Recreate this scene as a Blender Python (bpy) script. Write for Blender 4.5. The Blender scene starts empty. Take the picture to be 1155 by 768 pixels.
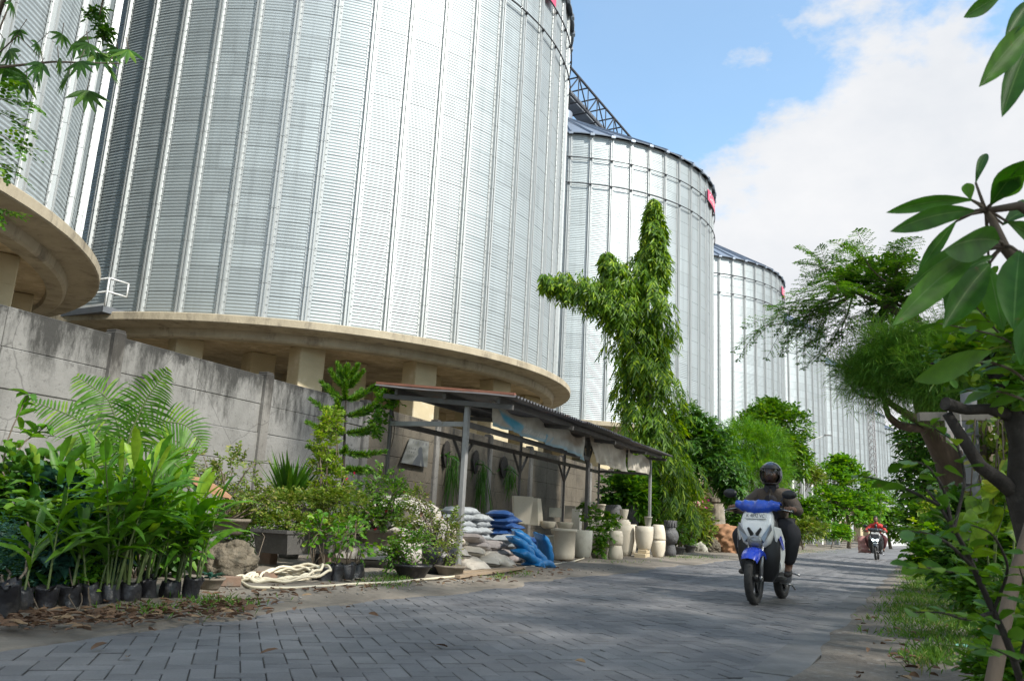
import bpy, bmesh, math, random
import numpy as np
from math import sin, cos, pi, radians
from mathutils import Vector, Matrix, Euler
random.seed(7)
RNG = np.random.default_rng(11)
SC = bpy.context.scene
COL = SC.collection
# ---------------------------------------------------------------- camera and the photo's geometry
F, PITCH, ROLL, CAMH = 905.9, radians(12.49), radians(3.01), 0.78
_fw = np.array([0, cos(PITCH), sin(PITCH)]); _u0 = np.array([0, -sin(PITCH), cos(PITCH)]); _r0 = np.array([1., 0, 0])
_rt = cos(ROLL)*_r0 + sin(ROLL)*_u0
_up = -sin(ROLL)*_r0 + cos(ROLL)*_u0
def ray(x, y): return _fw*F + _rt*(x-577.5) - _up*(y-384.)
def G(x, y, z=0.0):                      # point of the ground (height z) seen at x, y
    d = ray(x, y); t = (z-CAMH)/d[2]; p = d*t; return np.array([p[0], p[1], z])
def P(x, y, Y):                          # point at forward distance Y
    d = ray(x, y); p = d*(Y/d[1]); p[2] += CAMH; return p
def PX(Y): return Y/F                    # metres per pixel (about) at distance Y
cam_d = bpy.data.cameras.new('camera'); cam = bpy.data.objects.new('camera', cam_d); COL.objects.link(cam)
cam_d.sensor_width = 36.0; cam_d.lens = F/1155*36; cam_d.clip_end = 3000; cam_d.clip_start = 0.05
cam.matrix_world = Matrix(((_rt[0], _up[0], -_fw[0], 0), (_rt[1], _up[1], -_fw[1], 0), (_rt[2], _up[2], -_fw[2], CAMH), (0, 0, 0, 1)))
cam_d.dof.use_dof = True; cam_d.dof.focus_distance = 11.0; cam_d.dof.aperture_fstop = 7.0
SC.camera = cam
SC.render.resolution_x = 1024; SC.render.resolution_y = 680
SC.view_settings.view_transform = 'Standard'; SC.view_settings.look = 'None'; SC.view_settings.exposure = EXPOSURE = 1.15
# ---------------------------------------------------------------- objects
def link(o, parent=None):
    COL.objects.link(o)
    if parent is not None: o.parent = parent
    return o
def tag(o, label=None, cat=None, group=None, kind=None):
    if label: o['label'] = label
    if cat: o['category'] = cat
    if group: o['group'] = group
    if kind: o['kind'] = kind
    return o
def empty(name, loc=(0, 0, 0), rz=0.0, label=None, cat=None, group=None):
    o = bpy.data.objects.new(name, None); o.empty_display_size = .1
    o.location = loc; o.rotation_euler = (0, 0, rz); link(o)
    return tag(o, label, cat, group)
def copy_tree(o, parent=None):
    kids = list(o.children); c = o.copy(); COL.objects.link(c)
    if parent is not None: c.parent = parent
    for k in kids: copy_tree(k, c)
    return c
def norm(a):
    a = np.asarray(a, float); return a/np.maximum(np.linalg.norm(a, axis=-1, keepdims=True), 1e-9)
def rotz(a): return np.array([[cos(a), -sin(a), 0], [sin(a), cos(a), 0], [0, 0, 1.]])
def rotx(a): return np.array([[1., 0, 0], [0, cos(a), -sin(a)], [0, sin(a), cos(a)]])
def roty(a): return np.array([[cos(a), 0, sin(a)], [0, 1., 0], [-sin(a), 0, cos(a)]])
class MB:
    """collects geometry for one mesh"""
    def __init__(s): s.V = []; s.F = []; s.n = 0
    def add(s, v, faces, mi=0, smooth=True):
        v = np.asarray(v, float).reshape(-1, 3)
        fs = {}
        if isinstance(faces, np.ndarray): fs[faces.shape[1]] = faces
        else:
            for f in faces: fs.setdefault(len(f), []).append(f)
        for k, a in fs.items(): s.F.append((np.asarray(a, int)+s.n, mi, smooth))
        s.V.append(v); s.n += len(v); return s
    def box(s, c, d, R=None, mi=0, taper=1.0, bev=0.0):
        x, y, z = np.array(d, float)/2
        if bev <= 0:
            v = np.array([[-x,-y,-z],[x,-y,-z],[x,y,-z],[-x,y,-z],[-x*taper,-y*taper,z],[x*taper,-y*taper,z],[x*taper,y*taper,z],[-x*taper,y*taper,z]])
            f = [(3,2,1,0),(4,5,6,7),(0,1,5,4),(1,2,6,5),(2,3,7,6),(3,0,4,7)]
        else:
            b = min(bev, x*.9, y*.9, z*.9); v = []; 
            for sz in (-1, 1):
                tp = taper if sz > 0 else 1.0
                for (ax, ay, az) in ((x-b, y-b, z), (x-b, y, z-b), (x, y-b, z-b)):
                    for sx, sy in ((-1,-1),(1,-1),(1,1),(-1,1)): v.append((sx*ax*tp, sy*ay*tp, sz*az))
            v = np.array(v)
            hull = bmesh.new()
            for q in v: hull.verts.new(q)
            bmesh.ops.convex_hull(hull, input=hull.verts)
            bmesh.ops.dissolve_limit(hull, angle_limit=.02, verts=hull.verts, edges=hull.edges)
            hull.verts.index_update(); v = np.array([q.co[:] for q in hull.verts]); f = [tuple(q.index for q in ff.verts) for ff in hull.faces]; hull.free()
        if R is not None: v = v @ np.asarray(R).T
        return s.add(v+np.asarray(c, float), f, mi, False)
    def beam(s, a, b, w, h, mi=0, up=(0, 0, 1)):
        a = np.asarray(a, float); b = np.asarray(b, float); d = b-a; L = np.linalg.norm(d); d = d/L
        u = np.asarray(up, float)
        if abs(d@u) > .98: u = np.array([1., 0, 0])
        x = norm(np.cross(d, u)); u = np.cross(x, d)
        return s.box((a+b)/2, (w, L, h), np.stack([x, d, u], 1), mi)
    def tube(s, pts, rad, n=8, mi=0, cap=True, smooth=True):
        pts = np.asarray(pts, float); m = len(pts); rad = np.broadcast_to(np.asarray(rad, float), (m,))
        T = np.gradient(pts, axis=0); T = norm(T)
        ref = np.array([0, 0, 1.]) if abs(T[0][2]) < .9 else np.array([1., 0, 0])
        x = norm(np.cross(T[0], ref)); rings = []
        an = np.arange(n)*2*pi/n
        for i in range(m):
            x = norm(x-T[i]*(x@T[i])); y = np.cross(T[i], x)
            rings.append(pts[i]+rad[i]*(np.cos(an)[:, None]*x+np.sin(an)[:, None]*y))
        v = np.concatenate(rings); f = []
        i = np.arange(m-1)[:, None]*n; j = np.arange(n)[None]; jn = (j+1) % n
        q = np.stack([i+j, i+jn, i+n+jn, i+n+j], -1).reshape(-1, 4)
        s.add(v, q, mi, smooth)
        if cap:
            s.F.append((np.array([list(range(n))[::-1]])+s.n-len(v), mi, False))
            s.F.append((np.array([list(range((m-1)*n, m*n))])+s.n-len(v), mi, False))
        return s
    def lathe(s, prof, c=(0, 0, 0), n=24, mi=0, a0=0, a1=2*pi, R=None, smooth=True, ex=1.0):
        prof = np.asarray(prof, float); m = len(prof); full = abs(a1-a0-2*pi) < 1e-6
        k = n if full else n+1
        an = a0+np.arange(k)*(a1-a0)/n
        v = np.stack([np.outer(prof[:, 0], np.cos(an)), np.outer(prof[:, 0], np.sin(an))*ex, np.repeat(prof[:, 1:2], k, 1)], -1).reshape(-1, 3)
        i = np.arange(m-1)[:, None]*k; j = np.arange(n)[None]; jn = (j+1) % k
        q = np.stack([i+j, i+jn, i+k+jn, i+k+j], -1).reshape(-1, 4)
        if R is not None: v = v @ np.asarray(R).T
        return s.add(v+np.asarray(c, float), q, mi, smooth)
    def grid(s, A, mi=0, smooth=True):      # A: (m, n, 3)
        A = np.asarray(A, float); m, n = A.shape[:2]
        i = np.arange(m-1)[:, None]*n; j = np.arange(n-1)[None]
        return s.add(A.reshape(-1, 3), np.stack([i+j, i+j+1, i+n+j+1, i+n+j], -1).reshape(-1, 4), mi, smooth)
    def mesh(s, name, mats):
        me = bpy.data.meshes.new(name)
        V = np.concatenate(s.V).astype(np.float32)
        me.vertices.add(len(V)); me.vertices.foreach_set('co', V.ravel())
        lt = np.concatenate([np.full(len(f), f.shape[1]) for f, _, _ in s.F]); lv = np.concatenate([f.ravel() for f, _, _ in s.F])
        me.loops.add(len(lv)); me.polygons.add(len(lt))
        ls = np.concatenate([[0], np.cumsum(lt)[:-1]])
        me.polygons.foreach_set('loop_start', ls.astype(np.int32)); me.loops.foreach_set('vertex_index', lv.astype(np.int32))
        me.polygons.foreach_set('material_index', np.concatenate([np.full(len(f), mi) for f, mi, _ in s.F]).astype(np.int32))
        me.polygons.foreach_set('use_smooth', np.concatenate([np.full(len(f), sm) for f, _, sm in s.F]))
        me.update(calc_edges=True)
        for m in (mats if isinstance(mats, (list, tuple)) else [mats]): me.materials.append(m)
        return me
    def build(s, name, mats, parent=None, loc=None):
        o = bpy.data.objects.new(name, s.mesh(name, mats)); link(o, parent)
        if loc is not None: o.location = loc
        return o
# ---------------------------------------------------------------- materials
def new_mat(name):
    m = bpy.data.materials.new(name); m.use_nodes = True
    nt = m.node_tree; nt.nodes.clear()
    return m, nt, nt.nodes.new, nt.links.new
def rgb(c): return (c[0], c[1], c[2], 1.0)
_mats = {}
def mat(name, c1, c2=None, scale=3.0, rough=.6, metal=0.0, bump=0.0, bscale=None, detail=6, spec=.5, c3=None, s3=1.0, t3=.6, stretch=None, coat=0.0, rnd=0.0, rvar=.1):
    """noise-mottled surface: c1/c2 mixed by noise, c3 = patches of dirt or wear"""
    if name in _mats: return _mats[name]
    m, nt, N, L = new_mat(name); _mats[name] = m
    out = N('ShaderNodeOutputMaterial'); b = N('ShaderNodeBsdfPrincipled'); L(b.outputs[0], out.inputs[0])
    tc = N('ShaderNodeTexCoord'); mp = N('ShaderNodeMapping'); L(tc.outputs['Object'], mp.inputs[0])
    if stretch: mp.inputs['Scale'].default_value = stretch
    c2 = c2 if c2 is not None else tuple(x*.75 for x in c1)
    n1 = N('ShaderNodeTexNoise'); n1.inputs['Scale'].default_value = scale; n1.inputs['Detail'].default_value = detail; n1.inputs['Roughness'].default_value = .62
    L(mp.outputs[0], n1.inputs['Vector'])
    r = N('ShaderNodeValToRGB'); r.color_ramp.elements[0].position = .33; r.color_ramp.elements[1].position = .67
    r.color_ramp.elements[0].color = rgb(c1); r.color_ramp.elements[1].color = rgb(c2); L(n1.outputs['Fac'], r.inputs[0])
    colr = r.outputs[0]
    if c3 is not None:
        n3 = N('ShaderNodeTexNoise'); n3.inputs['Scale'].default_value = s3; n3.inputs['Detail'].default_value = 8; n3.inputs['Roughness'].default_value = .7; L(mp.outputs[0], n3.inputs['Vector'])
        r3 = N('ShaderNodeValToRGB'); r3.color_ramp.elements[0].position = t3-.08; r3.color_ramp.elements[1].position = t3+.1; L(n3.outputs['Fac'], r3.inputs[0])
        mx = N('ShaderNodeMixRGB'); L(r3.outputs[0], mx.inputs[0]); L(colr, mx.inputs[1]); mx.inputs[2].default_value = rgb(c3); colr = mx.outputs[0]
    if rnd:
        oi = N('ShaderNodeObjectInfo'); mr = N('ShaderNodeMapRange'); mr.inputs[3].default_value = 1-rnd; mr.inputs[4].default_value = 1+rnd; L(oi.outputs['Random'], mr.inputs[0])
        hs = N('ShaderNodeHueSaturation'); L(mr.outputs[0], hs.inputs['Value']); L(colr, hs.inputs['Color']); colr = hs.outputs[0]
    L(colr, b.inputs['Base Color'])
    rr = N('ShaderNodeMapRange'); rr.inputs[3].default_value = max(.02, rough-rvar); rr.inputs[4].default_value = min(1, rough+rvar); L(n1.outputs['Fac'], rr.inputs[0]); L(rr.outputs[0], b.inputs['Roughness'])
    b.inputs['Metallic'].default_value = metal; b.inputs['Specular IOR Level'].default_value = spec; b.inputs['Coat Weight'].default_value = coat
    if bump:
        n2 = N('ShaderNodeTexNoise'); n2.inputs['Scale'].default_value = bscale or scale*6; n2.inputs['Detail'].default_value = 8; L(mp.outputs[0], n2.inputs['Vector'])
        bp = N('ShaderNodeBump'); bp.inputs['Strength'].default_value = 1.0; bp.inputs['Distance'].default_value = bump; L(n2.outputs['Fac'], bp.inputs['Height']); L(bp.outputs[0], b.inputs['Normal'])
    return m
def leafmat(name, ca, cb, cc=None, trans=.35, rough=.45, back=None):
    """leaf surface: every leaf (mesh island) its own shade between ca and cb, some cc"""
    if name in _mats: return _mats[name]
    ca, cb, cc = [(c[0]*.97, c[1]*1.12, c[2]*.62) if c and c[1] > c[0]*1.15 and c[2] < c[1]*.5 else c for c in (ca, cb, cc)]
    m, nt, N, L = new_mat(name); _mats[name] = m
    out = N('ShaderNodeOutputMaterial'); b = N('ShaderNodeBsdfPrincipled'); t = N('ShaderNodeBsdfTranslucent'); mx = N('ShaderNodeMixShader')
    g = N('ShaderNodeNewGeometry'); r = N('ShaderNodeValToRGB'); e = r.color_ramp.elements
    e[0].color = rgb(ca); e[1].position = .8; e[1].color = rgb(cb)
    if cc: x = e.new(.97); x.color = rgb(cc)
    L(g.outputs['Random Per Island'], r.inputs[0]); nz = N('ShaderNodeTexNoise'); nz.inputs['Scale'].default_value = 17; nz.inputs['Detail'].default_value = 6; L(g.outputs['Position'], nz.inputs[0])
    mr = N('ShaderNodeMapRange'); mr.inputs[1].default_value = .3; mr.inputs[2].default_value = .7; mr.inputs[3].default_value = .68; mr.inputs[4].default_value = 1.28; L(nz.outputs[0], mr.inputs[0]); mm = N('ShaderNodeMixRGB'); mm.blend_type = 'MULTIPLY'; mm.inputs[0].default_value = 1; L(r.outputs[0], mm.inputs[1]); L(mr.outputs[0], mm.inputs[2])
    sp = N('ShaderNodeTexNoise'); sp.inputs['Scale'].default_value = 42; sp.inputs['Detail'].default_value = 3; L(g.outputs['Position'], sp.inputs[0]); sr = N('ShaderNodeMapRange'); sr.inputs[1].default_value = .68; sr.inputs[2].default_value = .76; L(sp.outputs[0], sr.inputs[0]); m3 = N('ShaderNodeMixRGB'); L(sr.outputs[0], m3.inputs[0]); L(mm.outputs[0], m3.inputs[1]); m3.inputs[2].default_value = (.16, .115, .04, 1); L(m3.outputs[0], b.inputs['Base Color'])
    hs = N('ShaderNodeHueSaturation'); hs.inputs['Hue'].default_value = .485; hs.inputs['Saturation'].default_value = 1.1; hs.inputs['Value'].default_value = 1.5; L(mm.outputs[0], hs.inputs['Color']); L(hs.outputs[0], t.inputs['Color'])
    b.inputs['Roughness'].default_value = rough; b.inputs['Specular IOR Level'].default_value = .35
    mx.inputs[0].default_value = trans; L(b.outputs[0], mx.inputs[1]); L(t.outputs[0], mx.inputs[2]); L(mx.outputs[0], out.inputs[0])
    return m
# ---------------------------------------------------------------- leaves
def leaves(mb, Pn, D, U, Ln, W, kind='flat', droop=0.0, fold=.25, mi=0):
    Pn = np.asarray(Pn, float); n = len(Pn)
    if n == 0: return
    D = norm(D); S = norm(np.cross(D, np.asarray(U, float))); Nn = np.cross(S, D)
    Ln = np.broadcast_to(np.asarray(Ln, float), (n,))[:, None]; W = np.broadcast_to(np.asarray(W, float), (n,))[:, None]
    dz = np.array([0, 0, -1.]); base = np.arange(n)[:, None]
    def at(t): return Pn+D*Ln*t+dz*Ln*droop*t*t
    if kind == 'flat':
        m = at(.5); v = np.stack([at(0), m+S*W/2+Nn*W*fold, at(1), m-S*W/2+Nn*W*fold], 1)
        mb.add(v.reshape(-1, 3), base*4+np.array([[0, 1, 2, 3]]), mi, True); return
    if kind == 'strip':                       # long thin blade, 3 segments
        v = []
        for t, w in ((0, .7), (.35, 1), (.7, .7)): v += [at(t)+S*W*w/2, at(t)-S*W*w/2]
        v.append(at(1)); v = np.stack(v, 1)
        mb.add(v.reshape(-1, 3), base*7+np.array([[0, 1, 3, 2]]), mi, True); k = mb.n-7*n
        mb.F.append((k+np.concatenate([base*7+np.array([[2, 3, 5, 4]])]), mi, True)); mb.F.append((k+base*7+np.array([[4, 5, 6]]), mi, True)); return
    prof = {'smooth': ((.04, .12), (.12, .28), (.24, .54), (.38, .80), (.52, .97), (.64, 1), (.76, .88), (.87, .60), (.95, .28)), 'lance': ((.12, .55), (.4, 1), (.72, .68)), 'oval': ((.12, .6), (.45, 1), (.8, .72)), 'obov': ((.15, .3), (.45, .8), (.75, 1), (.93, .6)), 'fine': ((.2, .7), (.6, .9)), 'heart': ((.0, .55), (.15, 1), (.45, .9), (.78, .45))}[kind]
    v = [at(0)]
    for t, w in prof:
        m = at(t); v += [m+S*W*w/2+Nn*W*w*fold, m, m-S*W*w/2+Nn*W*w*fold]
    v.append(at(1)); K = len(v); v = np.stack(v, 1); k0 = mb.n
    q = []; tr = [(0, 2, 1), (0, 3, 2)]
    for i in range(len(prof)-1):
        a = 1+3*i; q += [(a, a+1, a+4, a+3), (a+1, a+2, a+5, a+4)]
    a = 1+3*(len(prof)-1); tr += [(a, a+1, K-1), (a+1, a+2, K-1)]
    mb.add(v.reshape(-1, 3), (base[:, None]*K+np.array(tr)[None]).reshape(-1, 3), mi, True)
    if q: mb.F.append(((base[:, None]*K+np.array(q)[None]).reshape(-1, 4)+k0, mi, True))
def rdir(n, rng=None):
    return norm((rng or RNG).normal(size=(n, 3)))
def twigs(mb, B, D, Lt, k, L, W, kind='flat', style='alt', droop=.15, spread=.8, fold=.2, jit=.2, mi=0, tdroop=.15, upw=(0, 0, 1.), wood=None, woodr=.004):
    """B bases, D directions: k leaves along each twig of length Lt"""
    n = len(B)
    if n == 0: return
    B = np.asarray(B, float); D = norm(D); U = np.asarray(upw, float)+RNG.normal(size=(n, 3))*.15
    S = norm(np.cross(D, U)); Nn = np.cross(S, D); Lt = np.broadcast_to(np.asarray(Lt, float), (n,))
    t = (np.arange(k)+.6)/k
    Pn = B[:, None]+D[:, None]*(Lt[:, None, None]*t[None, :, None])+np.array([0, 0, -1.])*(Lt[:, None, None]*tdroop*(t**2)[None, :, None])
    Pn = Pn.reshape(-1, 3)
    rep = lambda a: np.repeat(a, k, 0)
    Dk, Sk, Nk = rep(D), rep(S), rep(Nn)
    sg = np.tile(np.where(np.arange(k) % 2 == 0, 1., -1.), n)[:, None]
    if style == 'alt': ld = Dk*(1-spread*.5)+Sk*sg*spread
    elif style == 'round':
        a = RNG.uniform(0, 2*pi, n*k)[:, None]; ld = Dk*(1-spread*.6)+(Sk*np.cos(a)+Nk*np.sin(a))*spread
    else: ld = Dk*.45+Sk*sg
    ld = norm(ld)+RNG.normal(size=(n*k, 3))*jit
    l = L*RNG.uniform(.7, 1.2, n*k); w = W*RNG.uniform(.75, 1.2, n*k)
    leaves(mb, Pn, ld, Nk+RNG.normal(size=(n*k, 3))*.25, l, w, kind, droop, fold, mi)
    if wood is not None:
        for i in range(n):
            tt = np.linspace(0, 1, 4)[:, None]
            wood.tube(B[i]+D[i]*Lt[i]*tt+np.array([0, 0, -1.])*Lt[i]*tdroop*tt**2, [woodr, woodr*.8, woodr*.6, woodr*.3], 4, cap=False)
def in_ell(c, r, n, outer=.5):
    d = rdir(n); rad = RNG.uniform(outer**3, 1, n)**(1/3.)
    return np.asarray(c)+d*rad[:, None]*np.asarray(r), d
def limb(mb, a, b, r0, r1, sag=.1, n=7, seg=6, mi=0):
    a = np.asarray(a, float); b = np.asarray(b, float); t = np.linspace(0, 1, n)[:, None]
    Lg = np.linalg.norm(b-a); off = RNG.normal(size=3)*Lg*sag
    w = RNG.normal(size=(n, 3))*Lg*.012; w[0] = w[-1] = 0
    mb.tube(a+(b-a)*t+off*(t*(1-t)*2)+w, np.linspace(r0, r1, n), seg, mi)
# ---------------------------------------------------------------- sky, sun
SUN_AZ, SUN_EL = radians(128), radians(43)
w = bpy.data.worlds.new('World'); SC.world = w; w.use_nodes = True
nt = w.node_tree; nt.nodes.clear(); N = nt.nodes.new; L = nt.links.new
wo = N('ShaderNodeOutputWorld'); bg = N('ShaderNodeBackground'); L(bg.outputs[0], wo.inputs[0]); bg.inputs[1].default_value = SKYS = 0.13
sky = N('ShaderNodeTexSky'); sky.sky_type = 'NISHITA'; sky.sun_disc = False; sky.sun_elevation = SUN_EL; sky.sun_rotation = SUN_AZ; sky.air_density = 1.0; sky.dust_density = 1.0; sky.ozone_density = 1.5
tc = N('ShaderNodeTexCoord')
def vmath(op, a, b=None):
    n = N('ShaderNodeVectorMath'); n.operation = op
    if hasattr(a, 'links'): L(a, n.inputs[0])
    else: n.inputs[0].default_value = a
    if b is not None:
        if hasattr(b, 'links'): L(b, n.inputs[1])
        else: n.inputs[1].default_value = b
    return n
def fmath(op, a, b=None, c=None, clamp=False):
    n = N('ShaderNodeMath'); n.operation = op; n.use_clamp = clamp
    for i, x in enumerate((a, b, c)):
        if x is None: continue
        if hasattr(x, 'links'): L(x, n.inputs[i])
        else: n.inputs[i].default_value = x
    return n.outputs[0]
dirv = vmath('NORMALIZE', tc.outputs['Generated']).outputs[0]
pn = np.cross(ray(700, 185), ray(1065, 5)); pn = norm(pn)
if pn @ ray(900, 400) < 0: pn = -pn
side = vmath('DOT_PRODUCT', dirv, tuple(pn)).outputs['Value']
mp = N('ShaderNodeMapping'); mp.inputs['Scale'].default_value = (1, 1, 1.7); L(dirv, mp.inputs[0])
def noise(scale, detail, rough=.6, off=0):
    n = N('ShaderNodeTexNoise'); n.inputs['Scale'].default_value = scale; n.inputs['Detail'].default_value = detail; n.inputs['Roughness'].default_value = rough
    m2 = N('ShaderNodeMapping'); m2.inputs['Location'].default_value = (off, off*.7, off*.3); L(mp.outputs[0], m2.inputs[0]); L(m2.outputs[0], n.inputs[0]); return n.outputs['Fac']
n1 = noise(5.0, 9, .58, 3.1); n2 = noise(2.2, 6, .55, 8.4)
m1 = fmath('ADD', fmath('MULTIPLY', side, 5.0), fmath('MULTIPLY', fmath('SUBTRACT', n1, .5), 3.2))
mr = N('ShaderNodeMapRange'); mr.interpolation_type = 'SMOOTHSTEP'; mr.inputs[1].default_value = -.16; mr.inputs[2].default_value = .34; L(m1, mr.inputs[0])
mr2 = N('ShaderNodeMapRange'); mr2.interpolation_type = 'SMOOTHSTEP'; mr2.inputs[1].default_value = .36; mr2.inputs[2].default_value = .58; L(n2, mr2.inputs[0])
sxyz = N('ShaderNodeSeparateXYZ'); L(dirv, sxyz.inputs[0]); back = fmath('MULTIPLY_ADD', sxyz.outputs[1], -2.2, 1.1, clamp=True)
cov = fmath('MAXIMUM', mr.outputs[0], fmath('MULTIPLY', mr2.outputs[0], fmath('ADD', .12, fmath('MULTIPLY', back, .85))))
n3 = noise(3.1, 7, .6, 1.7)
cr = N('ShaderNodeValToRGB'); cr.color_ramp.elements[0].position = .3; cr.color_ramp.elements[1].position = .68
CB = 3.4
cr.color_ramp.elements[0].color = (.78, .82, .87, 1); cr.color_ramp.elements[1].color = (1.0, 1.0, 1.0, 1); L(n3, cr.inputs[0])
cm = N('ShaderNodeMixRGB'); cm.blend_type = 'MULTIPLY'; cm.inputs[0].default_value = 1; L(cr.outputs[0], cm.inputs[1]); cm.inputs[2].default_value = (CB, CB, CB*1.01, 1)
skb = N('ShaderNodeMixRGB'); skb.blend_type = 'MULTIPLY'; skb.inputs[0].default_value = 1; L(sky.outputs[0], skb.inputs[1]); skb.inputs[2].default_value = (1.02, 1.20, 1.15, 1)
mx = N('ShaderNodeMixRGB'); L(cov, mx.inputs[0]); L(skb.outputs[0], mx.inputs[1]); L(cm.outputs[0], mx.inputs[2]); L(mx.outputs[0], bg.inputs[0])
sd = bpy.data.lights.new('sun', 'SUN'); sd.energy = 2.7; sd.angle = radians(2.5); sd.color = (1.0, .955, .88)
so = bpy.data.objects.new('sun', sd); link(so)
sv = Vector((sin(SUN_AZ)*cos(SUN_EL), cos(SUN_AZ)*cos(SUN_EL), sin(SUN_EL)))
so.rotation_euler = sv.to_track_quat('Z', 'Y').to_euler(); so.location = (20, -20, 40)
# ---------------------------------------------------------------- ground, road, verges
RA = radians(27.0)
def SO(s, o, z=0.0): return np.array([s*sin(RA)+o*cos(RA), s*cos(RA)-o*sin(RA), z])
def inv_SO(p): return p[0]*sin(RA)+p[1]*cos(RA), p[0]*cos(RA)-p[1]*sin(RA)
OL, OR_ = -4.62, -0.97           # paved band, left and right edge
earth = mat('earth', (.16, .14, .115), (.10, .088, .072), 1.5, .95, bump=.02, bscale=9, c3=(.20, .185, .16), s3=4, t3=.6)
mb = MB(); a = 1500
mb.add([(-a, -a, -.06), (a, -a, -.06), (a, a, -.06), (-a, a, -.06)], [(0, 1, 2, 3)]); tag(mb.build('ground', earth), kind='structure')
def paver_mat():
    m, nt, N, L = new_mat('paver'); out = N('ShaderNodeOutputMaterial'); b = N('ShaderNodeBsdfPrincipled'); L(b.outputs[0], out.inputs[0])
    g = N('ShaderNodeNewGeometry'); r = N('ShaderNodeValToRGB'); e = r.color_ramp.elements
    e[0].color = (.142, .142, .146, 1); e[1].color = (.196, .195, .198, 1); L(g.outputs['Random Per Island'], r.inputs[0])
    tc = N('ShaderNodeTexCoord'); n = N('ShaderNodeTexNoise'); n.inputs['Scale'].default_value = .55; n.inputs['Detail'].default_value = 9; n.inputs['Roughness'].default_value = .68; L(tc.outputs['Object'], n.inputs[0])
    r2 = N('ShaderNodeValToRGB'); r2.color_ramp.elements[0].position = .35; r2.color_ramp.elements[1].position = .7; r2.color_ramp.elements[0].color = (.66, .66, .68, 1); r2.color_ramp.elements[1].color = (1.25, 1.22, 1.17, 1); L(n.outputs[0], r2.inputs[0])
    m1 = N('ShaderNodeMixRGB'); m1.blend_type = 'MULTIPLY'; m1.inputs[0].default_value = 1; L(r.outputs[0], m1.inputs[1]); L(r2.outputs[0], m1.inputs[2])
    mpr = N('ShaderNodeMapping'); mpr.vector_type = 'POINT'; mpr.inputs['Rotation'].default_value = (0, 0, RA); L(tc.outputs['Object'], mpr.inputs[0]); mps = N('ShaderNodeMapping'); mps.inputs['Scale'].default_value = (1, .05, 1); L(mpr.outputs[0], mps.inputs[0])
    nt_ = N('ShaderNodeTexNoise'); nt_.inputs['Scale'].default_value = 2.6; nt_.inputs['Detail'].default_value = 5; L(mps.outputs[0], nt_.inputs[0]); rt2 = N('ShaderNodeMapRange'); rt2.inputs[1].default_value = .3; rt2.inputs[2].default_value = .7; rt2.inputs[3].default_value = .80; rt2.inputs[4].default_value = 1.16; L(nt_.outputs[0], rt2.inputs[0]); mt2 = N('ShaderNodeMixRGB'); mt2.blend_type = 'MULTIPLY'; mt2.inputs[0].default_value = 1; L(m1.outputs[0], mt2.inputs[1]); L(rt2.outputs[0], mt2.inputs[2]); m1 = mt2
    ns_ = N('ShaderNodeTexNoise'); ns_.inputs['Scale'].default_value = 1.3; ns_.inputs['Detail'].default_value = 9; ns_.inputs['Roughness'].default_value = .72; L(tc.outputs['Object'], ns_.inputs[0]); rs_ = N('ShaderNodeMapRange'); rs_.inputs[1].default_value = .60; rs_.inputs[2].default_value = .72; rs_.inputs[4].default_value = .45; L(ns_.outputs[0], rs_.inputs[0]); ms_ = N('ShaderNodeMixRGB'); L(rs_.outputs[0], ms_.inputs[0]); L(m1.outputs[0], ms_.inputs[1]); ms_.inputs[2].default_value = (.22, .19, .155, 1); m1 = ms_
    n3 = N('ShaderNodeTexNoise'); n3.inputs['Scale'].default_value = 90; n3.inputs['Detail'].default_value = 4; L(tc.outputs['Object'], n3.inputs[0])
    r3 = N('ShaderNodeMapRange'); r3.inputs[3].default_value = .75; r3.inputs[4].default_value = 1.25; L(n3.outputs[0], r3.inputs[0])
    m2 = N('ShaderNodeMixRGB'); m2.blend_type = 'MULTIPLY'; m2.inputs[0].default_value = 1; L(m1.outputs[0], m2.inputs[1]); L(r3.outputs[0], m2.inputs[2]); L(m2.outputs[0], b.inputs['Base Color'])
    b.inputs['Roughness'].default_value = .72; b.inputs['Specular IOR Level'].default_value = .4
    bp = N('ShaderNodeBump'); bp.inputs['Distance'].default_value = .003; bp.inputs['Strength'].default_value = .8; L(n3.outputs[0], bp.inputs['Height']); L(bp.outputs[0], b.inputs['Normal'])
    return m
PAV = paver_mat()
joint = mat('joint_sand', (.17, .15, .125), (.085, .08, .072), 2.2, .95, bump=.004)
mb = MB()
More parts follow.
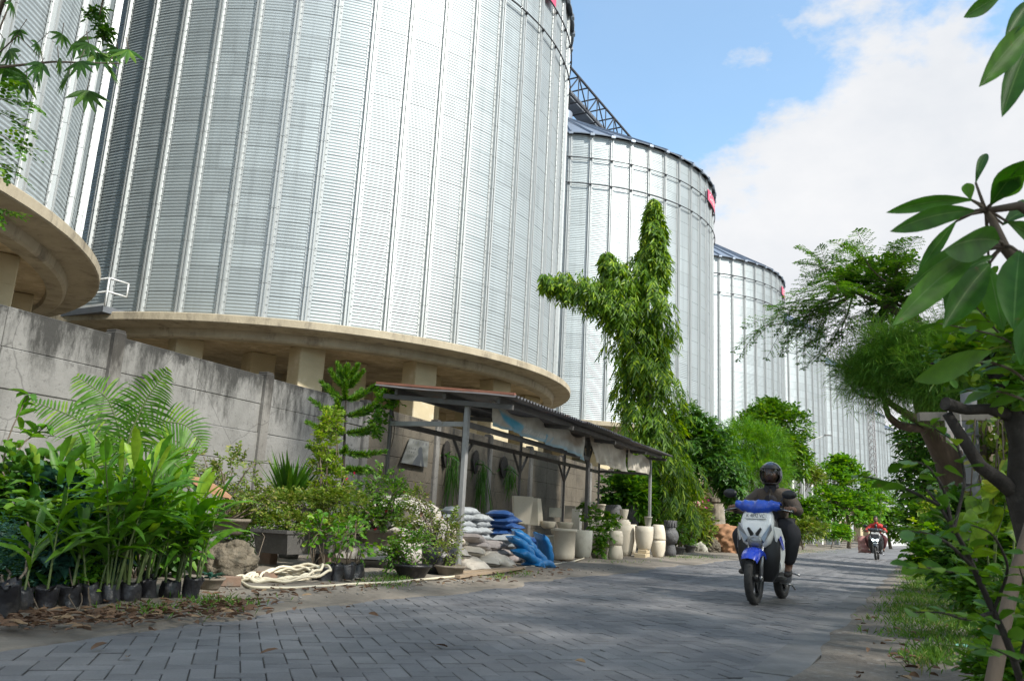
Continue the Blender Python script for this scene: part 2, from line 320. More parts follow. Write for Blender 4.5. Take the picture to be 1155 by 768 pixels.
# bed sheet, then every paver of the herringbone with its own chamfer
ss = np.linspace(-8, 120, 65)
mb.grid(np.array([[SO(s, o, -.012) for o in (OL-.3, OR_+.10)] for s in ss])[:, ::-1], 1)
U = .115; ca = RA-radians(45)
ex = np.array([cos(-ca), sin(-ca)]); ey = np.array([-sin(-ca), cos(-ca)])
tops = []; n_ = 340
I, J = np.meshgrid(np.arange(-n_, n_), np.arange(-n_, n_), indexing='ij'); vv = (I-J) % 4
for kind, (dx, dy) in ((0, (2, 1)), (3, (1, 2))):
    sel = vv == kind; x0 = I[sel]*U; y0 = J[sel]*U; cx_ = x0+dx*U/2; cy_ = y0+dy*U/2
    wc = cx_[:, None]*ex+cy_[:, None]*ey
    s_ = wc[:, 0]*sin(RA)+wc[:, 1]*cos(RA); o_ = wc[:, 0]*cos(RA)-wc[:, 1]*sin(RA)
    ok = (s_ > -1.5) & (s_ < 36) & (o_ > OL-.25) & (o_ < OR_+.04) ; ok &= (wc[:, 1] > .5)
    wc = wc[ok]; m = len(wc); hz = RNG.normal(size=m)*.0016
    tl = RNG.normal(size=(m, 2))*.010
    hx, hy = dx*U/2, dy*U/2; V = []
    for inset, z in ((.003, -.007), (.003, -.0025), (.007, 0.0)):
        for sx, sy in ((-1, -1), (1, -1), (1, 1), (-1, 1)):
            lx, ly = sx*(hx-inset), sy*(hy-inset)
            q = wc+lx*ex+ly*ey; V.append(np.concatenate([q, (z+hz+tl[:, 0]*lx+tl[:, 1]*ly)[:, None]], 1))
    V = np.stack(V, 1).reshape(-1, 3); base = np.arange(m)[:, None, None]*12
    f = np.array([(8, 9, 10, 11)]+[(a+i, a+(i+1) % 4, a+4+(i+1) % 4, a+4+i) for a in (0, 4) for i in range(4)])
    mb.add(V, (base+f[None]).reshape(-1, 4), 0, False)
# beyond the pavers one can tell apart: the same band, worn smooth
mb.grid(np.array([[SO(s, o, -.002) for o in (OL-.2, OR_)] for s in np.linspace(36, 130, 48)])[:, ::-1], 0)
tag(mb.build('road', [PAV, joint]), kind='structure')
# pale concrete edging along the right of the road
conc_edge = mat('concrete_edging', (.185, .182, .178), (.125, .123, .12), 2.5, .85, bump=.004, bscale=40, c3=(.12, .115, .10), s3=3, t3=.62)
mb = MB(); ss = np.arange(-4, 125, 1.0)
for s in ss:
    j = RNG.normal()*.006; a0, a1 = OR_+.06, OR_+.335
    q = [SO(s+.006, a0+j, -.05), SO(s+.994, a0+j, -.05), SO(s+.994, a1+j, -.05), SO(s+.006, a1+j, -.05)]; zz = .003+RNG.normal()*.0015
    t = [x+np.array([0, 0, .05+zz]) for x in q]
    mb.add(np.array(q+t), [(7, 6, 5, 4), (0, 4, 5, 1), (1, 5, 6, 2), (2, 6, 7, 3), (3, 7, 4, 0)], 0, False)
tag(mb.build('road_edging', conc_edge), kind='structure')
def fbm(s, o, k=1.0, seed=0):
    r = np.random.default_rng(seed); z = 0
    for i in range(6):
        f = k*2**i*.5; a, b, ph = r.uniform(-1, 1), r.uniform(-1, 1), r.uniform(0, 6.28); z = z+np.sin(f*(a*s+b*o)*2.2+ph)/2**(i*.75)
    return z
dirt = mat('dirt', (.235, .205, .165), (.14, .12, .095), 1.1, .95, bump=.018, bscale=14, c3=(.10, .085, .065), s3=2.3, t3=.6)
gravel_dirt = mat('gravelly_dirt', (.215, .185, .15), (.125, .105, .085), 2.3, .95, bump=.02, bscale=30, c3=(.27, .26, .245), s3=12, t3=.62)
# left verge: earth strip from the ragged road edge to the wall and beyond
sv_ = np.concatenate([np.arange(-6, 40, .12), np.arange(40, 125, 1.0)]); k = np.concatenate([[0, .0015], np.linspace(0, 1, 26)[1:]**1.4])
edge = OL+.10+.10*fbm(sv_, 0, 1.3, 3)+.05*fbm(sv_, 0, 6, 5)
edge = edge+.30*np.clip((10-sv_)/5, 0, 1)
A = np.zeros((len(sv_), len(k), 3))
for i, s in enumerate(sv_):
    o = edge[i]-k*9.0
    zz = .006+.05*np.clip((edge[i]-o)/.9, 0, 1)+.018*fbm(s, o, 3, 9)*np.clip((edge[i]-o)/.4, 0, 1)
    A[i] = np.stack([s*sin(RA)+o*cos(RA), s*cos(RA)-o*sin(RA), zz], -1)
A[:, 0, 2] = -.012
mb = MB(); mb.grid(A); tag(mb.build('left_verge', dirt), kind='structure')
VERGE = .05
A = np.zeros((len(sv_), len(k), 3)); edge = OR_+.30+.025*fbm(sv_, 0, 2.5, 4)
def vz(s, o, e0=OR_+.3): return .010+.03*np.clip((o-e0)/.9, 0, 1)+.010*fbm(s, o, 2.5, 19)*np.clip((o-e0)/.4, 0, 1)+.05*np.clip(o-e0-1.5, 0, 4)
for i, s in enumerate(sv_):
    o = edge[i]+k*14.0
    zz = vz(s, o, edge[i])
    A[i] = np.stack([s*sin(RA)+o*cos(RA), s*cos(RA)-o*sin(RA), zz], -1)
A[:, 0, 2] = .0
mb = MB(); mb.grid(A[:, ::-1]); tag(mb.build('right_verge', gravel_dirt), kind='structure')
# ---------------------------------------------------------------- grain silos
R_, ZS, ZE, RS = 12.5, 6.26+CAMH, 25.90+CAMH, 13.29
NST, A_ST = 54, 2*pi/54
def silo_c(k):
    az = radians(30.07); return np.array([-10.27+sin(az)*27.03*(k-1), 39.79+cos(az)*27.03*(k-1), 0])
SHH = (ZE-ZS)/21
def galv(name, base, rough, sheets=True):
    m, nt, N, L = new_mat(name); out = N('ShaderNodeOutputMaterial'); b = N('ShaderNodeBsdfPrincipled'); L(b.outputs[0], out.inputs[0])
    tc = N('ShaderNodeTexCoord'); sx = N('ShaderNodeSeparateXYZ'); L(tc.outputs['Object'], sx.inputs[0])
    def fm(op, a, b_=None, c=None):
        n = N('ShaderNodeMath'); n.operation = op
        for i, x in enumerate((a, b_, c)):
            if x is None: continue
            if hasattr(x, 'links'): L(x, n.inputs[i])
            else: n.inputs[i].default_value = x
        return n.outputs[0]
    nz = N('ShaderNodeTexNoise'); nz.inputs['Scale'].default_value = .6; nz.inputs['Detail'].default_value = 8; mp = N('ShaderNodeMapping'); mp.inputs['Scale'].default_value = (1, 1, .25); L(tc.outputs['Object'], mp.inputs[0]); L(mp.outputs[0], nz.inputs[0])
    val = fm('MULTIPLY_ADD', nz.outputs[0], .16, .92)
    if sheets:
        row = fm('DIVIDE', fm('SUBTRACT', sx.outputs[2], ZS), SHH); fr = fm('FRACT', row); ri = fm('FLOOR', row)
        an = fm('FLOOR', fm('DIVIDE', fm('ARCTAN2', sx.outputs[1], sx.outputs[0]), A_ST*2)); cb = N('ShaderNodeCombineXYZ'); L(ri, cb.inputs[0]); L(an, cb.inputs[1])
        wn = N('ShaderNodeTexWhiteNoise'); L(cb.outputs[0], wn.inputs[0])
        val = fm('MULTIPLY', val, fm('MULTIPLY_ADD', wn.outputs[0], .13, .93))
        seam = fm('LESS_THAN', fr, .04); val = fm('MULTIPLY', val, fm('SUBTRACT', 1.0, fm('MULTIPLY', seam, .38)))
        st = N('ShaderNodeTexNoise'); st.inputs['Scale'].default_value = 2.2; st.inputs['Detail'].default_value = 7; st.inputs['Roughness'].default_value = .7; ms = N('ShaderNodeMapping'); ms.inputs['Scale'].default_value = (1, 1, .03); L(tc.outputs['Object'], ms.inputs[0]); L(ms.outputs[0], st.inputs[0]); rs = N('ShaderNodeMapRange'); rs.inputs[1].default_value = .52; rs.inputs[2].default_value = .75; rs.inputs[3].default_value = 1.0; rs.inputs[4].default_value = .74; L(st.outputs[0], rs.inputs[0]); val = fm('MULTIPLY', val, rs.outputs[0])
    mc = N('ShaderNodeMixRGB'); mc.blend_type = 'MULTIPLY'; mc.inputs[0].default_value = 1; mc.inputs[1].default_value = rgb(base); L(val, mc.inputs[2]); L(mc.outputs[0], b.inputs['Base Color'])
    b.inputs['Metallic'].default_value = .56; L(fm('MULTIPLY_ADD', nz.outputs[0], .14, rough-.07), b.inputs['Roughness'])
    return m
GAL = galv('galvanised_sheet', (.41, .455, .465), .52)
GST = galv('galvanised_stiffener', (.47, .49, .485), .52, False)
ROOFM = mat('silo_roof_metal', (.30, .34, .40), (.24, .28, .33), .8, .5, metal=.6)
DARKST = mat('dark_steel', (.05, .052, .06), (.035, .036, .04), 3, .55, metal=.3)
SLABC = mat('slab_concrete', (.46, .40, .29), (.34, .29, .205), 1.4, .85, bump=.012, bscale=12, c3=(.19, .16, .12), s3=2.2, t3=.60, stretch=(1, 1, .45))
SOFF = mat('soffit_concrete', (.58, .46, .29), (.36, .28, .17), .9, .9, bump=.03, bscale=3, c3=(.68, .57, .38), s3=2.2, t3=.57)
COLC = mat('column_concrete', (.56, .47, .30), (.46, .39, .25), .9, .85, bump=.006, bscale=10, c3=(.66, .57, .42), s3=1.3, t3=.62)
# shell: corrugated wall, real waves
nw = int(round((ZE-ZS)/.122)); zz = np.linspace(ZS, ZE, nw*5+1); rr = R_+.0105*np.cos((zz-ZS)/(ZE-ZS)*nw*2*pi)
mb = MB(); mb.lathe(np.stack([rr, zz], 1), n=NST*3); SHELL = mb.mesh('shell', GAL)
# stiffener: hat section with bolted flanges
mb = MB(); prof = [(-.20, .018), (-.115, .018), (-.105, .03), (-.085, .125), (-.03, .125), (-.02, .07), (.02, .07), (.03, .125), (.085, .125), (.105, .03), (.115, .018), (.20, .018)]
zl = np.linspace(ZS-.02, ZE+.02, 15)
for i in range(14):
    z0, z1 = zl[i], zl[i+1]-.012
    A = np.array([[(R_+r, t, z) for t, r in prof] for z in (z0, z1)]); A[1, :, 0] += .004 if i % 2 else 0; A[0, :, 0] += .004 if i % 2 else 0
    mb.grid(A[::-1], 0, False)
    for z in np.arange(z0+.1, z1, .28):
        for t in (-.155, .155): mb.box((R_+.03, t, z), (.03, .035, .035), None, 0)
STIFF = mb.mesh('stiffener', GST)
def ring_mesh(z, r=.035, off=.21):
    mb = MB(); an = np.linspace(0, 2*pi, NST*2+1); 
    mb.tube(np.stack([(R_+off)*np.cos(an), (R_+off)*np.sin(an), np.full_like(an, z)], 1), r, 6, cap=False)
    for i in range(NST):
        a = (i+.5)*A_ST; mb.box(((R_+.17)*cos(a), (R_+.17)*sin(a), z), (.12, .12, .09), rotz(a), 0)
    return mb.mesh('wind_ring', DARKST)
RING1, RING2 = ring_mesh(ZE-1.75), ring_mesh(ZE-3.62)
mb = MB(); ra = math.tan(radians(31.5))
mb.lathe([(R_+.30, ZE-.02), (R_+.32, ZE+.04), (R_-.1, ZE+.28), (.9, ZE+.28+(R_-1)*ra), (.9, ZE+1.2+(R_-1)*ra), (.0, ZE+1.5+(R_-1)*ra)], n=NST, smooth=False)
for i in range(NST):
    a = (i+.5)*A_ST; mb.beam(((R_+.3)*cos(a), (R_+.3)*sin(a), ZE+.10), (cos(a), sin(a), ZE+.36+(R_-1)*ra), .07, .12)
    mb.box(((R_+.27)*cos(a), (R_+.27)*sin(a), ZE-.03), (.16, .3, .16), rotz(a), 0)
ROOF = mb.mesh('roof', ROOFM)
mb = MB(); mb.lathe([(R_-.3, ZS), (RS-.03, ZS), (RS, ZS-.03), (RS, ZS-.27), (RS-.04, ZS-.30), (12.55, ZS-.36), (12.45, ZS-.37)], n=96, mi=0, smooth=False)
SLAB = mb.mesh('base_slab', SLABC)
mb = MB(); mb.lathe([(12.5, ZS-.34), (12.47, ZS-.60), (12.40, ZS-.66), (12.0, ZS-.66), (11.95, ZS-.5)], n=96, smooth=False); RBEAM = mb.mesh('ring_beam', SLABC)
mb = MB(); rr = np.linspace(12.1, .05, 8); mb.lathe([(r, ZS-.52) for r in rr], n=72); SOFFIT = mb.mesh('soffit', SOFF)
mb = MB(); hc = ZS-.53; mb.box((0, 0, hc/2), (.98, .98, hc), None, 0, bev=.03); mb.box((0, 0, hc-.75), (1.0, 1.0, .03), None, 0); COLM = mb.mesh('column', COLC)
RED = mat('sign_red', (.62, .085, .17), (.55, .07, .14), 2, .5); WHT = mat('sign_white', (.8, .8, .8), (.75, .75, .76), 2, .5)
def arc_sign(parent, a0, a1, z0, z1, text):
    mb = MB(); an = np.linspace(a0, a1, 13); r = R_+.24
    mb.grid(np.array([[(r*cos(a), r*sin(a), z) for a in an] for z in (z0, z1)]), 0); mb.grid(np.array([[((r-.05)*cos(a), (r-.05)*sin(a), z) for a in an[::-1]] for z in (z0, z1)]), 0)
    sg = mb.build('sign_panel', RED, parent)
    cu = bpy.data.curves.new('t', 'FONT'); cu.body = text; cu.size = 1.0; cu.resolution_u = 3; cu.extrude = 0
    to = bpy.data.objects.new('t', cu); COL.objects.link(to); bpy.context.view_layer.update()
    me = bpy.data.meshes.new_from_object(to.evaluated_get(bpy.context.evaluated_depsgraph_get())); bpy.data.objects.remove(to)
    co = np.array([v.co[:] for v in me.vertices]); x0, x1 = co[:, 0].min(), co[:, 0].max(); y0, y1 = co[:, 1].min(), co[:, 1].max()
    u = (co[:, 0]-x0)/(x1-x0); v = (co[:, 1]-y0)/(y1-y0); a = a0+(a1-a0)*(.12+.76*u); z = z0+(z1-z0)*(.22+.56*v)
    mb = MB(); mb.add(np.stack([(r+.012)*np.cos(a), (r+.012)*np.sin(a), z], 1), [tuple(p.vertices) for p in me.polygons], 0, False); mb.build('lettering', WHT, sg)
LAB = {0: 'galvanised steel silo cut by the photo left edge, on a round concrete slab', 1: 'biggest galvanised silo standing behind the grey panel wall and the lean-to shelter', 2: 'tall silo rising behind the drooping columnar tree, red sign near its top right',
       3: 'third silo seen along the road, a smaller red sign under its dark eave', 4: 'silo whose top is hidden by the feathery tree leaning over the road', 5: 'silo behind the bright green roadside tree, next to the one hidden by feathery branches', 6: 'narrow looking silo just left of the lattice mast', 7: 'far silo standing directly behind the lattice mast', 8: 'farthest silo, at the road bend right of the lattice mast'}
SILO = {}
for k in range(9):
    c = silo_c(k); e = empty('grain_silo', c, 0, LAB[k], 'silo', 'grain silos in a row'); SILO[k] = e
    def child(name, me, rz=0.0, loc=(0, 0, 0)):
        o = bpy.data.objects.new(name, me); link(o, e); o.rotation_euler = (0, 0, rz); o.location = loc; return o
    child('shell', SHELL); child('roof', ROOF); child('wind_ring', RING1); child('wind_ring', RING2); sb = child('base_slab', SLAB); child('ring_beam', RBEAM); child('soffit', SOFFIT)
    lo, hi = (-165, 45) if k else (-90, 90)
    for i in range(NST):
        a = (i+.5)*A_ST; d = (math.degrees(a)+180) % 360-180
        if lo <= d <= hi: child('stiffener', STIFF, a)
    if k <= 2:
        for rad, n, off in ((11.2, 16, -98), (9.0, 16, -87), (4.6, 7, -80)):
            for i in range(n):
                a = off+i*360/n; dd = (a+180) % 360-180
                if -175 < dd < 60: child('column', COLM, radians(40), (rad*cos(radians(a)), rad*sin(radians(a)), 0))
    else:
        for i in range(16):
            a = -98+i*22.5; dd = (a+180) % 360-180
            if -150 < dd < 10: child('column', COLM, radians(40), (11.2*cos(radians(a)), 11.2*sin(radians(a)), 0))
    if k in (1, 2, 3): arc_sign(e, radians(-31 if k > 1 else -38), radians(-17 if k > 1 else -25), ZE-1.72, ZE-.85, 'Cimbria')
# conveyor gantry over the roofs
zt = ZE+.28+(R_-1)*ra
az = radians(30.07); dv = np.array([sin(az), cos(az), 0]); pv = np.array([cos(az), -sin(az), 0])
def gantry(k0, k1):
    mb = MB(); a = silo_c(k0)*1.0; Lg = 27.03*(k1-k0); a[2] = 36.3
    for so_ in (-1, 1):
        for z in (0, 2.4): mb.beam(a+pv*so_*1.0+[0, 0, z], a+dv*Lg+pv*so_*1.0+[0, 0, z], .16, .16)
        n = int(Lg/2.0)
        for i in range(n):
            p = a+dv*(Lg*i/n)+pv*so_; q = a+dv*(Lg*(i+1)/n)+pv*so_
            mb.beam(p, p+[0, 0, 2.4], .09, .09)
            if i % 2: mb.beam(p, q+[0, 0, 2.4], .09, .09)
            else: mb.beam(p+[0, 0, 2.4], q, .09, .09)
    for i in range(int(Lg/2.0)):
        p = a+dv*(i*2.0); mb.beam(p-pv, p+pv, .1, .1); mb.beam(p-pv+[0, 0, 2.4], p+pv+[0, 0, 2.4], .1, .1)
    for t_ in (0, 2.5, Lg-2.5, Lg):
        for s_ in (-1, 1): q = a+dv*t_+pv*s_*.9; mb.beam(q, q*[1, 1, 0]+[0, 0, zt-2.4], .18, .18)
    e = empty('conveyor_gantry', a, 0, 'dark steel truss bridge running over the silo roofs behind the biggest silo', 'conveyor')
    for f_ in mb.V: f_ -= a
    mb.build('truss', DARKST, e)
    m2 = MB(); m2.box((dv*Lg/2+[0, 0, .55]), (1.2, Lg, .7), np.stack([pv, dv, [0, 0, 1]], 1)); m2.build('conveyor_trough', mat('trough_grey', (.22, .24, .27), (.18, .2, .22), 2, .5, metal=.5), e)
gantry(1, 3)
# service duct and catwalk between the two nearest silos
c0 = silo_c(0)
WSTEEL = mat('white_painted_steel', (.72, .73, .72), (.62, .63, .62), 3, .5, c3=(.35, .27, .2), s3=5, t3=.72)
BLUEP = mat('blue_grey_sheet', (.10, .14, .28), (.07, .10, .2), 2, .5)
a0 = radians(-12.5); b0 = c0+np.array([cos(a0), sin(a0), 0])*(R_+.42)
e = empty('service_ladder', b0, a0, 'white ladder tower with blue grey backing between the two nearest silos', 'ladder')
mb = MB()
for y in (-.34, .34): mb.box((0, y, (ZS+ZE)/2+.02), (.07, .09, ZE-ZS))
mb.build('rail', WSTEEL, e)
mb = MB()
for z in np.arange(ZS, ZE, 3.0): mb.box((-.03, 0, z+1.5), (.05, .60, .10)); mb.box((-.02, .1, z+.9), (.04, .34, .5))
mb.build('bracket', WSTEEL, e)
mb = MB(); mb.box((-.12, 0, (ZS+ZE)/2), (.04, .6, ZE-ZS)); mb.build('backing_sheet', BLUEP, e)
pa, pb = P(92, 345, 28.6), P(140, 352, 27.4); pa[2] = pb[2] = ZS+.02
e = empty('catwalk', (pa+pb)/2, 0, 'short catwalk with white railing bridging the two nearest silos', 'catwalk')
mb = MB(); d = norm(pb-pa); n = np.array([-d[1], d[0], 0]); m_ = (pa+pb)/2
mb.beam(pa-m_-d*1.2, pb-m_, 1.6, .22); mb.build('deck', mat('deck_grey', (.13, .14, .16), (.1, .11, .12), 2, .6), e)
mb = MB(); q = pb-m_-n*.75; q0 = pa-m_-n*.75-d*.2
mb.beam(q0-d*.8+[0, 0, .14], q+[0, 0, .14], .05, .12)
for z in (.62, 1.1): mb.tube([q0+[0, 0, z], q+[0, 0, z]], .03, 6)
for t in (0, .5, 1): mb.tube([q0+(q-q0)*t+[0, 0, .1], q0+(q-q0)*t+[0, 0, 1.1]], .03, 6)
for z in (.62, 1.1): mb.tube([q+[0, 0, z], q+n*.75+[0, 0, z]], .03, 6)
mb.tube([q+n*.75+[0, 0, 1.1], q+n*.75+[0, 0, .62]], .03, 6)
mb.build('railing', WSTEEL, e)
# ---------------------------------------------------------------- concrete panel wall
def wall_mat(name, ca, cb, cdirt, zt):
    m, nt, N, L = new_mat(name); out = N('ShaderNodeOutputMaterial'); b = N('ShaderNodeBsdfPrincipled'); L(b.outputs[0], out.inputs[0])
    tc = N('ShaderNodeTexCoord'); g = N('ShaderNodeNewGeometry')
    def nz(sc, st=(1, 1, 1), det=8, ro=.65):
        mp = N('ShaderNodeMapping'); mp.inputs['Scale'].default_value = st; L(g.outputs['Position'], mp.inputs[0]); n = N('ShaderNodeTexNoise'); n.inputs['Scale'].default_value = sc; n.inputs['Detail'].default_value = det; n.inputs['Roughness'].default_value = ro; L(mp.outputs[0], n.inputs[0]); return n.outputs[0]
    def ramp(x, a, b_, c0=(0, 0, 0), c1=(1, 1, 1)):
        r = N('ShaderNodeValToRGB'); r.color_ramp.elements[0].position = a; r.color_ramp.elements[1].position = b_; r.color_ramp.elements[0].color = rgb(c0); r.color_ramp.elements[1].color = rgb(c1); L(x, r.inputs[0]); return r.outputs[0]
    def mixc(f, a, c, mode='MIX'):
        x = N('ShaderNodeMixRGB'); x.blend_type = mode; L(f, x.inputs[0]) if hasattr(f, 'links') else setattr(x.inputs[0], 'default_value', f); L(a, x.inputs[1]); L(c, x.inputs[2]) if hasattr(c, 'links') else setattr(x.inputs[2], 'default_value', rgb(c)); return x.outputs[0]
    base = ramp(nz(1.6), .32, .68, ca, cb)
    base = mixc(ramp(nz(14, det=4), .58, .75), base, tuple(x*.55 for x in cb))
    # rain streaks: long in z, strongest near the top
    sz = N('ShaderNodeSeparateXYZ'); L(g.outputs['Position'], sz.inputs[0])
    mr = N('ShaderNodeMapRange'); mr.inputs[1].default_value = zt-1.3; mr.inputs[2].default_value = zt; mr.inputs[3].default_value = -.02; mr.inputs[4].default_value = .20; L(sz.outputs[2], mr.inputs[0])
    ad = N('ShaderNodeMath'); ad.operation = 'ADD'; L(nz(2.6, (1, 1, .30), 10, .74), ad.inputs[0]); L(mr.outputs[0], ad.inputs[1])
    base = mixc(ramp(ad.outputs[0], .57, .74), base, cdirt)
    mt = N('ShaderNodeMapRange'); mt.inputs[1].default_value = zt-.42; mt.inputs[2].default_value = zt+.02; mt.inputs[3].default_value = -.25; mt.inputs[4].default_value = .16; L(sz.outputs[2], mt.inputs[0]); a2 = N('ShaderNodeMath'); a2.operation = 'ADD'; L(nz(3.4, (1, 1, .6), 10, .75), a2.inputs[0]); L(mt.outputs[0], a2.inputs[1]); base = mixc(ramp(a2.outputs[0], .54, .66), base, tuple(x*.75 for x in cdirt))
    cv = N('ShaderNodeTexVoronoi'); cv.feature = 'DISTANCE_TO_EDGE'; cv.inputs['Scale'].default_value = .55; wv = N('ShaderNodeMixRGB'); wv.inputs[0].default_value = .12; L(g.outputs['Position'], wv.inputs[1]); nn = N('ShaderNodeTexNoise'); nn.inputs['Scale'].default_value = 3; nn.inputs['Detail'].default_value = 6; L(g.outputs['Position'], nn.inputs[0]); L(nn.outputs['Color'], wv.inputs[2]); L(wv.outputs[0], cv.inputs['Vector']); base = mixc(ramp(cv.outputs['Distance'], .0, .0045, (.55, .55, .55), (0, 0, 0)), base, cdirt)
    L(base, b.inputs['Base Color']); b.inputs['Roughness'].default_value = .9
    bp = N('ShaderNodeBump'); bp.inputs['Distance'].default_value = .008; L(nz(22, det=10), bp.inputs['Height']); L(bp.outputs[0], b.inputs['Normal'])
    return m
ZW = 3.02
WDIRT_SHADED = wall_mat('dirty_shaded_wall_concrete', (.15, .128, .095), (.085, .072, .054), (.02, .018, .016), ZW+.5)  # dirtier bays; shade under the shelter is also painted in as darker concrete
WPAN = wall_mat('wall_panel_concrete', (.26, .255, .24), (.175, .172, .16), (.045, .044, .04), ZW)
WPOST = wall_mat('wall_post_concrete', (.23, .22, .20), (.165, .155, .14), (.05, .046, .04), ZW)
W0 = G(300, 425, ZW); W1 = G(662, 523.5, ZW); wd = norm((W1-W0)[:2]); WD = np.array([wd[0], wd[1], 0]); WN = np.array([wd[1], -wd[0], 0])   # WN points to the road
print('WALL', W0, W1, 'az', math.degrees(math.atan2(wd[0], wd[1])), 'base', G(285, 619), 'post115', G(117, 348, ZW), 'post414', G(414, 452, ZW))
W0[2] = 0; Rw = np.stack([WD, -WN, [0, 0, 1.]], 1)
e = empty('panel_wall', W0, 0, 'long grey precast concrete panel wall, black rain stains along its top', 'wall')
PS = 3.25; NR = 6; ph = ZW/NR
pm = MB(); pm.box((0, 0, 0), (PS-.02, .07, ph-.012), None, 0, bev=.012)
pmh = MB()
for sx in (-1, 1): pmh.box((sx*PS/4, 0, 0), (PS/2-.008, .07, ph-.001), None, 0, bev=.010)
PANEL = pmh.mesh('panel', WPAN); PANEL2 = pmh.mesh('panel', WDIRT_SHADED)
mb = MB(); mb.box((0, 0, ZW/2+.02), (.20, .24, ZW+.06), None, 0, bev=.02); mb.box((0, -.0, ZW+.06), (.17, .2, .04), None, 0, bev=.01); POSTM = mb.mesh('post', WPOST)
rzw = math.atan2(WD[1], WD[0])
for i in range(-5, 8):
    o = bpy.data.objects.new('post', POSTM); link(o, e); o.location = WD*(i*PS); o.rotation_euler = (0, 0, rzw)
    if i < 7:
        for r in range(NR):
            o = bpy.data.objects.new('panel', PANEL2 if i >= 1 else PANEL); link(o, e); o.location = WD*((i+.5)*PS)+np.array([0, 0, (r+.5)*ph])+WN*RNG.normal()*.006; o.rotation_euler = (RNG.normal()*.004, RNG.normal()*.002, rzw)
# ---------------------------------------------------------------- lean-to shelter
def hit_line(A, D, px, py=560):          # point of the vertical plane through A along D seen in column px
    d = ray(px, py)[:2]; M = np.array([[D[0], -d[0]], [D[1], -d[1]]]); t, k = np.linalg.solve(M, -np.asarray(A)[:2])
    q = np.asarray(A, float)+np.asarray(D)*t; return q, k
def line_pt(A, D, px, py):               # same, with the height read at py
    q, k = hit_line(A, D, px, py); q = q.copy(); q[2] = CAMH+ray(px, py)[2]*k; return q
def on_wall(px, py, off=.05): return line_pt(W0+WN*off, WD, px, py)
VZ = .05
PA = G(516, 641, VZ); PB, _ = hit_line(PA, WD, 662, 560); PC, _ = hit_line(PA, WD, 733, 560)
STEEL = mat('grey_paint_steel', (.30, .30, .295), (.22, .22, .215), 4, .55, metal=.2, c3=(.17, .10, .06), s3=7, t3=.68)
STEELD = mat('dull_dark_steel', (.10, .095, .09), (.07, .065, .06), 4, .6, c3=(.14, .08, .05), s3=6, t3=.66)
ROOFC = mat('old_roof_sheet', (.17, .165, .165), (.115, .11, .11), 2.5, .6, metal=.4, c3=(.24, .12, .075), s3=1.8, t3=.63)
RUST = mat('rusty_edge', (.30, .13, .08), (.22, .09, .06), 5, .8)
sh = empty('roadside_shelter', PA, 0, 'open lean-to shelter with dark corrugated roof along the grey panel wall', 'shelter')
def loc(p): return np.asarray(p, float)-PA
FL = line_pt(PA+WN*.85, WD, 581, 447); FR = line_pt(PA+WN*.55, WD, 757, 514)
BL = line_pt(FL, -WN, 425, 434); BR = FR-WN*2.3+WD*.2; BR[2] = FR[2]+.2
print('ROOF', FL, FR, BL, BR, 'posts', PA, PB, PC, np.linalg.norm(PB-PA), np.linalg.norm(PC-PA))
def roofpt(u, v): return (FL*(1-u)+FR*u)*(1-v)+(BL*(1-u)+BR*u)*v
Lr = np.linalg.norm(FR-FL); ns = 7
for k in range(ns):
    u0, u1 = k/ns-.006, (k+1)/ns+.006; us = np.linspace(u0, u1, 97); vs = np.linspace(-.01+.012*RNG.normal(), 1, 6)
    A = np.array([[roofpt(u, v)+np.array([0, 0, .022*cos(u*Lr/.135*2*pi)+.006*(k % 2)+.01*sin(v*7+k)]) for u in us] for v in vs])
    mb = MB(); mb.grid(A-PA); mb.grid((A-PA-np.array([0, 0, .004]))[:, ::-1])
    mb.build('roof_sheet', ROOFC, sh)
mb = MB(); mb.beam(loc(FL*1.0+[0, 0, .03]), loc(BL+[0, 0, .03]), .06, .035); mb.build('edge_trim', RUST, sh)
hB = line_pt(PA, WD, 532, 480)[2]
def post(p, top, m=STEEL, w=.085):
    mb = MB(); mb.box((loc(p)+[0, 0, (top-VZ)/2]), (w, w*.8, top-VZ), Rw, 0, bev=.008); mb.box(loc(p)+[0, 0, .02], (.16, .16, .03), Rw); return mb.build('post', m, sh)
BO = 1.42
bposts = []
for px in (437, 521, 587, 637, 676):
    q, _ = hit_line(PA-WN*BO, WD, px, 520); bposts.append(q)
rt_ = lambda p: min(FL[2], FR[2])-.06+ (BO if False else 0)
for p, z in ((PA, FL[2]-.03), (PB, (FL[2]+FR[2])/2-.03), (PC, FR[2]-.03)): post(p, z, STEEL if p is not PB else STEELD, .09)
for p in bposts: post(p, (FL[2]+FR[2])/2+.05, STEELD, .06)
def beam(a, b, w=.06, h=.08, m=STEELD): mb = MB(); mb.beam(loc(a), loc(b), w, h); mb.build('beam', m, sh)
Z = lambda p, z: np.array([p[0], p[1], z])
beam(Z(PA, hB), Z(PB, hB+.02)); beam(Z(PA, hB), Z(bposts[0], hB+.03), .06, .07, STEEL); beam(Z(PC, hB+.1), Z(bposts[-1], hB+.12), .06, .07, STEELD)
beam(Z(bposts[0], hB+.05), Z(bposts[-1], hB+.1))
for v, dz in ((.12, -.075), (.5, -.075), (.86, -.075)): beam(roofpt(.004, v)+[0, 0, dz], roofpt(.996, v)+[0, 0, dz], .05, .08)
for u in (.01, .25, .5, .75, .97): beam(roofpt(u, .03)+[0, 0, -.15], roofpt(u, .97)+[0, 0, -.15], .05, .07)
for p in bposts[1:4]:
    for s in (-1, 1): beam(Z(p, 1.75), Z(p+WD*s*.45, hB+.08), .04, .04)
for s in (-1, 1): beam(Z(PB-WN*.02, 2.0), Z(PB+WD*s*.4-WN*.02, hB+.3), .04, .04)
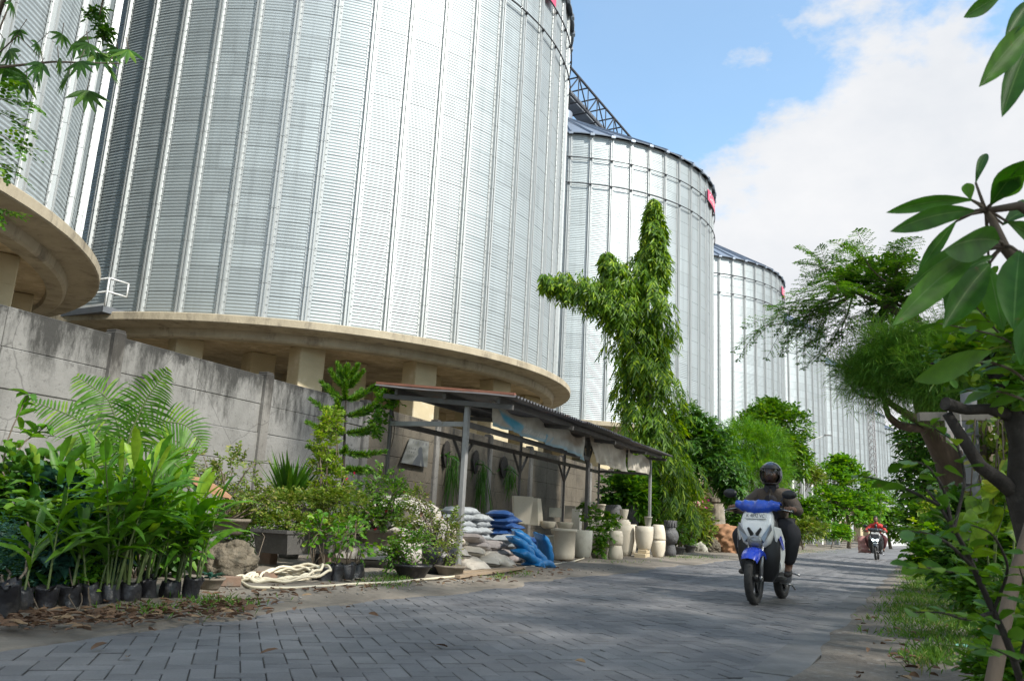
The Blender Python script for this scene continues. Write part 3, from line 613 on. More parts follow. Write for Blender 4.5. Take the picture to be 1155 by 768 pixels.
# ---------------------------------------------------------------- hanging banners
def colour_attr(me, cols):
    a = me.color_attributes.new('col', 'FLOAT_COLOR', 'POINT'); a.data.foreach_set('color', np.concatenate([cols, np.ones((len(cols), 1))], 1).astype(np.float32).ravel())
def attr_mat(name, rough=.7, trans=.0, nscale=6, nv=.25):
    m, nt, N, L = new_mat(name); out = N('ShaderNodeOutputMaterial'); b = N('ShaderNodeBsdfPrincipled'); at = N('ShaderNodeAttribute'); at.attribute_name = 'col'
    tc = N('ShaderNodeTexCoord'); n = N('ShaderNodeTexNoise'); n.inputs['Scale'].default_value = nscale; n.inputs['Detail'].default_value = 8; L(tc.outputs['Object'], n.inputs[0])
    mr = N('ShaderNodeMapRange'); mr.inputs[3].default_value = 1-nv; mr.inputs[4].default_value = 1+nv; L(n.outputs[0], mr.inputs[0])
    mx = N('ShaderNodeMixRGB'); mx.blend_type = 'MULTIPLY'; mx.inputs[0].default_value = 1; L(at.outputs['Color'], mx.inputs[1]); L(mr.outputs[0], mx.inputs[2]); L(mx.outputs[0], b.inputs['Base Color']); b.inputs['Roughness'].default_value = rough
    if trans:
        t = N('ShaderNodeBsdfTranslucent'); ms = N('ShaderNodeMixShader'); ms.inputs[0].default_value = trans; L(mx.outputs[0], t.inputs[0]); L(b.outputs[0], ms.inputs[1]); L(t.outputs[0], ms.inputs[2]); L(ms.outputs[0], out.inputs[0])
    else: L(b.outputs[0], out.inputs[0])
    return m
BANM = attr_mat('banner_vinyl', .6, .3)
def sm(x, a, b): t = np.clip((x-a)/(b-a), 0, 1); return t*t*(3-2*t)
LETM = mat('faded_lettering', (.80, .80, .76), (.66, .65, .60), 9, .7)
def text_mesh(text, size=1.0):
    cu = bpy.data.curves.new('t', 'FONT'); cu.body = text; cu.size = size; cu.resolution_u = 3
    to = bpy.data.objects.new('t', cu); COL.objects.link(to); bpy.context.view_layer.update()
    me = bpy.data.meshes.new_from_object(to.evaluated_get(bpy.context.evaluated_depsgraph_get())); bpy.data.objects.remove(to)
    co = np.array([v.co[:] for v in me.vertices]); co[:, 0] = (co[:, 0]-co[:, 0].min())/np.ptp(co[:, 0]); co[:, 1] = (co[:, 1]-co[:, 1].min())/np.ptp(co[:, 1])
    fs = [tuple(p.vertices) for p in me.polygons]; bpy.data.meshes.remove(me); return co[:, :2], fs
def banner(label, off, T, B, nfold, colf, text=None, seed=0):
    """T, B: photo points of the top and bottom edge, left to right"""
    r = np.random.default_rng(seed)
    Tp = np.array([line_pt(PA+WN*off, WD, *q) for q in T]); Bp = np.array([line_pt(PA+WN*off, WD, *q) for q in B])
    tt = np.linspace(0, 1, len(T)); tb = np.linspace(0, 1, len(B)); nu, nv = 130, 26
    ph = r.uniform(0, 6.28, 4)
    def S(u, v, lift=0):
        u = np.asarray(u); v = np.asarray(v)
        top = np.stack([np.interp(u, tt, Tp[:, i]) for i in range(3)], -1); bot = np.stack([np.interp(u, tb, Bp[:, i]) for i in range(3)], -1)
        top[..., 2] -= .10*np.abs(np.sin(u*pi*nfold))**1.3
        q = top*(1-v)[..., None]+bot*v[..., None]
        fl = (np.sin(u*nfold*2*pi*1.5+ph[0]+v*2.0)*.035+np.sin(u*nfold*2*pi*3.7+ph[1]-v*5)*.018)*(.4+v*.8)+.08*np.abs(np.sin(u*pi*nfold))*np.sin(v*pi)*.6
        return q+WN*(fl+lift)[..., None]
    uu, vv_ = np.meshgrid(np.linspace(0, 1, nu), np.linspace(0, 1, nv)); A = S(uu, vv_)
    c = A.reshape(-1, 3).mean(0); mb = MB(); mb.grid(A-c); o = mb.build('hanging_banner', BANM, None, c)
    colour_attr(o.data, colf(uu.ravel(), vv_.ravel(), r))
    tag(o, label, 'banner')
    if text:
        xy, fs = text_mesh(text[0]); u = text[1]+(text[2]-text[1])*xy[:, 0]; v = text[4]+(text[3]-text[4])*xy[:, 1]
        mb = MB(); mb.add(S(u, v, .006*np.ones_like(u))-c, fs, 0, False); mb.build('lettering', LETM, o)
    return o
def col_a(u, v, r):
    base = np.array([.58, .55, .48])+np.zeros((len(u), 3)); blue = np.array([.10, .42, .62]); pale = np.array([.50, .62, .66]); brown = np.array([.27, .20, .14])
    k = sm(np.sin(u*16-v*3.2+.8), .35, .8)*sm(v, .1, .4)*(1-sm(u, .30, .42)); base = base*(1-k[:, None])+blue*k[:, None]
    k = sm(v, .80, .93)*.75; base = base*(1-k[:, None])+np.array([.28, .55, .70])*k[:, None]
    k = sm(np.sin(u*9+v*2.5), .1, .9)*(1-sm(v, .45, .8))*sm(u, .25, .5)*.8; base = base*(1-k[:, None])+brown*k[:, None]
    k = ((1-sm(np.abs(u-.435), .008, .014))+(1-sm(np.abs(u-.49), .004, .01))*.6)*sm(v, .5, .6); base = base*(1-k[:, None])+blue*k[:, None]
    k = sm(v, .4, .7)*(1-sm(u, .9, 1))*sm(u, .15, .25)*.35; base = base*(1-k[:, None])+pale*k[:, None]
    return base
def col_b(u, v, r):
    base = np.array([.62, .57, .48])+np.zeros((len(u), 3)); k = sm(np.sin(u*7+v*3+1), .2, .9)*(1-sm(v, .3, .9))*.75
    base = base*(1-k[:, None])+np.array([.24, .19, .14])*k[:, None]
    k = (sm(np.sin(v*70), .2, .6)*sm(v, .62, .66)*(1-sm(v, .86, .9))*sm(u, .25, .3)*(1-sm(u, .7, .75)))*.28; base = base*(1-k[:, None])+np.array([.2, .2, .2])*k[:, None]
    return base
banner('torn blue and white vinyl banner with faded lettering under the shelter eave', .16, [(554, 451), (607, 471), (638, 482), (660, 492)], [(554, 479), (584, 489), (620, 502), (644, 510), (661, 520)], 3, col_a, ('MaKerles', .27, .42, .60, .84), 3)
banner('wider of the two beige cloth banners, hanging right of the dark shelter post', .14, [(666, 491), (688, 498), (707, 505)], [(671, 521), (690, 527), (706, 532)], 2, col_b, None, 5)
banner('narrow beige cloth banner hanging at the right end of the shelter', .18, [(708.5, 506), (719, 510), (731, 514)], [(708.5, 529), (720, 532), (733, 535)], 1.4, col_b, None, 8)
# poster on the wall
POSM = attr_mat('poster_print', .6, 0, 14, .3)
cor = [on_wall(462.5, 494, .10), on_wall(484, 498, .08), on_wall(482, 527, .16), on_wall(452.5, 521.5, .16)]
uu, vv_ = np.meshgrid(np.linspace(0, 1, 60), np.linspace(0, 1, 60)); A = ((cor[0]*(1-uu[..., None])+cor[1]*uu[..., None])*(1-vv_[..., None])+(cor[3]*(1-uu[..., None])+cor[2]*uu[..., None])*vv_[..., None])
c = A.reshape(-1, 3).mean(0); mb = MB(); mb.grid((A-c)[::-1]); mb.grid((A-c-WN*.012)); 
o = mb.build('wall_poster', POSM, None, c); u, v = uu[::-1].ravel(), vv_[::-1].ravel()
def poster_cols(u, v):
    b = np.zeros((len(u), 3))+np.array([.13, .132, .118])+(.05*np.sin(u*9+v*4)*np.sin(v*11))[:, None]; d = np.array([.05, .055, .06])
    fig = ((u-.62)**2/.10**2+(v-.42)**2/.16**2 < 1) | ((abs(u-.62-.06*np.sin(v*5)) < .07+.18*(v-.5)) & (v > .45)) | ((abs(u-.72-(v-.6)*.25) < .05) & (v > .5))
    b[fig] = d; ln = np.zeros(len(u), bool)
    for i, vc in enumerate((.40, .54, .68)): ln |= (abs(v-vc) < .035) & (u > .10) & (u < .42) & (np.sin(u*70+i*2) > -.3)
    b[ln] = (.07, .07, .065); hd = (abs(v-.13) < .05) & (np.sin(u*38) > .1) & (u > .2); b[hd] = (.10, .10, .10)
    return b
colour_attr(o.data, np.concatenate([poster_cols(u, v), poster_cols(uu.ravel(), vv_.ravel())]))
tag(o, 'weathered grey poster with a dark figure, fixed on the wall under the shelter roof', 'poster')
# ---------------------------------------------------------------- sacks
def sack_mesh(name, l, w, h, m, seed, sag=0.0, bend=0.0):
    r = np.random.default_rng(seed); nu, nv = 30, 20; u = np.linspace(-1, 1, nu); V = []
    ph = r.uniform(0, 6.28, 8)
    for i, a in enumerate(u):
        e = min(1, max(0, (1-abs(a))/.16)); hh = h/2*(.06+.94*np.sin(min(1, (1-abs(a))/.42)*pi/2)**.8); ww = w/2*(1-.05*(1-e)*-1-.10*np.sin(abs(a)*pi)*0)*(1+.05*(1-e))*(1-.10*(1-abs(a))**6*0)
        for j in range(nv):
            t = 2*pi*j/nv; cx_, cz = cos(t), sin(t)
            x = ww*abs(cx_)**.75*np.sign(cx_); z = hh*abs(cz)**.8*np.sign(cz)
            wr = .05*h*(sin(5*a+ph[0]+3*cx_)+sin(11*a+ph[1]+2*cz)+.7*sin(17*a*cx_+ph[2]))*(.4+e)
            wr += .05*h*sin(a*26+ph[3])*(1-abs(cx_))*(1-e if e < 1 else 0)*3
            z += wr*(.6 if cz > 0 else .3); x += .02*w*sin(7*a+ph[4])
            V.append((a*l/2+(.012*sin(9*cx_+ph[5]) if abs(a) > .97 else 0), x, z+bend*(1-a*a)-bend+ .0))
    A = np.array(V).reshape(nu, nv, 3); A = np.concatenate([A, A[:, :1]], 1)
    mb = MB(); mb.grid(A)
    return mb.mesh(name, m)
def sackmat(name, a, b, c3=None, t3=.66, rough=.55): return mat(name, a, b, 7, rough, bump=.006, bscale=28, c3=c3, s3=6, t3=t3, rnd=.16)
S_WHITE = sackmat('white_woven_sack', (.42, .395, .36), (.34, .315, .285), (.50, .30, .24), .70)
S_GREY = sackmat('grey_plastic_sack', (.35, .375, .39), (.27, .29, .305), (.50, .52, .53), .66, .38)
S_MAUVE = sackmat('dusty_mauve_sack', (.36, .325, .31), (.28, .25, .24), (.42, .40, .39), .66, .45)
S_BEIGE = sackmat('beige_woven_sack', (.62, .565, .48), (.50, .445, .37), (.24, .185, .14), .62)
S_BLUE = sackmat('dark_blue_sack', (.03, .085, .24), (.022, .06, .18), (.12, .2, .36), .72, .35)
S_SKY = sackmat('bright_blue_sack', (.015, .17, .42), (.012, .13, .33), (.10, .30, .52), .74, .38)
SK = {}
for key, m, d in (('W', S_WHITE, (1.15, .72, .36)), ('G', S_GREY, (.60, .40, .125)), ('M', S_MAUVE, (.62, .42, .14)), ('B', S_BEIGE, (.60, .40, .15)), ('D', S_BLUE, (.60, .42, .125)), ('S', S_SKY, (.58, .34, .14))):
    SK[key] = [sack_mesh('sack', *d, m, 10*ord(key)+i, bend=.02 if key in 'GMD' else .05) for i in range(3)]
A0 = PA.copy(); A0[2] = 0
def TE(t, e, z=0): return A0+WD*t+WN*e+np.array([0, 0, z])
def te(p): q = np.asarray(p)[:2]-A0[:2]; return q@WD[:2], q@WN[:2]
yw = math.atan2(WD[1], WD[0])
BIGG = {'W': 'large white sacks heaped behind the shelter post', 'G': 'grey sacks stacked under the shelter', 'M': 'dusty mauve sacks in the stack', 'B': 'beige sacks slumped in front', 'D': 'dark blue sacks at the end of the stack', 'S': 'bright blue sacks leaning in front'}
LBLS = {'W': 'big bulging white woven sack lying in the heap behind the shelter front post', 'G': 'pale grey plastic sack lying flat in the tall stack under the shelter', 'M': 'dusty mauve sack lying low in the stack of bagged soil',
        'B': 'beige woven sack slumped on the ground pile beside the shelter front post', 'D': 'dark blue plastic sack in the column at the right end of the stack', 'S': 'bright blue plastic sack leaning against the front of the stack'}
def sack(key, p, rz=0, rx=0, ry=0, sc=1.0, label=None):
    o = bpy.data.objects.new('sack', SK[key][int(RNG.integers(3))]); link(o); o.location = p; o.rotation_euler = (rx, ry, yw+rz); o.scale = (sc, sc*RNG.uniform(.93, 1.07), sc)
    tag(o, label or LBLS[key], 'sack', BIGG[key]); return o
for n_, q in dict(a=G(545, 640, VZ), b=G(600, 638, VZ), c=G(632, 632, VZ), d=G(520, 640, VZ), e=G(440, 620, VZ), f=G(660, 629, VZ), g=G(745, 626, VZ), h=G(480, 645, VZ)).items(): print('TE', n_, np.round(te(q), 2))
# stack: columns along the wall, seven layers, the right one dark blue
for col, (t, e, keys) in enumerate(((1.55, -.75, 'MMMGGGGG'), (2.20, -.80, 'MMMGGGG'), (1.75, -.25, 'MMM'), (2.55, -.30, 'MMGG'), (2.72, -1.0, 'MMGGGG'), (3.12, -.62, 'MMDGDDD'), (3.18, -.10, 'DDDD'))):
    z = .05
    for i, k in enumerate(keys):
        h = .105 if k in 'GD' else .115
        sack(k, TE(t+RNG.normal()*.03, e+RNG.normal()*.035, z+h*.55), rz=(pi/2 if i % 2 and col in (5, 6) else 0)+RNG.normal()*.07, rx=RNG.normal()*.03, ry=RNG.normal()*.03); z += h
top = sack('D', TE(3.10, -.70, .05+7*.112+.02), .2, 0, .06, 1.0, 'topmost dark blue sack, lying across the very top of the blue column')
# beige slump
for t, e, z, rz, rx, ry, k in ((.45, -.45, .12, .9, 0, .0, 'B'), (.55, -.1, .12, .6, 0, .05, 'B'), (.95, .0, .12, .5, 0, .1, 'B'), (1.0, -.5, .13, .2, 0, .0, 'B'), (.5, -.35, .25, .5, .1, .1, 'B'), (.9, -.2, .25, .3, 0, .15, 'B'), (.6, -.5, .38, .4, 0, .12, 'B'), (1.0, -.55, .37, .1, 0, .2, 'B'),
                            (1.3, .10, .16, -1.1, 0, .35, 'B'), (1.15, .18, .14, -1.0, .1, .3, 'B'), (.75, -.6, .50, .3, 0, .18, 'B'), (1.2, -.35, .42, .1, 0, .25, 'M'), (1.35, -.3, .30, .2, 0, .2, 'M'), (.25, .05, .10, 1.2, 0, 0, 'B'), (.3, -.3, .24, 1.1, 0, 0, 'W')):
    sack(k, TE(t, e, z), rz, rx, ry, .55 if k == 'W' else 1.0, 'small white sack tucked beside the foot of the shelter front post' if k == 'W' else None)
# bright blue
for t, e, z, rz, rx, ry, lb in ((1.95, .28, .42, -.9, .1, .75, 'uppermost bright blue sack draped down the front of the stack'), (1.75, .30, .33, -.8, 0, .7, None), (1.72, .42, .18, -.6, .1, .45, None), (2.05, .42, .22, -.9, 0, .7, None), (1.95, .52, .09, -.2, 0, .05, None), (2.62, .36, .30, -.4, .25, 1.15, 'bright blue sack standing upright on its end, apart from the others')):
    sack('S', TE(t, e, z+.02), rz, rx, ry, 1.0, lb)
# large white sacks behind
for px, z, e, rz, ry, s in ((425, .22, -.9, .2, 0, 1.0), (455, .22, -.6, .1, .05, 1.0), (482, .2, -.75, -.1, .0, 1.0), (508, .2, -.9, .1, .0, .9), (538, .2, -1.3, .1, 0, .95), (440, .50, -.9, .3, .05, 1.1), (470, .52, -.8, -.1, .12, 1.05), (505, .47, -1.0, .1, .1, .9), (538, .48, -1.4, 0, .12, .9), (458, .80, -.95, .1, .12, 1.1)):
    p = hit_line(TE(0, e), WD, px)[0]; p[2] = z; sack('W', p, rz, 0, ry, s)
# ---------------------------------------------------------------- cream cast-stone and dark pots
CREAM = mat('cream_cast_stone', (.62, .56, .45), (.54, .475, .37), 2.5, .85, bump=.004, bscale=40, c3=(.38, .33, .25), s3=2.2, t3=.64, rnd=.10)
GREYST = mat('grey_green_stone', (.40, .39, .33), (.31, .30, .25), 2.5, .85, bump=.004, bscale=40, c3=(.22, .21, .18), s3=3, t3=.62)
DARKST_ = mat('dark_carved_stone', (.115, .115, .118), (.07, .07, .072), 3, .8, bump=.015, bscale=30, c3=(.19, .19, .19), s3=7, t3=.62)
SOIL = mat('potting_soil', (.06, .045, .035), (.035, .027, .02), 8, .95, bump=.01)
def lathe_obj(name, prof, m, parent=None, loc=None, n=28):
    mb = MB(); mb.lathe(prof, n=n); return mb.build(name, m, parent, loc)
def rim(r0, r1, h, t=.02): return [(0, .004), (r0, 0), (r1, h), (r1-t, h), (max(.01, r0-t), .05), (0, .05)]
def vase(prof, h, r):       # unit profile [(radius, height)] -> closed inside
    p = [(0, 0)]+[(a*r, b*h) for a, b in prof]; top = p[-1]; p += [(top[0]*.86, top[1]), (top[0]*.8, top[1]-.12*h), (0, top[1]-.12*h)]; return p
JAR = [(.62, 0), (.66, .03), (.88, .3), (1, .62), (.96, .85), (.80, .98), (.80, 1)]
BARREL = [(.66, 0), (.84, .2), (1, .52), (.97, .8), (.84, 1)]
TUB = [(.80, 0), (.93, .05), (.97, .2), (1.0, .90), (1.12, .91), (1.12, 1)]
UTUB = [(.55, 0), (.85, .12), (1.0, .4), (1.02, 1)]
CONE = [(.6, 0), (.64, .05), (.95, .92), (1.02, .93), (1.02, 1)]
BELL = [(.62, 0), (.90, .25), (1.0, .55), (1.0, .9), (.95, 1)]
def pot(prof, px, py, hpx, wpx, m, label, name='stone_pot', group=None, z=VZ, e=None, cat='pot'):
    p = G(px, py, z) if e is None else line_pt(TE(0, e), WD, px, py); k = PX(p[1]); o = lathe_obj(name, vase(prof, hpx*k, wpx*k/2), m, None, p); o.rotation_euler = (0, 0, RNG.uniform(0, 6)); tag(o, label, cat, group); return p, hpx*k, o
CG = 'cream cast stone pots in front of the shelter'
DTE = te(G(636, 631, VZ)); 
p1, h1, _ = pot(TUB, 636, 631, 33, 24, CREAM, 'wide cream tub with a flat rim, right beside the blue sacks', group=CG)
p2, h2, _ = pot(UTUB, 656, 630.5, 31, 22, GREYST, 'grey green round-bottomed tub beside the wide cream tub', group=CG)
p3, h3, _ = pot(BELL, 675, 630, 25, 21, CREAM, 'cream jar with a leafy climber spilling over it', group=CG)
p4, h4, _ = pot([(.78, 0), (.98, .15), (1, .45), (.86, .9), (.8, 1)], 694, 631.5, 15.5, 16.5, CREAM, 'lower half of the pinched pair of cream pots in front', group=CG)
q = p4.copy(); q[2] += h4; o = lathe_obj('stone_pot', vase([(.80, 0), (.96, .2), (1, .6), (.86, .92), (.7, 1)], 16*PX(q[1]), 8.2*PX(q[1])), CREAM, None, q); tag(o, 'upper half of the pinched pair of cream pots in front', 'pot', CG)
p5, h5, _ = pot(BARREL, 703, 627.5, 34, 24, CREAM, 'tallest cream barrel jar, a small cone pot balanced on it', group=CG)
q = p5.copy(); q[2] += h5*.90; kx = PX(q[1]); o = lathe_obj('stone_pot', vase([(1, 0), (.85, .4), (.55, 1)], 9*kx, 9*kx), CREAM, None, q); tag(o, 'squat domed cream cap set on the tallest barrel jar', 'pot', CG)
q[2] += 9*kx; o = lathe_obj('stone_pot', vase([(.55, 0), (.6, .1), (1, .9), (1, 1)], 11*kx, 5*kx), CREAM, None, q); tag(o, 'small cream cone pot balanced on top of the tallest jar', 'pot', CG)
p6, h6, _ = pot(BARREL, 712, 625, 32, 12, CREAM, 'slim cream jar half hidden behind the tallest barrel jar', group=CG)
pz = G(724, 629, VZ); kx = PX(pz[1])
for j, (dx, dz, sz, lb) in enumerate(((0, 0, (20, 13, 5.0), 'broad cream stone block laid flat under the big round jar'), (2.0, 5.0, (15, 10, 4.0), 'small cream stone block directly under the big round jar'))):
    mb = MB(); mb.box((0, 0, sz[2]*kx/2), np.array(sz)*kx, Rw, 0, bev=.012); o = mb.build('stone_block', mat('sandy_stone', (.56, .46, .30), (.48, .39, .25), 3, .85, bump=.004), None, pz+WD*0+np.array([dx*kx, 0, dz*kx])); tag(o, lb, 'stone block')
q = pz+np.array([2*kx, 0, 9*kx]); o = lathe_obj('stone_pot', vase([(.6, 0), (.72, .06), (.95, .45), (1, .75), (.98, 1)], 25*kx, 10.2*kx), CREAM, None, q); tag(o, 'big round cream jar standing on two stone blocks', 'pot', CG)
p7, h7, _ = pot([(.62, 0), (.72, .1), (.95, .4), (1, .8), (.98, 1)], 742, 628.5, 19, 16.5, CREAM, 'lower cream pot of the capped pair next to the dark urn', group=CG)
q = p7.copy(); q[2] += h7; kx = PX(q[1]); o = lathe_obj('stone_pot', vase([(1.06, 0), (1.0, .1), (.95, .5), (.75, .95), (.6, 1)], 16*kx, 8.2*kx), CREAM, None, q); tag(o, 'upturned cream pot capping the one next to the dark urn', 'pot', CG)
pot(CONE, 676, 583, 14, 14, CREAM, 'cream cone pot raised behind the leafy climber', group=CG, e=-.75)
pot(JAR, 692, 586, 16, 18, DARKST_, 'short dark grey jar behind the small cream cone pot', 'dark_jar', 'dark stone jars', e=-.9)
pot([(.55, 0), (.8, .3), (1, .6), (.92, .85), (.6, 1)], 714, 594.5, 27, 17, DARKST_, 'tall dark carved jar standing behind the cream jars', 'dark_jar', 'dark stone jars', e=-.8)
pot(CONE, 731, 594, 11, 9, GREYST, 'small grey pot at the foot of the last shelter post', group=None, e=.1)
p8, h8, _ = pot([(.9, 0), (1, .4), (.75, .9), (.8, 1)], 756, 627.5, 14, 13, DARKST_, 'rough dark stone base carrying the dark urn', 'dark_jar', 'dark stone jars')
q = p8.copy(); q[2] += h8; kx = PX(q[1]); o = lathe_obj('dark_jar', vase([(.72, 0), (.95, .3), (1, .5), (.85, .75), (.62, .9), (.66, 1)], 17*kx, 9*kx), DARKST_, None, q); tag(o, 'round bellied dark urn on its stone base at the row end', 'pot', 'dark stone jars')
q = q+[0, 0, 17*kx*.98]; mb = MB(); mb.lathe(vase([(.7, 0), (.8, .2), (1, 1)], 8*kx, 7*kx), n=20)
for i in range(14):
    a = i*2*pi/14; mb.box((6.3*kx*cos(a), 6.3*kx*sin(a), 4.5*kx), (1.4*kx, 1.6*kx, 7*kx), rotz(a))
o = mb.build('dark_jar', DARKST_, None, q); tag(o, 'fluted dark crown pot topping the round bellied urn', 'pot', 'dark stone jars')
pot(CONE, 738, 604, 8, 10, DARKST_, 'small fluted dark pot peeping between cream jars', 'dark_jar', 'dark stone jars', e=-.35)
# square planters and slabs behind the tubs
def tapered(px, py, hpx, wpx, label, taper, e, m=CREAM, name='square_planter', rz=0):
    p = line_pt(TE(0, e), WD, px, py); k = PX(p[1]); mb = MB(); h, w_ = hpx*k, wpx*k
    v = []
    for s, z, in ((1.0, 0), (taper, h), (taper*.84, h), (taper*.8, h*.82)): v += [(-w_/2*s, -w_/2*s, z), (w_/2*s, -w_/2*s, z), (w_/2*s, w_/2*s, z), (-w_/2*s, w_/2*s, z)]
    f = [(3, 2, 1, 0), (12, 13, 14, 15)]+[(a+i, a+(i+1) % 4, a+4+(i+1) % 4, a+4+i) for a in (0, 4, 8) for i in range(4)]
    mb.add(v, f, 0, False); o = mb.build(name, m, None, p); o.rotation_euler = (0, 0, yw+rz); tag(o, label, 'planter'); return p
tapered(588, 590, 29, 17, 'square cream planter flaring upwards, behind the grey sacks', 1.25, -1.0, rz=.5)
tapered(602, 592, 29, 17, 'cream planter tapering upwards, right of the flaring one', .62, -1.05)
tapered(650, 604, 29, 9, 'upright pale slab block standing behind the two tubs', 1.0, -.55, mat('pale_stone', (.60, .57, .50), (.52, .49, .42), 3, .85), 'stone_block')
tapered(626, 583, 10, 13, 'grey stone block with a pale end among the bowls', 1.0, -.95, GREYST, 'stone_block', .4)
tapered(643, 585, 14, 11, 'brown grey stone block behind the upright pale slab', 1.0, -1.0, mat('brown_stone', (.34, .30, .24), (.27, .235, .19), 3, .85), 'stone_block', .2)
BOWL = [(.55, 0), (.85, .25), (1, .8), (1, 1)]
for px, py, h, w_, e, lb in ((618, 596, 8, 17, -.75, 'cream stone bowl nearest the dark blue sacks, on the top shelf'), (637, 597, 8, 18, -.75, 'cream stone bowl in the middle of the row above the tubs'), (628, 603, 6, 14, -.5, 'flat cream bowl resting on the wide cream tub rim'), (660, 598, 10, 9, -.8, 'narrow cream bowl right of the upright pale slab')):
    pot(BOWL, px, py, h, w_, CREAM, lb, 'stone_bowl', 'cream bowls above the tubs', e=e, cat='bowl')
mb = MB(); p = line_pt(TE(0, -.75), WD, 636, 604); kx = PX(p[1]); mb.box((0, 0, -8*kx), (62*kx, .5, 16*kx), Rw, 0, bev=.02); o = mb.build('display_plinth', GREYST, None, p); tag(o, 'low grey plinth behind the tubs, carrying bowls and blocks', 'plinth')
pk = line_pt(TE(0, -.9), WD, 690, 587); mb = MB(); mb.box((0, 0, -pk[2]/2+.03), (2.3, .5, pk[2]-.06), Rw, 0, bev=.02); o = mb.build('display_plinth', GREYST, None, pk); tag(o, 'stone plinth behind the cream jars, dark jars standing on it', 'plinth')
# hoses
HOSE = mat('cream_hose', (.66, .60, .46), (.56, .50, .37), 3, .5)
mb = MB(); c = G(318, 657, VZ); pts = []
for i in range(420):
    a = i*2*pi/52; t = i/420; r = .36+.04*sin(i*.013*7)+.03*sin(a*.5); k = .62+.16*sin(t*9)
    pts.append((r*.92*cos(a)*(1+.10*sin(t*17))+.12*t-.06, r*k*sin(a)+.1*sin(t*5), .03+.16*t*(.5+.5*sin(a+1.0))+.012*sin(i)))
pts = np.array(pts)@rotz(.35).T
mb.tube(pts, .014, 6); tag(mb.build('garden_hose', HOSE, None, c), 'cream garden hose lying coiled on the verge below the planter', 'hose')
path = [(262, 653), (285, 662), (330, 663), (372, 660), (410, 658), (460, 655), (510, 650), (560, 645), (600, 638.5), (625, 636), (645, 633.5), (657, 630)]
pp = np.array([G(x, y, VZ+.018) for x, y in path]); pp = np.concatenate([pp, [line_pt(TE(0, .15), WD, 668, 620), line_pt(TE(0, .1), WD, 672, 612)]])
tt = np.linspace(0, 1, len(pp)); t2 = np.linspace(0, 1, 140); q = np.stack([np.interp(t2, tt, pp[:, i]) for i in range(3)], 1)
for _ in range(3): q[1:-1] = (q[:-2]+q[1:-1]*2+q[2:])/4
q += np.stack([np.sin(t2*60)*.015, np.cos(t2*43)*.02, 0*t2], 1)
c = q.mean(0); mb = MB(); mb.tube(q-c, .014, 6); tag(mb.build('garden_hose', HOSE, None, c), 'long cream hose running along the verge edge to the cream jars', 'hose')
# planks and poles lying in front of the beige sacks
WOOD = mat('weathered_wood', (.34, .26, .18), (.24, .18, .12), 3, .85, bump=.004, bscale=30, stretch=(1, 1, 1))
for i, (a, b) in enumerate((((516, 650), (590, 640)), ((520, 645), (575, 641)))):
    A_, B_ = G(*a, VZ+.03), G(*b, VZ+.03); mb = MB(); mb.beam(A_-A_, B_-A_, .07, .03); tag(mb.build('wooden_batten', WOOD, None, A_), ('longer thin wooden batten lying in front of the beige sacks', 'shorter wooden batten lying close against the beige sacks')[i], 'batten')
# ---------------------------------------------------------------- foliage
LF = {
 'deep': leafmat('leaf_deep_green', (.026, .08, .018), (.062, .145, .028), (.13, .22, .04), .30),
 'mid': leafmat('leaf_mid_green', (.040, .11, .018), (.10, .20, .030), (.20, .28, .05), .35),
 'bright': leafmat('leaf_bright_green', (.06, .16, .025), (.13, .27, .04), (.24, .34, .06), .40),
 'lime': leafmat('leaf_lime', (.13, .22, .03), (.24, .32, .05), (.36, .38, .08), .40),
 'blue': leafmat('leaf_blue_green', (.02, .07, .055), (.04, .115, .075), (.07, .15, .09), .25),
 'weep': leafmat('leaf_weeping', (.032, .085, .014), (.16, .26, .022), (.36, .43, .04), .40),
 'pine': leafmat('needles', (.07, .17, .045), (.15, .28, .07), (.22, .30, .10), .4, .6),
 'feath': leafmat('leaf_feathery', (.045, .125, .028), (.10, .21, .04), (.20, .28, .07), .42),
 'dry': leafmat('dry_leaf', (.085, .05, .03), (.18, .105, .06), (.30, .21, .12), .15, .8),
 'olive': leafmat('leaf_olive', (.07, .12, .025), (.17, .21, .045), (.30, .29, .08), .35),
 'pink': leafmat('bract_pink', (.55, .06, .20), (.65, .12, .3), None, .4),
 'red': leafmat('bract_red', (.60, .02, .05), (.65, .05, .08), None, .3),
 'plum': leafmat('leaf_plumeria', (.030, .10, .020), (.055, .155, .028), (.09, .20, .035), .42, .42),
}
BARK = mat('bark', (.16, .125, .09), (.085, .065, .048), 5, .9, bump=.012, bscale=18, stretch=(1, 1, .35), c3=(.24, .21, .17), s3=4, t3=.62)
BARKD = mat('dark_bark', (.035, .028, .022), (.018, .015, .012), 6, .9, bump=.02, bscale=14, c3=(.065, .056, .047), s3=4, t3=.62)
BARKR = mat('reddish_bark', (.13, .09, .065), (.07, .05, .038), 4, .9, bump=.016, bscale=14, stretch=(1, 1, .3))
STEMG = mat('green_stem', (.12, .17, .05), (.08, .11, .035), 6, .6)
BAGM = mat('black_polybag', (.022, .022, .026), (.012, .012, .014), 9, .38, bump=.012, bscale=16, c3=(.085, .075, .062), s3=6, t3=.62)
TERRA = mat('cement_pot', (.24, .205, .165), (.16, .135, .105), 4, .85, bump=.004, bscale=30, c3=(.10, .095, .07), s3=3, t3=.6)
DARKPOT = mat('dark_cement_pot', (.105, .10, .095), (.06, .058, .055), 4, .85, bump=.004, bscale=30, c3=(.17, .16, .14), s3=4, t3=.62)
STONE = mat('field_stone', (.20, .17, .125), (.095, .08, .058), 7, .95, bump=.06, bscale=14, c3=(.055, .05, .035), s3=9, t3=.56)
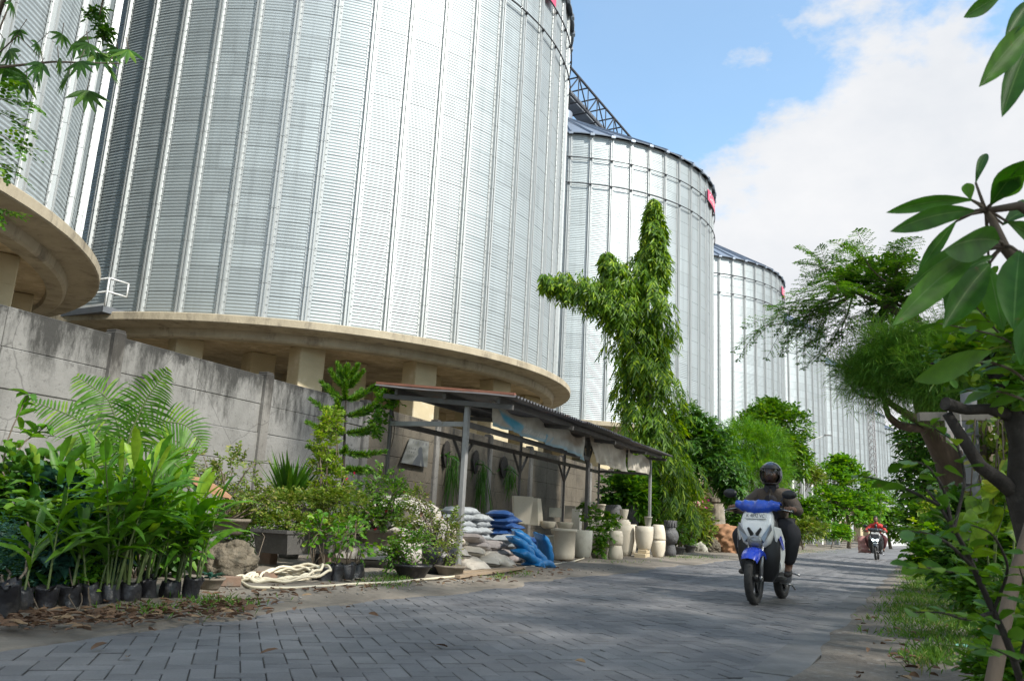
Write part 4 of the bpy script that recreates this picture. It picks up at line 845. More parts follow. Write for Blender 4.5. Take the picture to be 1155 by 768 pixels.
def bag_mesh(r, h, seed):
    q = np.random.default_rng(seed); n = 18; an = np.arange(n+1)*2*pi/n; ph = q.uniform(0, 6.28, 5); rows = []
    for t in np.linspace(0, 1, 9):
        rr = r*(.93+.10*sin(t*3+ph[0]))*(1+.05*np.sin(an*3+ph[1]+t*4)+.035*np.sin(an*7+ph[2]-t*6)+.02*np.sin(t*25+an*2+ph[3])); rr[-1] = rr[0]
        rows.append(np.stack([rr*np.cos(an), rr*np.sin(an), np.full(n+1, h*t)+(.012*np.sin(an*4+ph[4]) if t == 1 else 0)], 1)); rows[-1][-1] = rows[-1][0]
    rows.append(rows[-1]*[.9, .9, 1]-[0, 0, .03]); rows.append(rows[-1]*[.02, .02, 1])
    mb = MB(); mb.grid(np.array(rows)); return mb.mesh('polybag', BAGM)
BAGS = [bag_mesh(.095, .17, i) for i in range(4)]
def off(V, p):
    for a in V.V: a -= p
class Plant:
    """a potted or planted thing: wood and leaf meshes gathered round one base"""
    def __init__(s, name, base, label, cat='plant', group=None):
        s.base = np.asarray(base, float); s.e = empty(name, s.base, 0, label, cat, group); s.w = MB(); s.l = MB()
    def pot(s, prof, m, name='pot', soil=True, z=0):
        mb = MB(); mb.lathe(prof, n=26); mb.build(name, m, s.e, (0, 0, z)); return s
    def bag(s, sc=1.0):
        o = bpy.data.objects.new('polybag', BAGS[int(RNG.integers(4))]); link(o, s.e); o.scale = (sc, sc, sc*RNG.uniform(.9, 1.15)); o.rotation_euler = (RNG.normal()*.05, RNG.normal()*.05, RNG.uniform(0, 6)); return s
    def done(s, wood=None, leaf=None, lname='foliage', wname='stem'):
        if s.w.n: off(s.w, s.base); s.w.build(wname, wood or STEMG, s.e)
        if s.l.n: off(s.l, s.base); s.l.build(lname, leaf, s.e)
        return s.e
def cells(px, py, Y, rx, ry, rd=None):
    k = PX(Y); c = P(px, py, Y); return c, np.array([rx*k, (rd if rd else (rx+ry)/2)*k, ry*k])
def fill(p, c, r, n, Lt, k, L, W, kind='flat', outer=.45, up=.2, droop=.15, style='alt', tdroop=.15, hang=0.0, jit=.25, wood=False, spread=.8, out=1.0):
    B, d = in_ell(c, r, n, outer); B = B-d*Lt*.4
    D = d*out+RNG.normal(size=(n, 3))*.35+np.array([0, 0, up-hang])
    twigs(p.l, B, D, Lt*RNG.uniform(.7, 1.2, n), k, L, W, kind, style, droop, spread, .2, jit, 0, tdroop, wood=p.w if wood else None, woodr=max(.003, W*.12))
def woody(p, base, targets, r0, r1=.006, sag=.12, fork=None):
    f = np.asarray(base, float) if fork is None else np.asarray(fork, float)
    if fork is not None: limb(p.w, base, f, r0, r0*.75, .05, 9, 8)
    for t in targets: limb(p.w, f, t, r0*(.6 if fork is not None else .8), r1, sag)
# --- ginger-like clumps in bags
def ginger(base, n, H, L, W, label, leaf='mid', bag=1.0, lean=.25, group='bagged ginger plants along the verge', name='ginger_plant'):
    p = Plant(name, base, label, 'plant', group); bag *= .82; p.bag(bag); z0 = .12*bag; H = H*.82; L = L*.92
    for i in range(n):
        a = RNG.uniform(0, 2*pi); h = H*RNG.uniform(.6, 1.05); l = lean*RNG.uniform(.3, 1.2)*h
        b = p.base+[.05*cos(a), .05*sin(a), z0]; tip = b+[l*cos(a), l*sin(a), h]; t = np.linspace(0, 1, 6)[:, None]
        pts = b+(tip-b)*t+np.array([l*.4*cos(a), l*.4*sin(a), 0])*(t**2-t); p.w.tube(pts, np.linspace(.009, .004, 6), 5, cap=False)
        m = 8; tt = np.linspace(.42, 1, m); q = b+(tip-b)*tt[:, None]; ang = a+RNG.uniform(0, 3)+np.arange(m)*pi+RNG.normal(size=m)*.35
        D = np.stack([np.cos(ang), np.sin(ang), np.full(m, 1.0)+RNG.normal(size=m)*.5], 1); D[-1] = [.25*cos(a), .25*sin(a), 1]
        leaves(p.l, q, D, np.tile([0, 0, 1.], (m, 1))+RNG.normal(size=(m, 3))*.25, L*RNG.uniform(.7, 1.15, m), W*RNG.uniform(.6, 1.15, m), 'lance', .42, .25)
    return p.done(STEMG, LF[leaf])
GL = ['ginger plant in a black bag, second bag from the left end of the row', 'ginger plant in a black bag, third bag from the left end of the row', 'ginger plant in a black bag, in front of the dark broadleaf bush', 'short ginger plant in a low black bag at the middle of the row',
      'thick ginger clump of many canes in the middle of the bag row', 'ginger clump right of the thickest one, leaves arching right', 'slim ginger plant third from the right end of the bag row', 'tall leaning ginger second from the right end of the bag row', 'ginger with leaves reaching right over the stone, right end of the bag row']
row = [(22, 688, 1, .5), (50, 686, 1, .6), (77, 684, 2, .7), (101, 682, 2, .5), (122, 681, 9, 1.1), (144, 679, 8, 1.1), (166, 676, 5, .8), (191, 674, 7, 1.0), (214, 674, 5, .8)]
for (x, y, n, H), lb in zip(row, GL):
    ginger(G(x, y, VZ), n, H, .52, .078, lb, 'mid' if x < 110 else 'bright', 1.0, .30)
for x, y, n, H, lb in ((60, 668, 7, 1.05, 'tall ginger behind the left half of the bag row'), (110, 664, 8, 1.1, 'tall ginger behind the thick clump, nearest the palm'), (160, 663, 8, 1.0, 'ginger behind the right half of the bag row, below the palm'), (30, 662, 7, 1.15, 'ginger rising in the dark undergrowth near the left edge of the row')):
    ginger(G(x, y, VZ), n, H, .50, .095, lb, 'bright' if x > 90 else 'mid', 1.0, .25, 'second row of bagged ginger')
# feathery dark shrub at the left edge
p = Plant('feathery_shrub', G(2, 694, VZ), 'dark blue green feathery shrub in a bag at the left end of the row'); p.bag(1.1)
c, r = cells(0, 632, 5.7, 38, 46); fill(p, c, r, 170, .16, 10, .045, .012, 'flat', .1, .3, .1, 'pinn', .3)
woody(p, p.base+[0, 0, .15], [c+RNG.normal(size=3)*r*.4 for _ in range(6)], .012); p.done(BARK, LF['blue'])
# broad dark bushes behind
for (x, y, cl, lf, lb) in ((18, 664, [(15, 565, 6.6, 42, 55), (38, 615, 6.25, 40, 38)], 'deep', 'dark broadleaf bush at the left edge behind the bagged plants'),
                           (75, 662, [(70, 575, 6.7, 42, 45), (92, 625, 6.3, 36, 32)], 'blue', 'blue green broadleaf bush behind the bags, left of the palm foot'),
                           (150, 655, [(150, 575, 8.2, 40, 45), (190, 600, 8.0, 35, 35)], 'deep', 'dark low bush growing at the foot of the palm')):
    p = Plant('broadleaf_bush', G(x, y, VZ), lb, 'bush', 'bushes between the bags and the wall')
    for q in cl: c, r = cells(*q); fill(p, c, r, 170, .20, 6, .12, .07, 'oval', .2, .1, .25, hang=.3); woody(p, p.base, [c+RNG.normal(size=3)*r*.5 for _ in range(5)], .012)
    p.done(BARK, LF[lf])
for (x, y, cl, lf, L_, W_, kd, lb) in ((88, 690, [(84, 615, 6.0, 20, 34), (70, 640, 5.95, 18, 20)], 'blue', .10, .085, 'heart', 'heart-leaved creeper hanging in front of the left half of the bag row'), (104, 690, [(100, 640, 6.0, 16, 20), (92, 655, 5.9, 14, 12)], 'bright', .045, .026, 'oval', 'small bright shrub sprouting between the bags at the left half of the row'),
                           (45, 690, [(40, 600, 6.1, 34, 36), (55, 640, 6.0, 26, 22)], 'deep', .13, .06, 'oval', 'dark shrub filling the gap between the feathery shrub and the ginger clump')):
    p = Plant('broadleaf_bush', G(x, y, VZ), lb, 'bush', 'bushes between the bags and the wall')
    for q in cl: c, r = cells(*q); fill(p, c, r, 70, .16, 6, L_, W_, kd, .2, .0, .3, hang=.4); woody(p, p.base, [c], .005)
    p.done(BARK, LF[lf])
# sapling branch with paired leaves at the left edge
p = Plant('leafy_sapling', G(-25, 668, VZ), 'slender sapling with paired oval leaves against the wall at the left edge')
for path in ([(-25, 668, 6.6), (-5, 560, 6.8), (10, 490, 7.0), (32, 445, 7.2)], [(-5, 560, 6.8), (25, 500, 7.1), (60, 475, 7.4)], [(-10, 590, 6.8), (5, 530, 7), (38, 520, 7.2)]):
    q = np.array([P(*a) for a in path]); t = np.linspace(0, 1, 12); q = np.stack([np.interp(t, np.linspace(0, 1, len(path)), q[:, i]) for i in range(3)], 1); p.w.tube(q, np.linspace(.012, .004, 12), 5, cap=False)
    n = 16; b = q[RNG.integers(5, 12, n)]; D = RNG.normal(size=(n, 3))+[.2, 0, .2]; leaves(p.l, b, D, np.tile([0, 0, 1.], (n, 1))+RNG.normal(size=(n, 3))*.3, RNG.uniform(.13, .22, n), RNG.uniform(.05, .08, n), 'oval', .3)
p.done(BARK, LF['bright'])
# --- palm
def frond(p, pts, nl, L, W, up=(.25, -1., .45), w0=.014, sweep=.45):
    pts = np.asarray(pts, float); t = np.linspace(0, 1, 40)
    # smooth curve through the points
    k = np.linspace(0, 1, len(pts)); q = np.stack([np.interp(t, k, pts[:, i]) for i in range(3)], 1)
    for _ in range(10): q[1:-1] = (q[:-2]+2*q[1:-1]+q[2:])/4
    p.w.tube(q, np.linspace(w0, .003, 40), 5, cap=False); T = norm(np.gradient(q, axis=0))
    ti = np.linspace(.22, .99, nl); ii = ti*39; b = np.stack([np.interp(ii, np.arange(40), q[:, i]) for i in range(3)], 1); Td = norm(np.stack([np.interp(ii, np.arange(40), T[:, i]) for i in range(3)], 1))
    S = norm(np.cross(Td, np.asarray(up, float))); Nn = np.cross(S, Td)
    for s in (-1, 1):
        ln = L*np.sin(np.clip((ti-.1)/.9, 0, 1)**.8*pi*.88+.25)*RNG.uniform(.9, 1.05, nl)
        leaves(p.l, b, S*s*.95+Td*.38+Nn*.12+RNG.normal(size=(nl, 3))*.05, Nn, np.maximum(ln, .05), W, 'strip', .30, 0)
pb = G(138, 655, VZ); p = Plant('palm', pb, 'young feather palm arching its fronds in front of the grey wall', 'palm'); Yp = pb[1]; cr = P(136, 545, Yp)
p.w.tube([pb, P(139, 600, Yp), cr], [.05, .04, .03], 8)
for path, L_ in (([(136, 545), (137, 490), (122, 448), (86, 424)], .36), ([(136, 545), (146, 490), (166, 448), (190, 416)], .34), ([(136, 545), (146, 500), (176, 474), (212, 478), (230, 506)], .34), ([(138, 555), (120, 505), (85, 470), (35, 452)], .26),
                 ([(138, 555), (165, 520), (195, 520), (215, 540)], .28), ([(138, 555), (128, 520), (108, 500), (80, 500)], .28)):
    dy = RNG.uniform(-.35, .25); pts = [P(x, y, Yp+dy*i/3) for i, (x, y) in enumerate(path)]; frond(p, pts, 29, L_*1.12, .022)
p.done(STEMG, LF['mid'], 'fronds', 'stalks')
# --- stone, its pot and small things beside
def rock(base, s, seed, m=STONE, label=None, name='boulder', group=None):
    bm = bmesh.new(); bmesh.ops.create_icosphere(bm, subdivisions=5, radius=1.0); r = np.random.default_rng(seed); K = r.normal(size=(14, 3))*1.5; ph = r.uniform(0, 6.28, 14)
    V = np.array([v.co[:] for v in bm.verts]); d = sum(np.sin(V@(K[i]*(1.2+i*.45))+ph[i])/(1.5+i) for i in range(14))*.16
    d = d+.07*np.abs(np.sin(V@K[3]*5+1)*np.sin(V@K[7]*6))+.05*np.sin(V@K[2]*9)*np.sin(V@K[5]*8); V = V*(1+d[:, None]*1.3); V[:, 2] = np.maximum(V[:, 2], -.55); F_ = [tuple(v.index for v in f.verts) for f in bm.faces]; bm.free()
    mb = MB(); mb.add(V*np.asarray(s)+[0, 0, .5*s[2]], F_, 0, True); o = mb.build(name, m, None, base); tag(o, label, 'rock', group); return o
bs = G(250, 646, VZ); k = PX(bs[1]); rock(bs, (28*k, 22*k, 25*k), 4, STONE, 'rough boulder carrying a shallow pot, right of the bagged plants')
BW = lambda r, h: [(0, 0), (r*.62, 0), (r*.68, h*.12), (r*.95, h*.8), (r*1.04, h*.82), (r*1.04, h), (r*.92, h), (r*.9, h*.86), (0, h*.86)]
def shrubpot(name, label, base, prof, m, cl, lf, L, W, n=60, k=6, kind='oval', Lt=.16, up=.3, wood=BARK, extra=None, group=None, pz=0, outer=.2, wr=.014, droop=.15):
    p = Plant(name, base, label, 'plant', group)
    if prof == 'bag': p.bag()
    elif prof: p.pot(prof, m)
    top = p.base+[0, 0, (max(z for r, z in prof)*.86 if prof and prof != 'bag' else .14)]
    for q in cl: c, r = cells(*q); fill(p, c, r, n, Lt, k, L, W, kind, outer, up, droop, wood=True); woody(p, top, [c+RNG.normal(size=3)*r*.45 for _ in range(4)], wr)
    e = p.done(wood, LF[lf])
    if extra:
        mb = MB(); B = np.concatenate([cells(*q)[0]+rdir(extra[1])*cells(*q)[1]*.95 for q in cl]); leaves(mb, B, rdir(len(B)), rdir(len(B)), extra[2], extra[2]*.8, 'oval', 0, .3); off(mb, p.base); mb.build('flowers', LF[extra[0]], e)
    return e
zt_ = 44*k
shrubpot('potted_shrub', 'loose light green shrub in a shallow pot on the boulder', bs+[0, 0, zt_-.03], BW(24*k, 17*k), TERRA, [(232, 548, bs[1], 30, 28), (262, 530, bs[1]+.2, 34, 26), (285, 560, bs[1], 25, 24), (215, 520, bs[1]+.3, 20, 24)], 'olive', .05, .024, 55, 7)
b = G(236, 664, VZ); k = PX(b[1]); p = Plant('small_potted_plant', b, 'small rosette plant in a low clay pot below the boulder'); p.pot(BW(15*k, 12*k), TERRA)
n = 16; a = RNG.uniform(0, 6.28, n); leaves(p.l, np.tile(b+[0, 0, 11*k], (n, 1)), np.stack([np.cos(a), np.sin(a), RNG.uniform(.2, 1.2, n)], 1), np.tile([0, 0, 1.], (n, 1)), .17, .035, 'lance', .4); p.done(STEMG, LF['blue'])
BRICK = mat('old_brick', (.25, .16, .11), (.17, .12, .09), 4, .9, bump=.006, c3=(.2, .19, .16), s3=5, t3=.6)
for (x, y, s, rz, lb) in ((258, 661, (.20, .10, .09), .4, 'old brick lying right of the small rosette pot'), (300, 655, (.22, .11, .10), 1.2, 'old brick propping the left end of the long dark planter')):
    mb = MB(); mb.box((0, 0, s[2]/2), s, rotz(rz), 0, bev=.008); tag(mb.build('brick', BRICK, None, G(x, y, VZ)), lb, 'brick')
c = P(234, 552, 8.7); u, v = np.meshgrid(np.linspace(-1, 1, 16), np.linspace(-1, 1, 9)); A = np.stack([u*.24, -.05*v*v*np.sign(v)+.03*u*u, -.10*u-.05*v*(1-u*u*.8)+.035*np.abs(v)], -1); mb = MB(); mb.grid(A); mb.grid((A+[0, .004, -.003])[:, ::-1]); tag(mb.build('dry_leaf', mat('dry_banana_leaf', (.34, .19, .10), (.22, .11, .06), 6, .8, stretch=(.3, 1, 2)), None, c), 'curled brown dry leaf caught in the shrub above the boulder', 'dry leaf')
# --- bonsai in the long dark planter
b = G(337, 640, VZ); Yb = b[1]; k = PX(Yb); p = Plant('bonsai', b, 'spreading bonsai in the long dark rectangular planter', 'bonsai')
for dx in (-34, 30): mb = MB(); mb.box((dx*k, 0, 8*k), (13*k, 15*k, 16*k), Rw, 0, bev=.01); mb.build('support_block', BRICK, p.e)
mb = MB(); z0 = 16*k; hw, hd, hh = 54*k, 22*k, 24*k
v = []
for s, z in ((.9, 0), (1, hh*.85), (1.06, hh*.86), (1.06, hh), (.96, hh), (.94, hh*.85)): v += [(-hw*s, -hd*s, z), (hw*s, -hd*s, z), (hw*s, hd*s, z), (-hw*s, hd*s, z)]
mb.add(np.array(v)@Rw.T+[0, 0, z0], [(3, 2, 1, 0), (20, 21, 22, 23)]+[(a+i, a+(i+1) % 4, a+4+(i+1) % 4, a+4+i) for a in range(0, 20, 4) for i in range(4)], 0, False); mb.build('planter', DARKPOT, p.e)
tp = b+[0, 0, z0+hh*.85]; fk = P(345, 575, Yb)
pads = [(296, 566, Yb-.2, 40, 15), (340, 566, Yb+.1, 40, 14), (385, 565, Yb-.1, 34, 16), (270, 580, Yb-.2, 26, 12), (330, 588, Yb-.35, 36, 12), (375, 592, Yb-.3, 30, 11)]
for i in range(3): limb(p.w, tp+[(i-1)*.12, 0, 0], fk+RNG.normal(size=3)*.08, .05, .03, .25)
for q in pads: c, r = cells(*q); fill(p, c, r, 210, .10, 7, .042, .024, 'oval', .1, .5); limb(p.w, fk, c, .025, .008, .2)
p.done(BARK, LF['olive'])
# small cluster leaves in front (seedlings in little bags)
for i, (x, y, lb) in enumerate(((352, 655, 'leftmost of the five seedlings in small bags below the planter'), (364, 656, 'second of the five seedlings in small bags, counted from the hose coil'), (377, 655, 'middle one of the five seedlings in small bags below the planter'), (389, 653, 'fourth of the five seedlings, one in from the right end'), (401, 651, 'rightmost of the five seedlings, nearest the round bonsai pot'))):
    b = G(x, y, VZ); shrubpot('seedling', lb, b, 'bag', None, [(x+RNG.uniform(-6, 8), y-50+RNG.uniform(-12, 10), b[1], 17, 20)], 'bright', .075, .05, 14, 4, group='seedlings in small bags', wr=.007)
for (x, y, cl, lf, lb) in ((285, 648, [(280, 598, 11.2, 26, 20), (300, 575, 11.4, 22, 20), (262, 585, 11, 18, 20)], 'mid', 'leafy shrub filling the gap between the boulder and the long planter'), (405, 640, [(398, 602, 12.3, 24, 22), (385, 615, 12, 18, 16), (410, 625, 12, 16, 12)], 'mid', 'leafy shrub between the long planter and the round bowl'), (442, 640, [(440, 612, 12.6, 18, 18), (455, 600, 12.8, 14, 14)], 'olive', 'leafy shrub right of the stone pedestal')):
    p = Plant('low_shrub', G(x, y, VZ), lb, 'bush', 'low shrubs among the pots')
    for q in cl: c, r = cells(*q); fill(p, c, r, 85, .14, 6, .06, .034, 'oval', .2, .3); woody(p, p.base, [c], .006)
    p.done(BARK, LF[lf])
# yucca and croton behind the planter
b = G(325, 630, VZ); p = Plant('strappy_plant', b, 'strap-leaved plant with upright blades behind the long dark planter'); k = PX(b[1]); p.pot(BW(16*k, 34*k), DARKPOT); n = 120
a = RNG.uniform(0, 6.28, n); el = RNG.uniform(.9, 3.2, n); q = P(325, 575, b[1]); leaves(p.l, np.tile(q, (n, 1))+RNG.normal(size=(n, 3))*.02, np.stack([np.cos(a), np.sin(a), el], 1), np.stack([-np.sin(a), np.cos(a), 0*a+.1], 1)*0+np.stack([np.cos(a), np.sin(a), -.2+0*a], 1), RNG.uniform(.65, 1.1, n), .052, 'strip', .12)
p.w.tube([b+[0, 0, .1], q], [.05, .04], 7); p.done(BARK, LF['mid'])
b = G(362, 636, VZ); shrubpot('croton', 'tall yellow green shrub rising behind the spreading bonsai', b, BW(.17, .28), DARKPOT, [(362, 528, b[1], 14, 24), (367, 500, b[1], 15, 24), (374, 476, b[1], 12, 16), (360, 565, b[1], 18, 22), (382, 545, b[1], 16, 26)], 'lime', .07, .03, 55, 8, 'lance', .14, .8)
# araucaria
b = G(384, 632, VZ); Ya = b[1]; k = PX(Ya); p = Plant('norfolk_pine', b, 'young tiered pine with upcurved branches against the wall by the shelter', 'tree'); p.pot(BW(.22, .3), DARKPOT)
top = P(391, 424, Ya); t = np.linspace(0, 1, 14)[:, None]; tr = b+(top-b)*t; p.w.tube(tr, np.linspace(.04, .010, 14), 7)
for py, ln, ncount, upk in ((512, 46, 5, .05), (490, 44, 5, .22), (470, 40, 5, .42), (452, 34, 5, .6), (438, 22, 5, 1.0), (428, 12, 4, 1.6), (530, 42, 4, -.05)):
    f_ = (632-py)/(632-424); o = b+(top-b)*f_; a0 = RNG.uniform(0, 6.28)
    for j in range(ncount):
        a = a0+j*2*pi/ncount+RNG.normal()*.12; L_ = ln*k*RNG.uniform(.85, 1.1); d = np.array([cos(a), sin(a), 0]); s_ = np.linspace(0, 1, 12)
        br = o+d*(s_*L_)[:, None]+np.array([0, 0, 1.])*(L_*(upk*s_**1.4*.9-.06*np.sin(s_*pi)))[:, None]; p.w.tube(br, np.linspace(.010, .004, 12), 5, cap=False)
        m = 420; si = RNG.uniform(.06, 1, m); bp = np.stack([np.interp(si, s_, br[:, c_]) for c_ in range(3)], 1); T = norm(np.gradient(br, axis=0)); Ti = np.stack([np.interp(si, s_, T[:, c_]) for c_ in range(3)], 1)
        leaves(p.l, bp, Ti*.9+rdir(m)*.8+[0, 0, .25], rdir(m), RNG.uniform(.06, .10, m)*(.6+.6*np.sin(si*pi*.85+.3)), .014, 'flat', 0, 0)
p.done(BARKD, LF['mid'], 'needles', 'trunk')
# bougainvillea bonsai in the round bowl on a pedestal
b = G(424, 640, VZ); Yb = b[1]; k = PX(Yb); mb = MB(); mb.lathe([(0, 0), (15*k, 0), (13*k, 16*k), (14*k, 20*k), (0, 20*k)], n=16); tag(mb.build('pedestal', DARKPOT, None, b), 'dark stone pedestal under the round bonsai bowl', 'pedestal')
shrubpot('bonsai', 'dense small-leaved bonsai in the round bowl with one red bloom', b+[0, 0, 20*k], BW(24*k, 21*k), TERRA, [(425, 550, Yb, 36, 26), (405, 570, Yb-.1, 22, 24), (446, 560, Yb, 20, 22), (420, 585, Yb-.2, 30, 12)], 'mid', .042, .024, 130, 7, 'oval', .10, wr=.03, extra=('red', 2, .05))
# small pots nearer the shelter post
b = G(464, 652, VZ); k = PX(b[1]); shrubpot('potted_shrub', 'low bushy plant in a black basin left of the black bucket', b, BW(21*k, 15*k), BAGM, [(462, 615, b[1], 26, 18), (445, 625, b[1], 18, 14)], 'mid', .05, .028, 70, 6)
b = G(494, 648, VZ); k = PX(b[1]); shrubpot('potted_shrub', 'straggly flowering shrub in a tall black bucket by the shelter post', b, [(0, 0), (17*k, 0), (20*k, 30*k), (18*k, 30*k), (0, 26*k)], BAGM, [(478, 590, b[1], 24, 22), (496, 600, b[1], 22, 18), (470, 565, b[1], 16, 16), (458, 600, b[1], 18, 16), (510, 600, b[1], 12, 24)], 'olive', .042, .022, 55, 7, extra=('dry', 2, .05), wr=.01)
b = G(507, 650, VZ); k = PX(b[1]); shrubpot('potted_shrub', 'little plant in a low clay pot at the foot of the shelter post', b, BW(17*k, 12*k), TERRA, [(505, 622, b[1], 16, 14)], 'olive', .04, .022, 40, 6, wr=.007)
# climber on the shelter's back corner
q = bposts[0]; p = Plant('climbing_vine', np.array([q[0], q[1], VZ]), 'green vine climbing the back left corner post of the shelter', 'vine')
p.w.tube([q+[.06*sin(z*4), .05*cos(z*3), z] for z in np.linspace(0, 2.4, 20)], .008, 5)
for a in ((430, 458, q[1]-.1, 13, 20), (426, 478, q[1]-.1, 9, 14), (442, 450, q[1], 12, 9)): c, r = cells(*a); fill(p, c, r, 40, .12, 6, .06, .045, 'oval', .1, .2)
p.done(BARK, LF['bright'])
# hanging ferns on dark boards
BOARD = mat('dark_fern_board', (.03, .025, .02), (.018, .015, .012), 8, .9, bump=.02)
for (px, py, w_, h_, drop, lb) in ((503, 512, 8, 27, 70, 'dark fern board nearest the poster, with long strands hanging'), (536, 521, 8, 24, 75, 'middle fern board on the wall, its strands the thickest'), (568, 527, 10, 22, 30, 'fern board nearest the blue sacks, with short strands')):
    c = on_wall(px, py, .10); k = PX(c[1]); e = empty('hanging_fern', c, 0, lb, 'fern', 'ferns hung on the wall')
    mb = MB(); a = np.linspace(0, 2*pi, 17)[:-1]; rr = np.where(np.sin(a) < 0, 1.0, .85); pr = np.stack([np.cos(a)*w_*k*(1-.35*(np.sin(a) < -.2)*np.abs(np.sin(a))), np.sin(a)*h_*k*.55], 1)
    V = np.concatenate([np.stack([pr[:, 0], 0*a-.035, pr[:, 1]], 1), np.stack([pr[:, 0], 0*a+.0, pr[:, 1]], 1)])@Rw.T; mb.add(V, [tuple(range(16)), tuple(range(31, 15, -1))]+[(i, i+16, (i+1) % 16+16, (i+1) % 16) for i in range(16)], 0, False); mb.build('board', BOARD, e)
    l = MB(); n = 60; x = RNG.normal(size=n)*w_*k*.7+12*k; b = np.stack([x, -.06-RNG.uniform(0, .1, n), RNG.uniform(-.6, .1, n)*h_*k], 1)@Rw.T
    leaves(l, b, np.stack([RNG.normal(size=n)*.15, RNG.normal(size=n)*.15, -np.ones(n)], 1), rdir(n), RNG.uniform(.4, 1.0, n)*drop*k, .022, 'strip', 0)
    n = 8; leaves(l, np.tile([0, 0, -h_*k*.1], (n, 1))-WN*-.05, np.stack([RNG.normal(size=n), RNG.normal(size=n)*.3, RNG.uniform(.2, .8, n)], 1)+WN*.5, np.tile(WN, (n, 1)), 22*k, .05, 'strip', .8)
    l.build('strands', LF['deep'], e)
# climber over the cream jar
p = Plant('jar_climber', p3+[0, 0, h3*.86], 'leafy climber rooted in the cream jar, spilling over its rim', 'plant'); Yc = p3[1]
for q in ((672, 590, Yc-.2, 17, 16), (664, 575, Yc, 11, 9), (682, 603, Yc-.3, 13, 12), (677, 617, Yc-.35, 7, 10), (690, 586, Yc-.1, 9, 8)): c, r = cells(*q); fill(p, c, r, 40, .12, 6, .075, .05, 'oval', .1, .1); woody(p, p.base, [c, c+r*.5], .01)
p.done(BARK, LF['mid'])
# ---------------------------------------------------------------- trees and bushes by the road
def tree(name, label, base, clumps, leaf, L, W, n=60, k=6, Lt=.35, kind='flat', trunk=.14, fork=None, wood=None, up=.2, hang=0, droop=.15, outer=.35, group=None, style='alt', cat='tree', tdroop=.15, dens=None, jit=.25, spread=.8, out=1.0):
    p = Plant(name, base, label, cat, group); C_ = []
    for q in clumps: c, r = cells(*q[:5]); C_.append((c, r, q[5] if len(q) > 5 else 1.0))
    f = np.asarray(fork, float) if fork is not None else np.mean([c for c, _, _ in C_], 0)*.6+p.base*.4
    limb(p.w, p.base-[0, 0, .1], f, trunk, trunk*.7, .06, 9, 10)
    for c, r, m in C_:
        limb(p.w, f, c, trunk*.45, trunk*.12, .12)
        for _ in range(3): limb(p.w, f*.4+c*.6, c+rdir(1)[0]*r*.7, trunk*.2, trunk*.05, .1, 6, 5)
        fill(p, c, r, int(n*m), Lt, k, L, W, kind, outer, up, droop, style, tdroop, hang, jit, spread=spread, out=out)
    return p.done(wood or BARK, LF[leaf], 'crown', 'trunk')
def gpt(px, Y, z=VZ): q = P(px, 560, Y); q[2] = z; return q
# --- drooping columnar tree
def weeping(p, axis, rad, n, L=.22):
    """axis: (m,3) points, rad: (m,) radii; drooping shoots all round"""
    axis = np.asarray(axis, float); m = len(axis); t = RNG.uniform(0, 1, n)**.9; x = np.linspace(0, 1, m)
    c = np.stack([np.interp(t, x, axis[:, i]) for i in range(3)], 1); r = np.interp(t, x, rad); a = RNG.uniform(0, 2*pi, n)
    T = norm(np.gradient(axis, axis=0)); Ti = norm(np.stack([np.interp(t, x, T[:, i]) for i in range(3)], 1)); ref = np.tile([1., 0.2, .1], (n, 1)); X = norm(np.cross(Ti, ref)); Yv = np.cross(Ti, X)
    o = X*np.cos(a)[:, None]+Yv*np.sin(a)[:, None]; lump = 1+.30*np.sin(a*2+t*33)+.24*np.sin(t*57+a*3)
    B = c+o*(r*lump*RNG.uniform(.45, 1.0, n))[:, None]
    D = o*.45+np.array([0, 0, -1.])+RNG.normal(size=(n, 3))*.18
    twigs(p.l, B, D, RNG.uniform(.30, .62, n)*(.45+.55*np.minimum(1, r/max(rad))), 9, L, L*.25, 'lance', 'alt', .30, .55, .15, .22, 0, .1)
Yt = 25.5; b = gpt(752, Yt); p = Plant('columnar_tree', b, 'tall drooping columnar tree with a side arm, rising behind the shelter end', 'tree')
ax = [P(x, y, Yt) for x, y in ((752, 590), (742, 540), (733, 480), (731, 420), (729, 360), (733, 300), (737, 260), (737, 224))]
p.w.tube([b]+ax, np.linspace(.17, .02, 9), 8)
k = PX(Yt); weeping(p, ax, np.array([40, 37, 35, 30, 25, 19, 11, 2])*k, 2300)
ax2 = [P(x, y, Yt-.3) for x, y in ((722, 430), (712, 370), (700, 330), (692, 305), (683, 284))]; p.w.tube(ax2, np.linspace(.08, .02, 5), 6); weeping(p, ax2, np.array([24, 24, 21, 15, 4])*k, 560)
ax3 = [P(x, y, Yt-.5) for x, y in ((708, 352), (685, 332), (660, 322), (635, 318), (611, 313))]; p.w.tube(ax3, np.linspace(.06, .015, 5), 6); weeping(p, ax3, np.array([18, 17, 15, 12, 5])*k, 420, .2)
p.done(BARK, LF['weep'], 'crown', 'trunk')
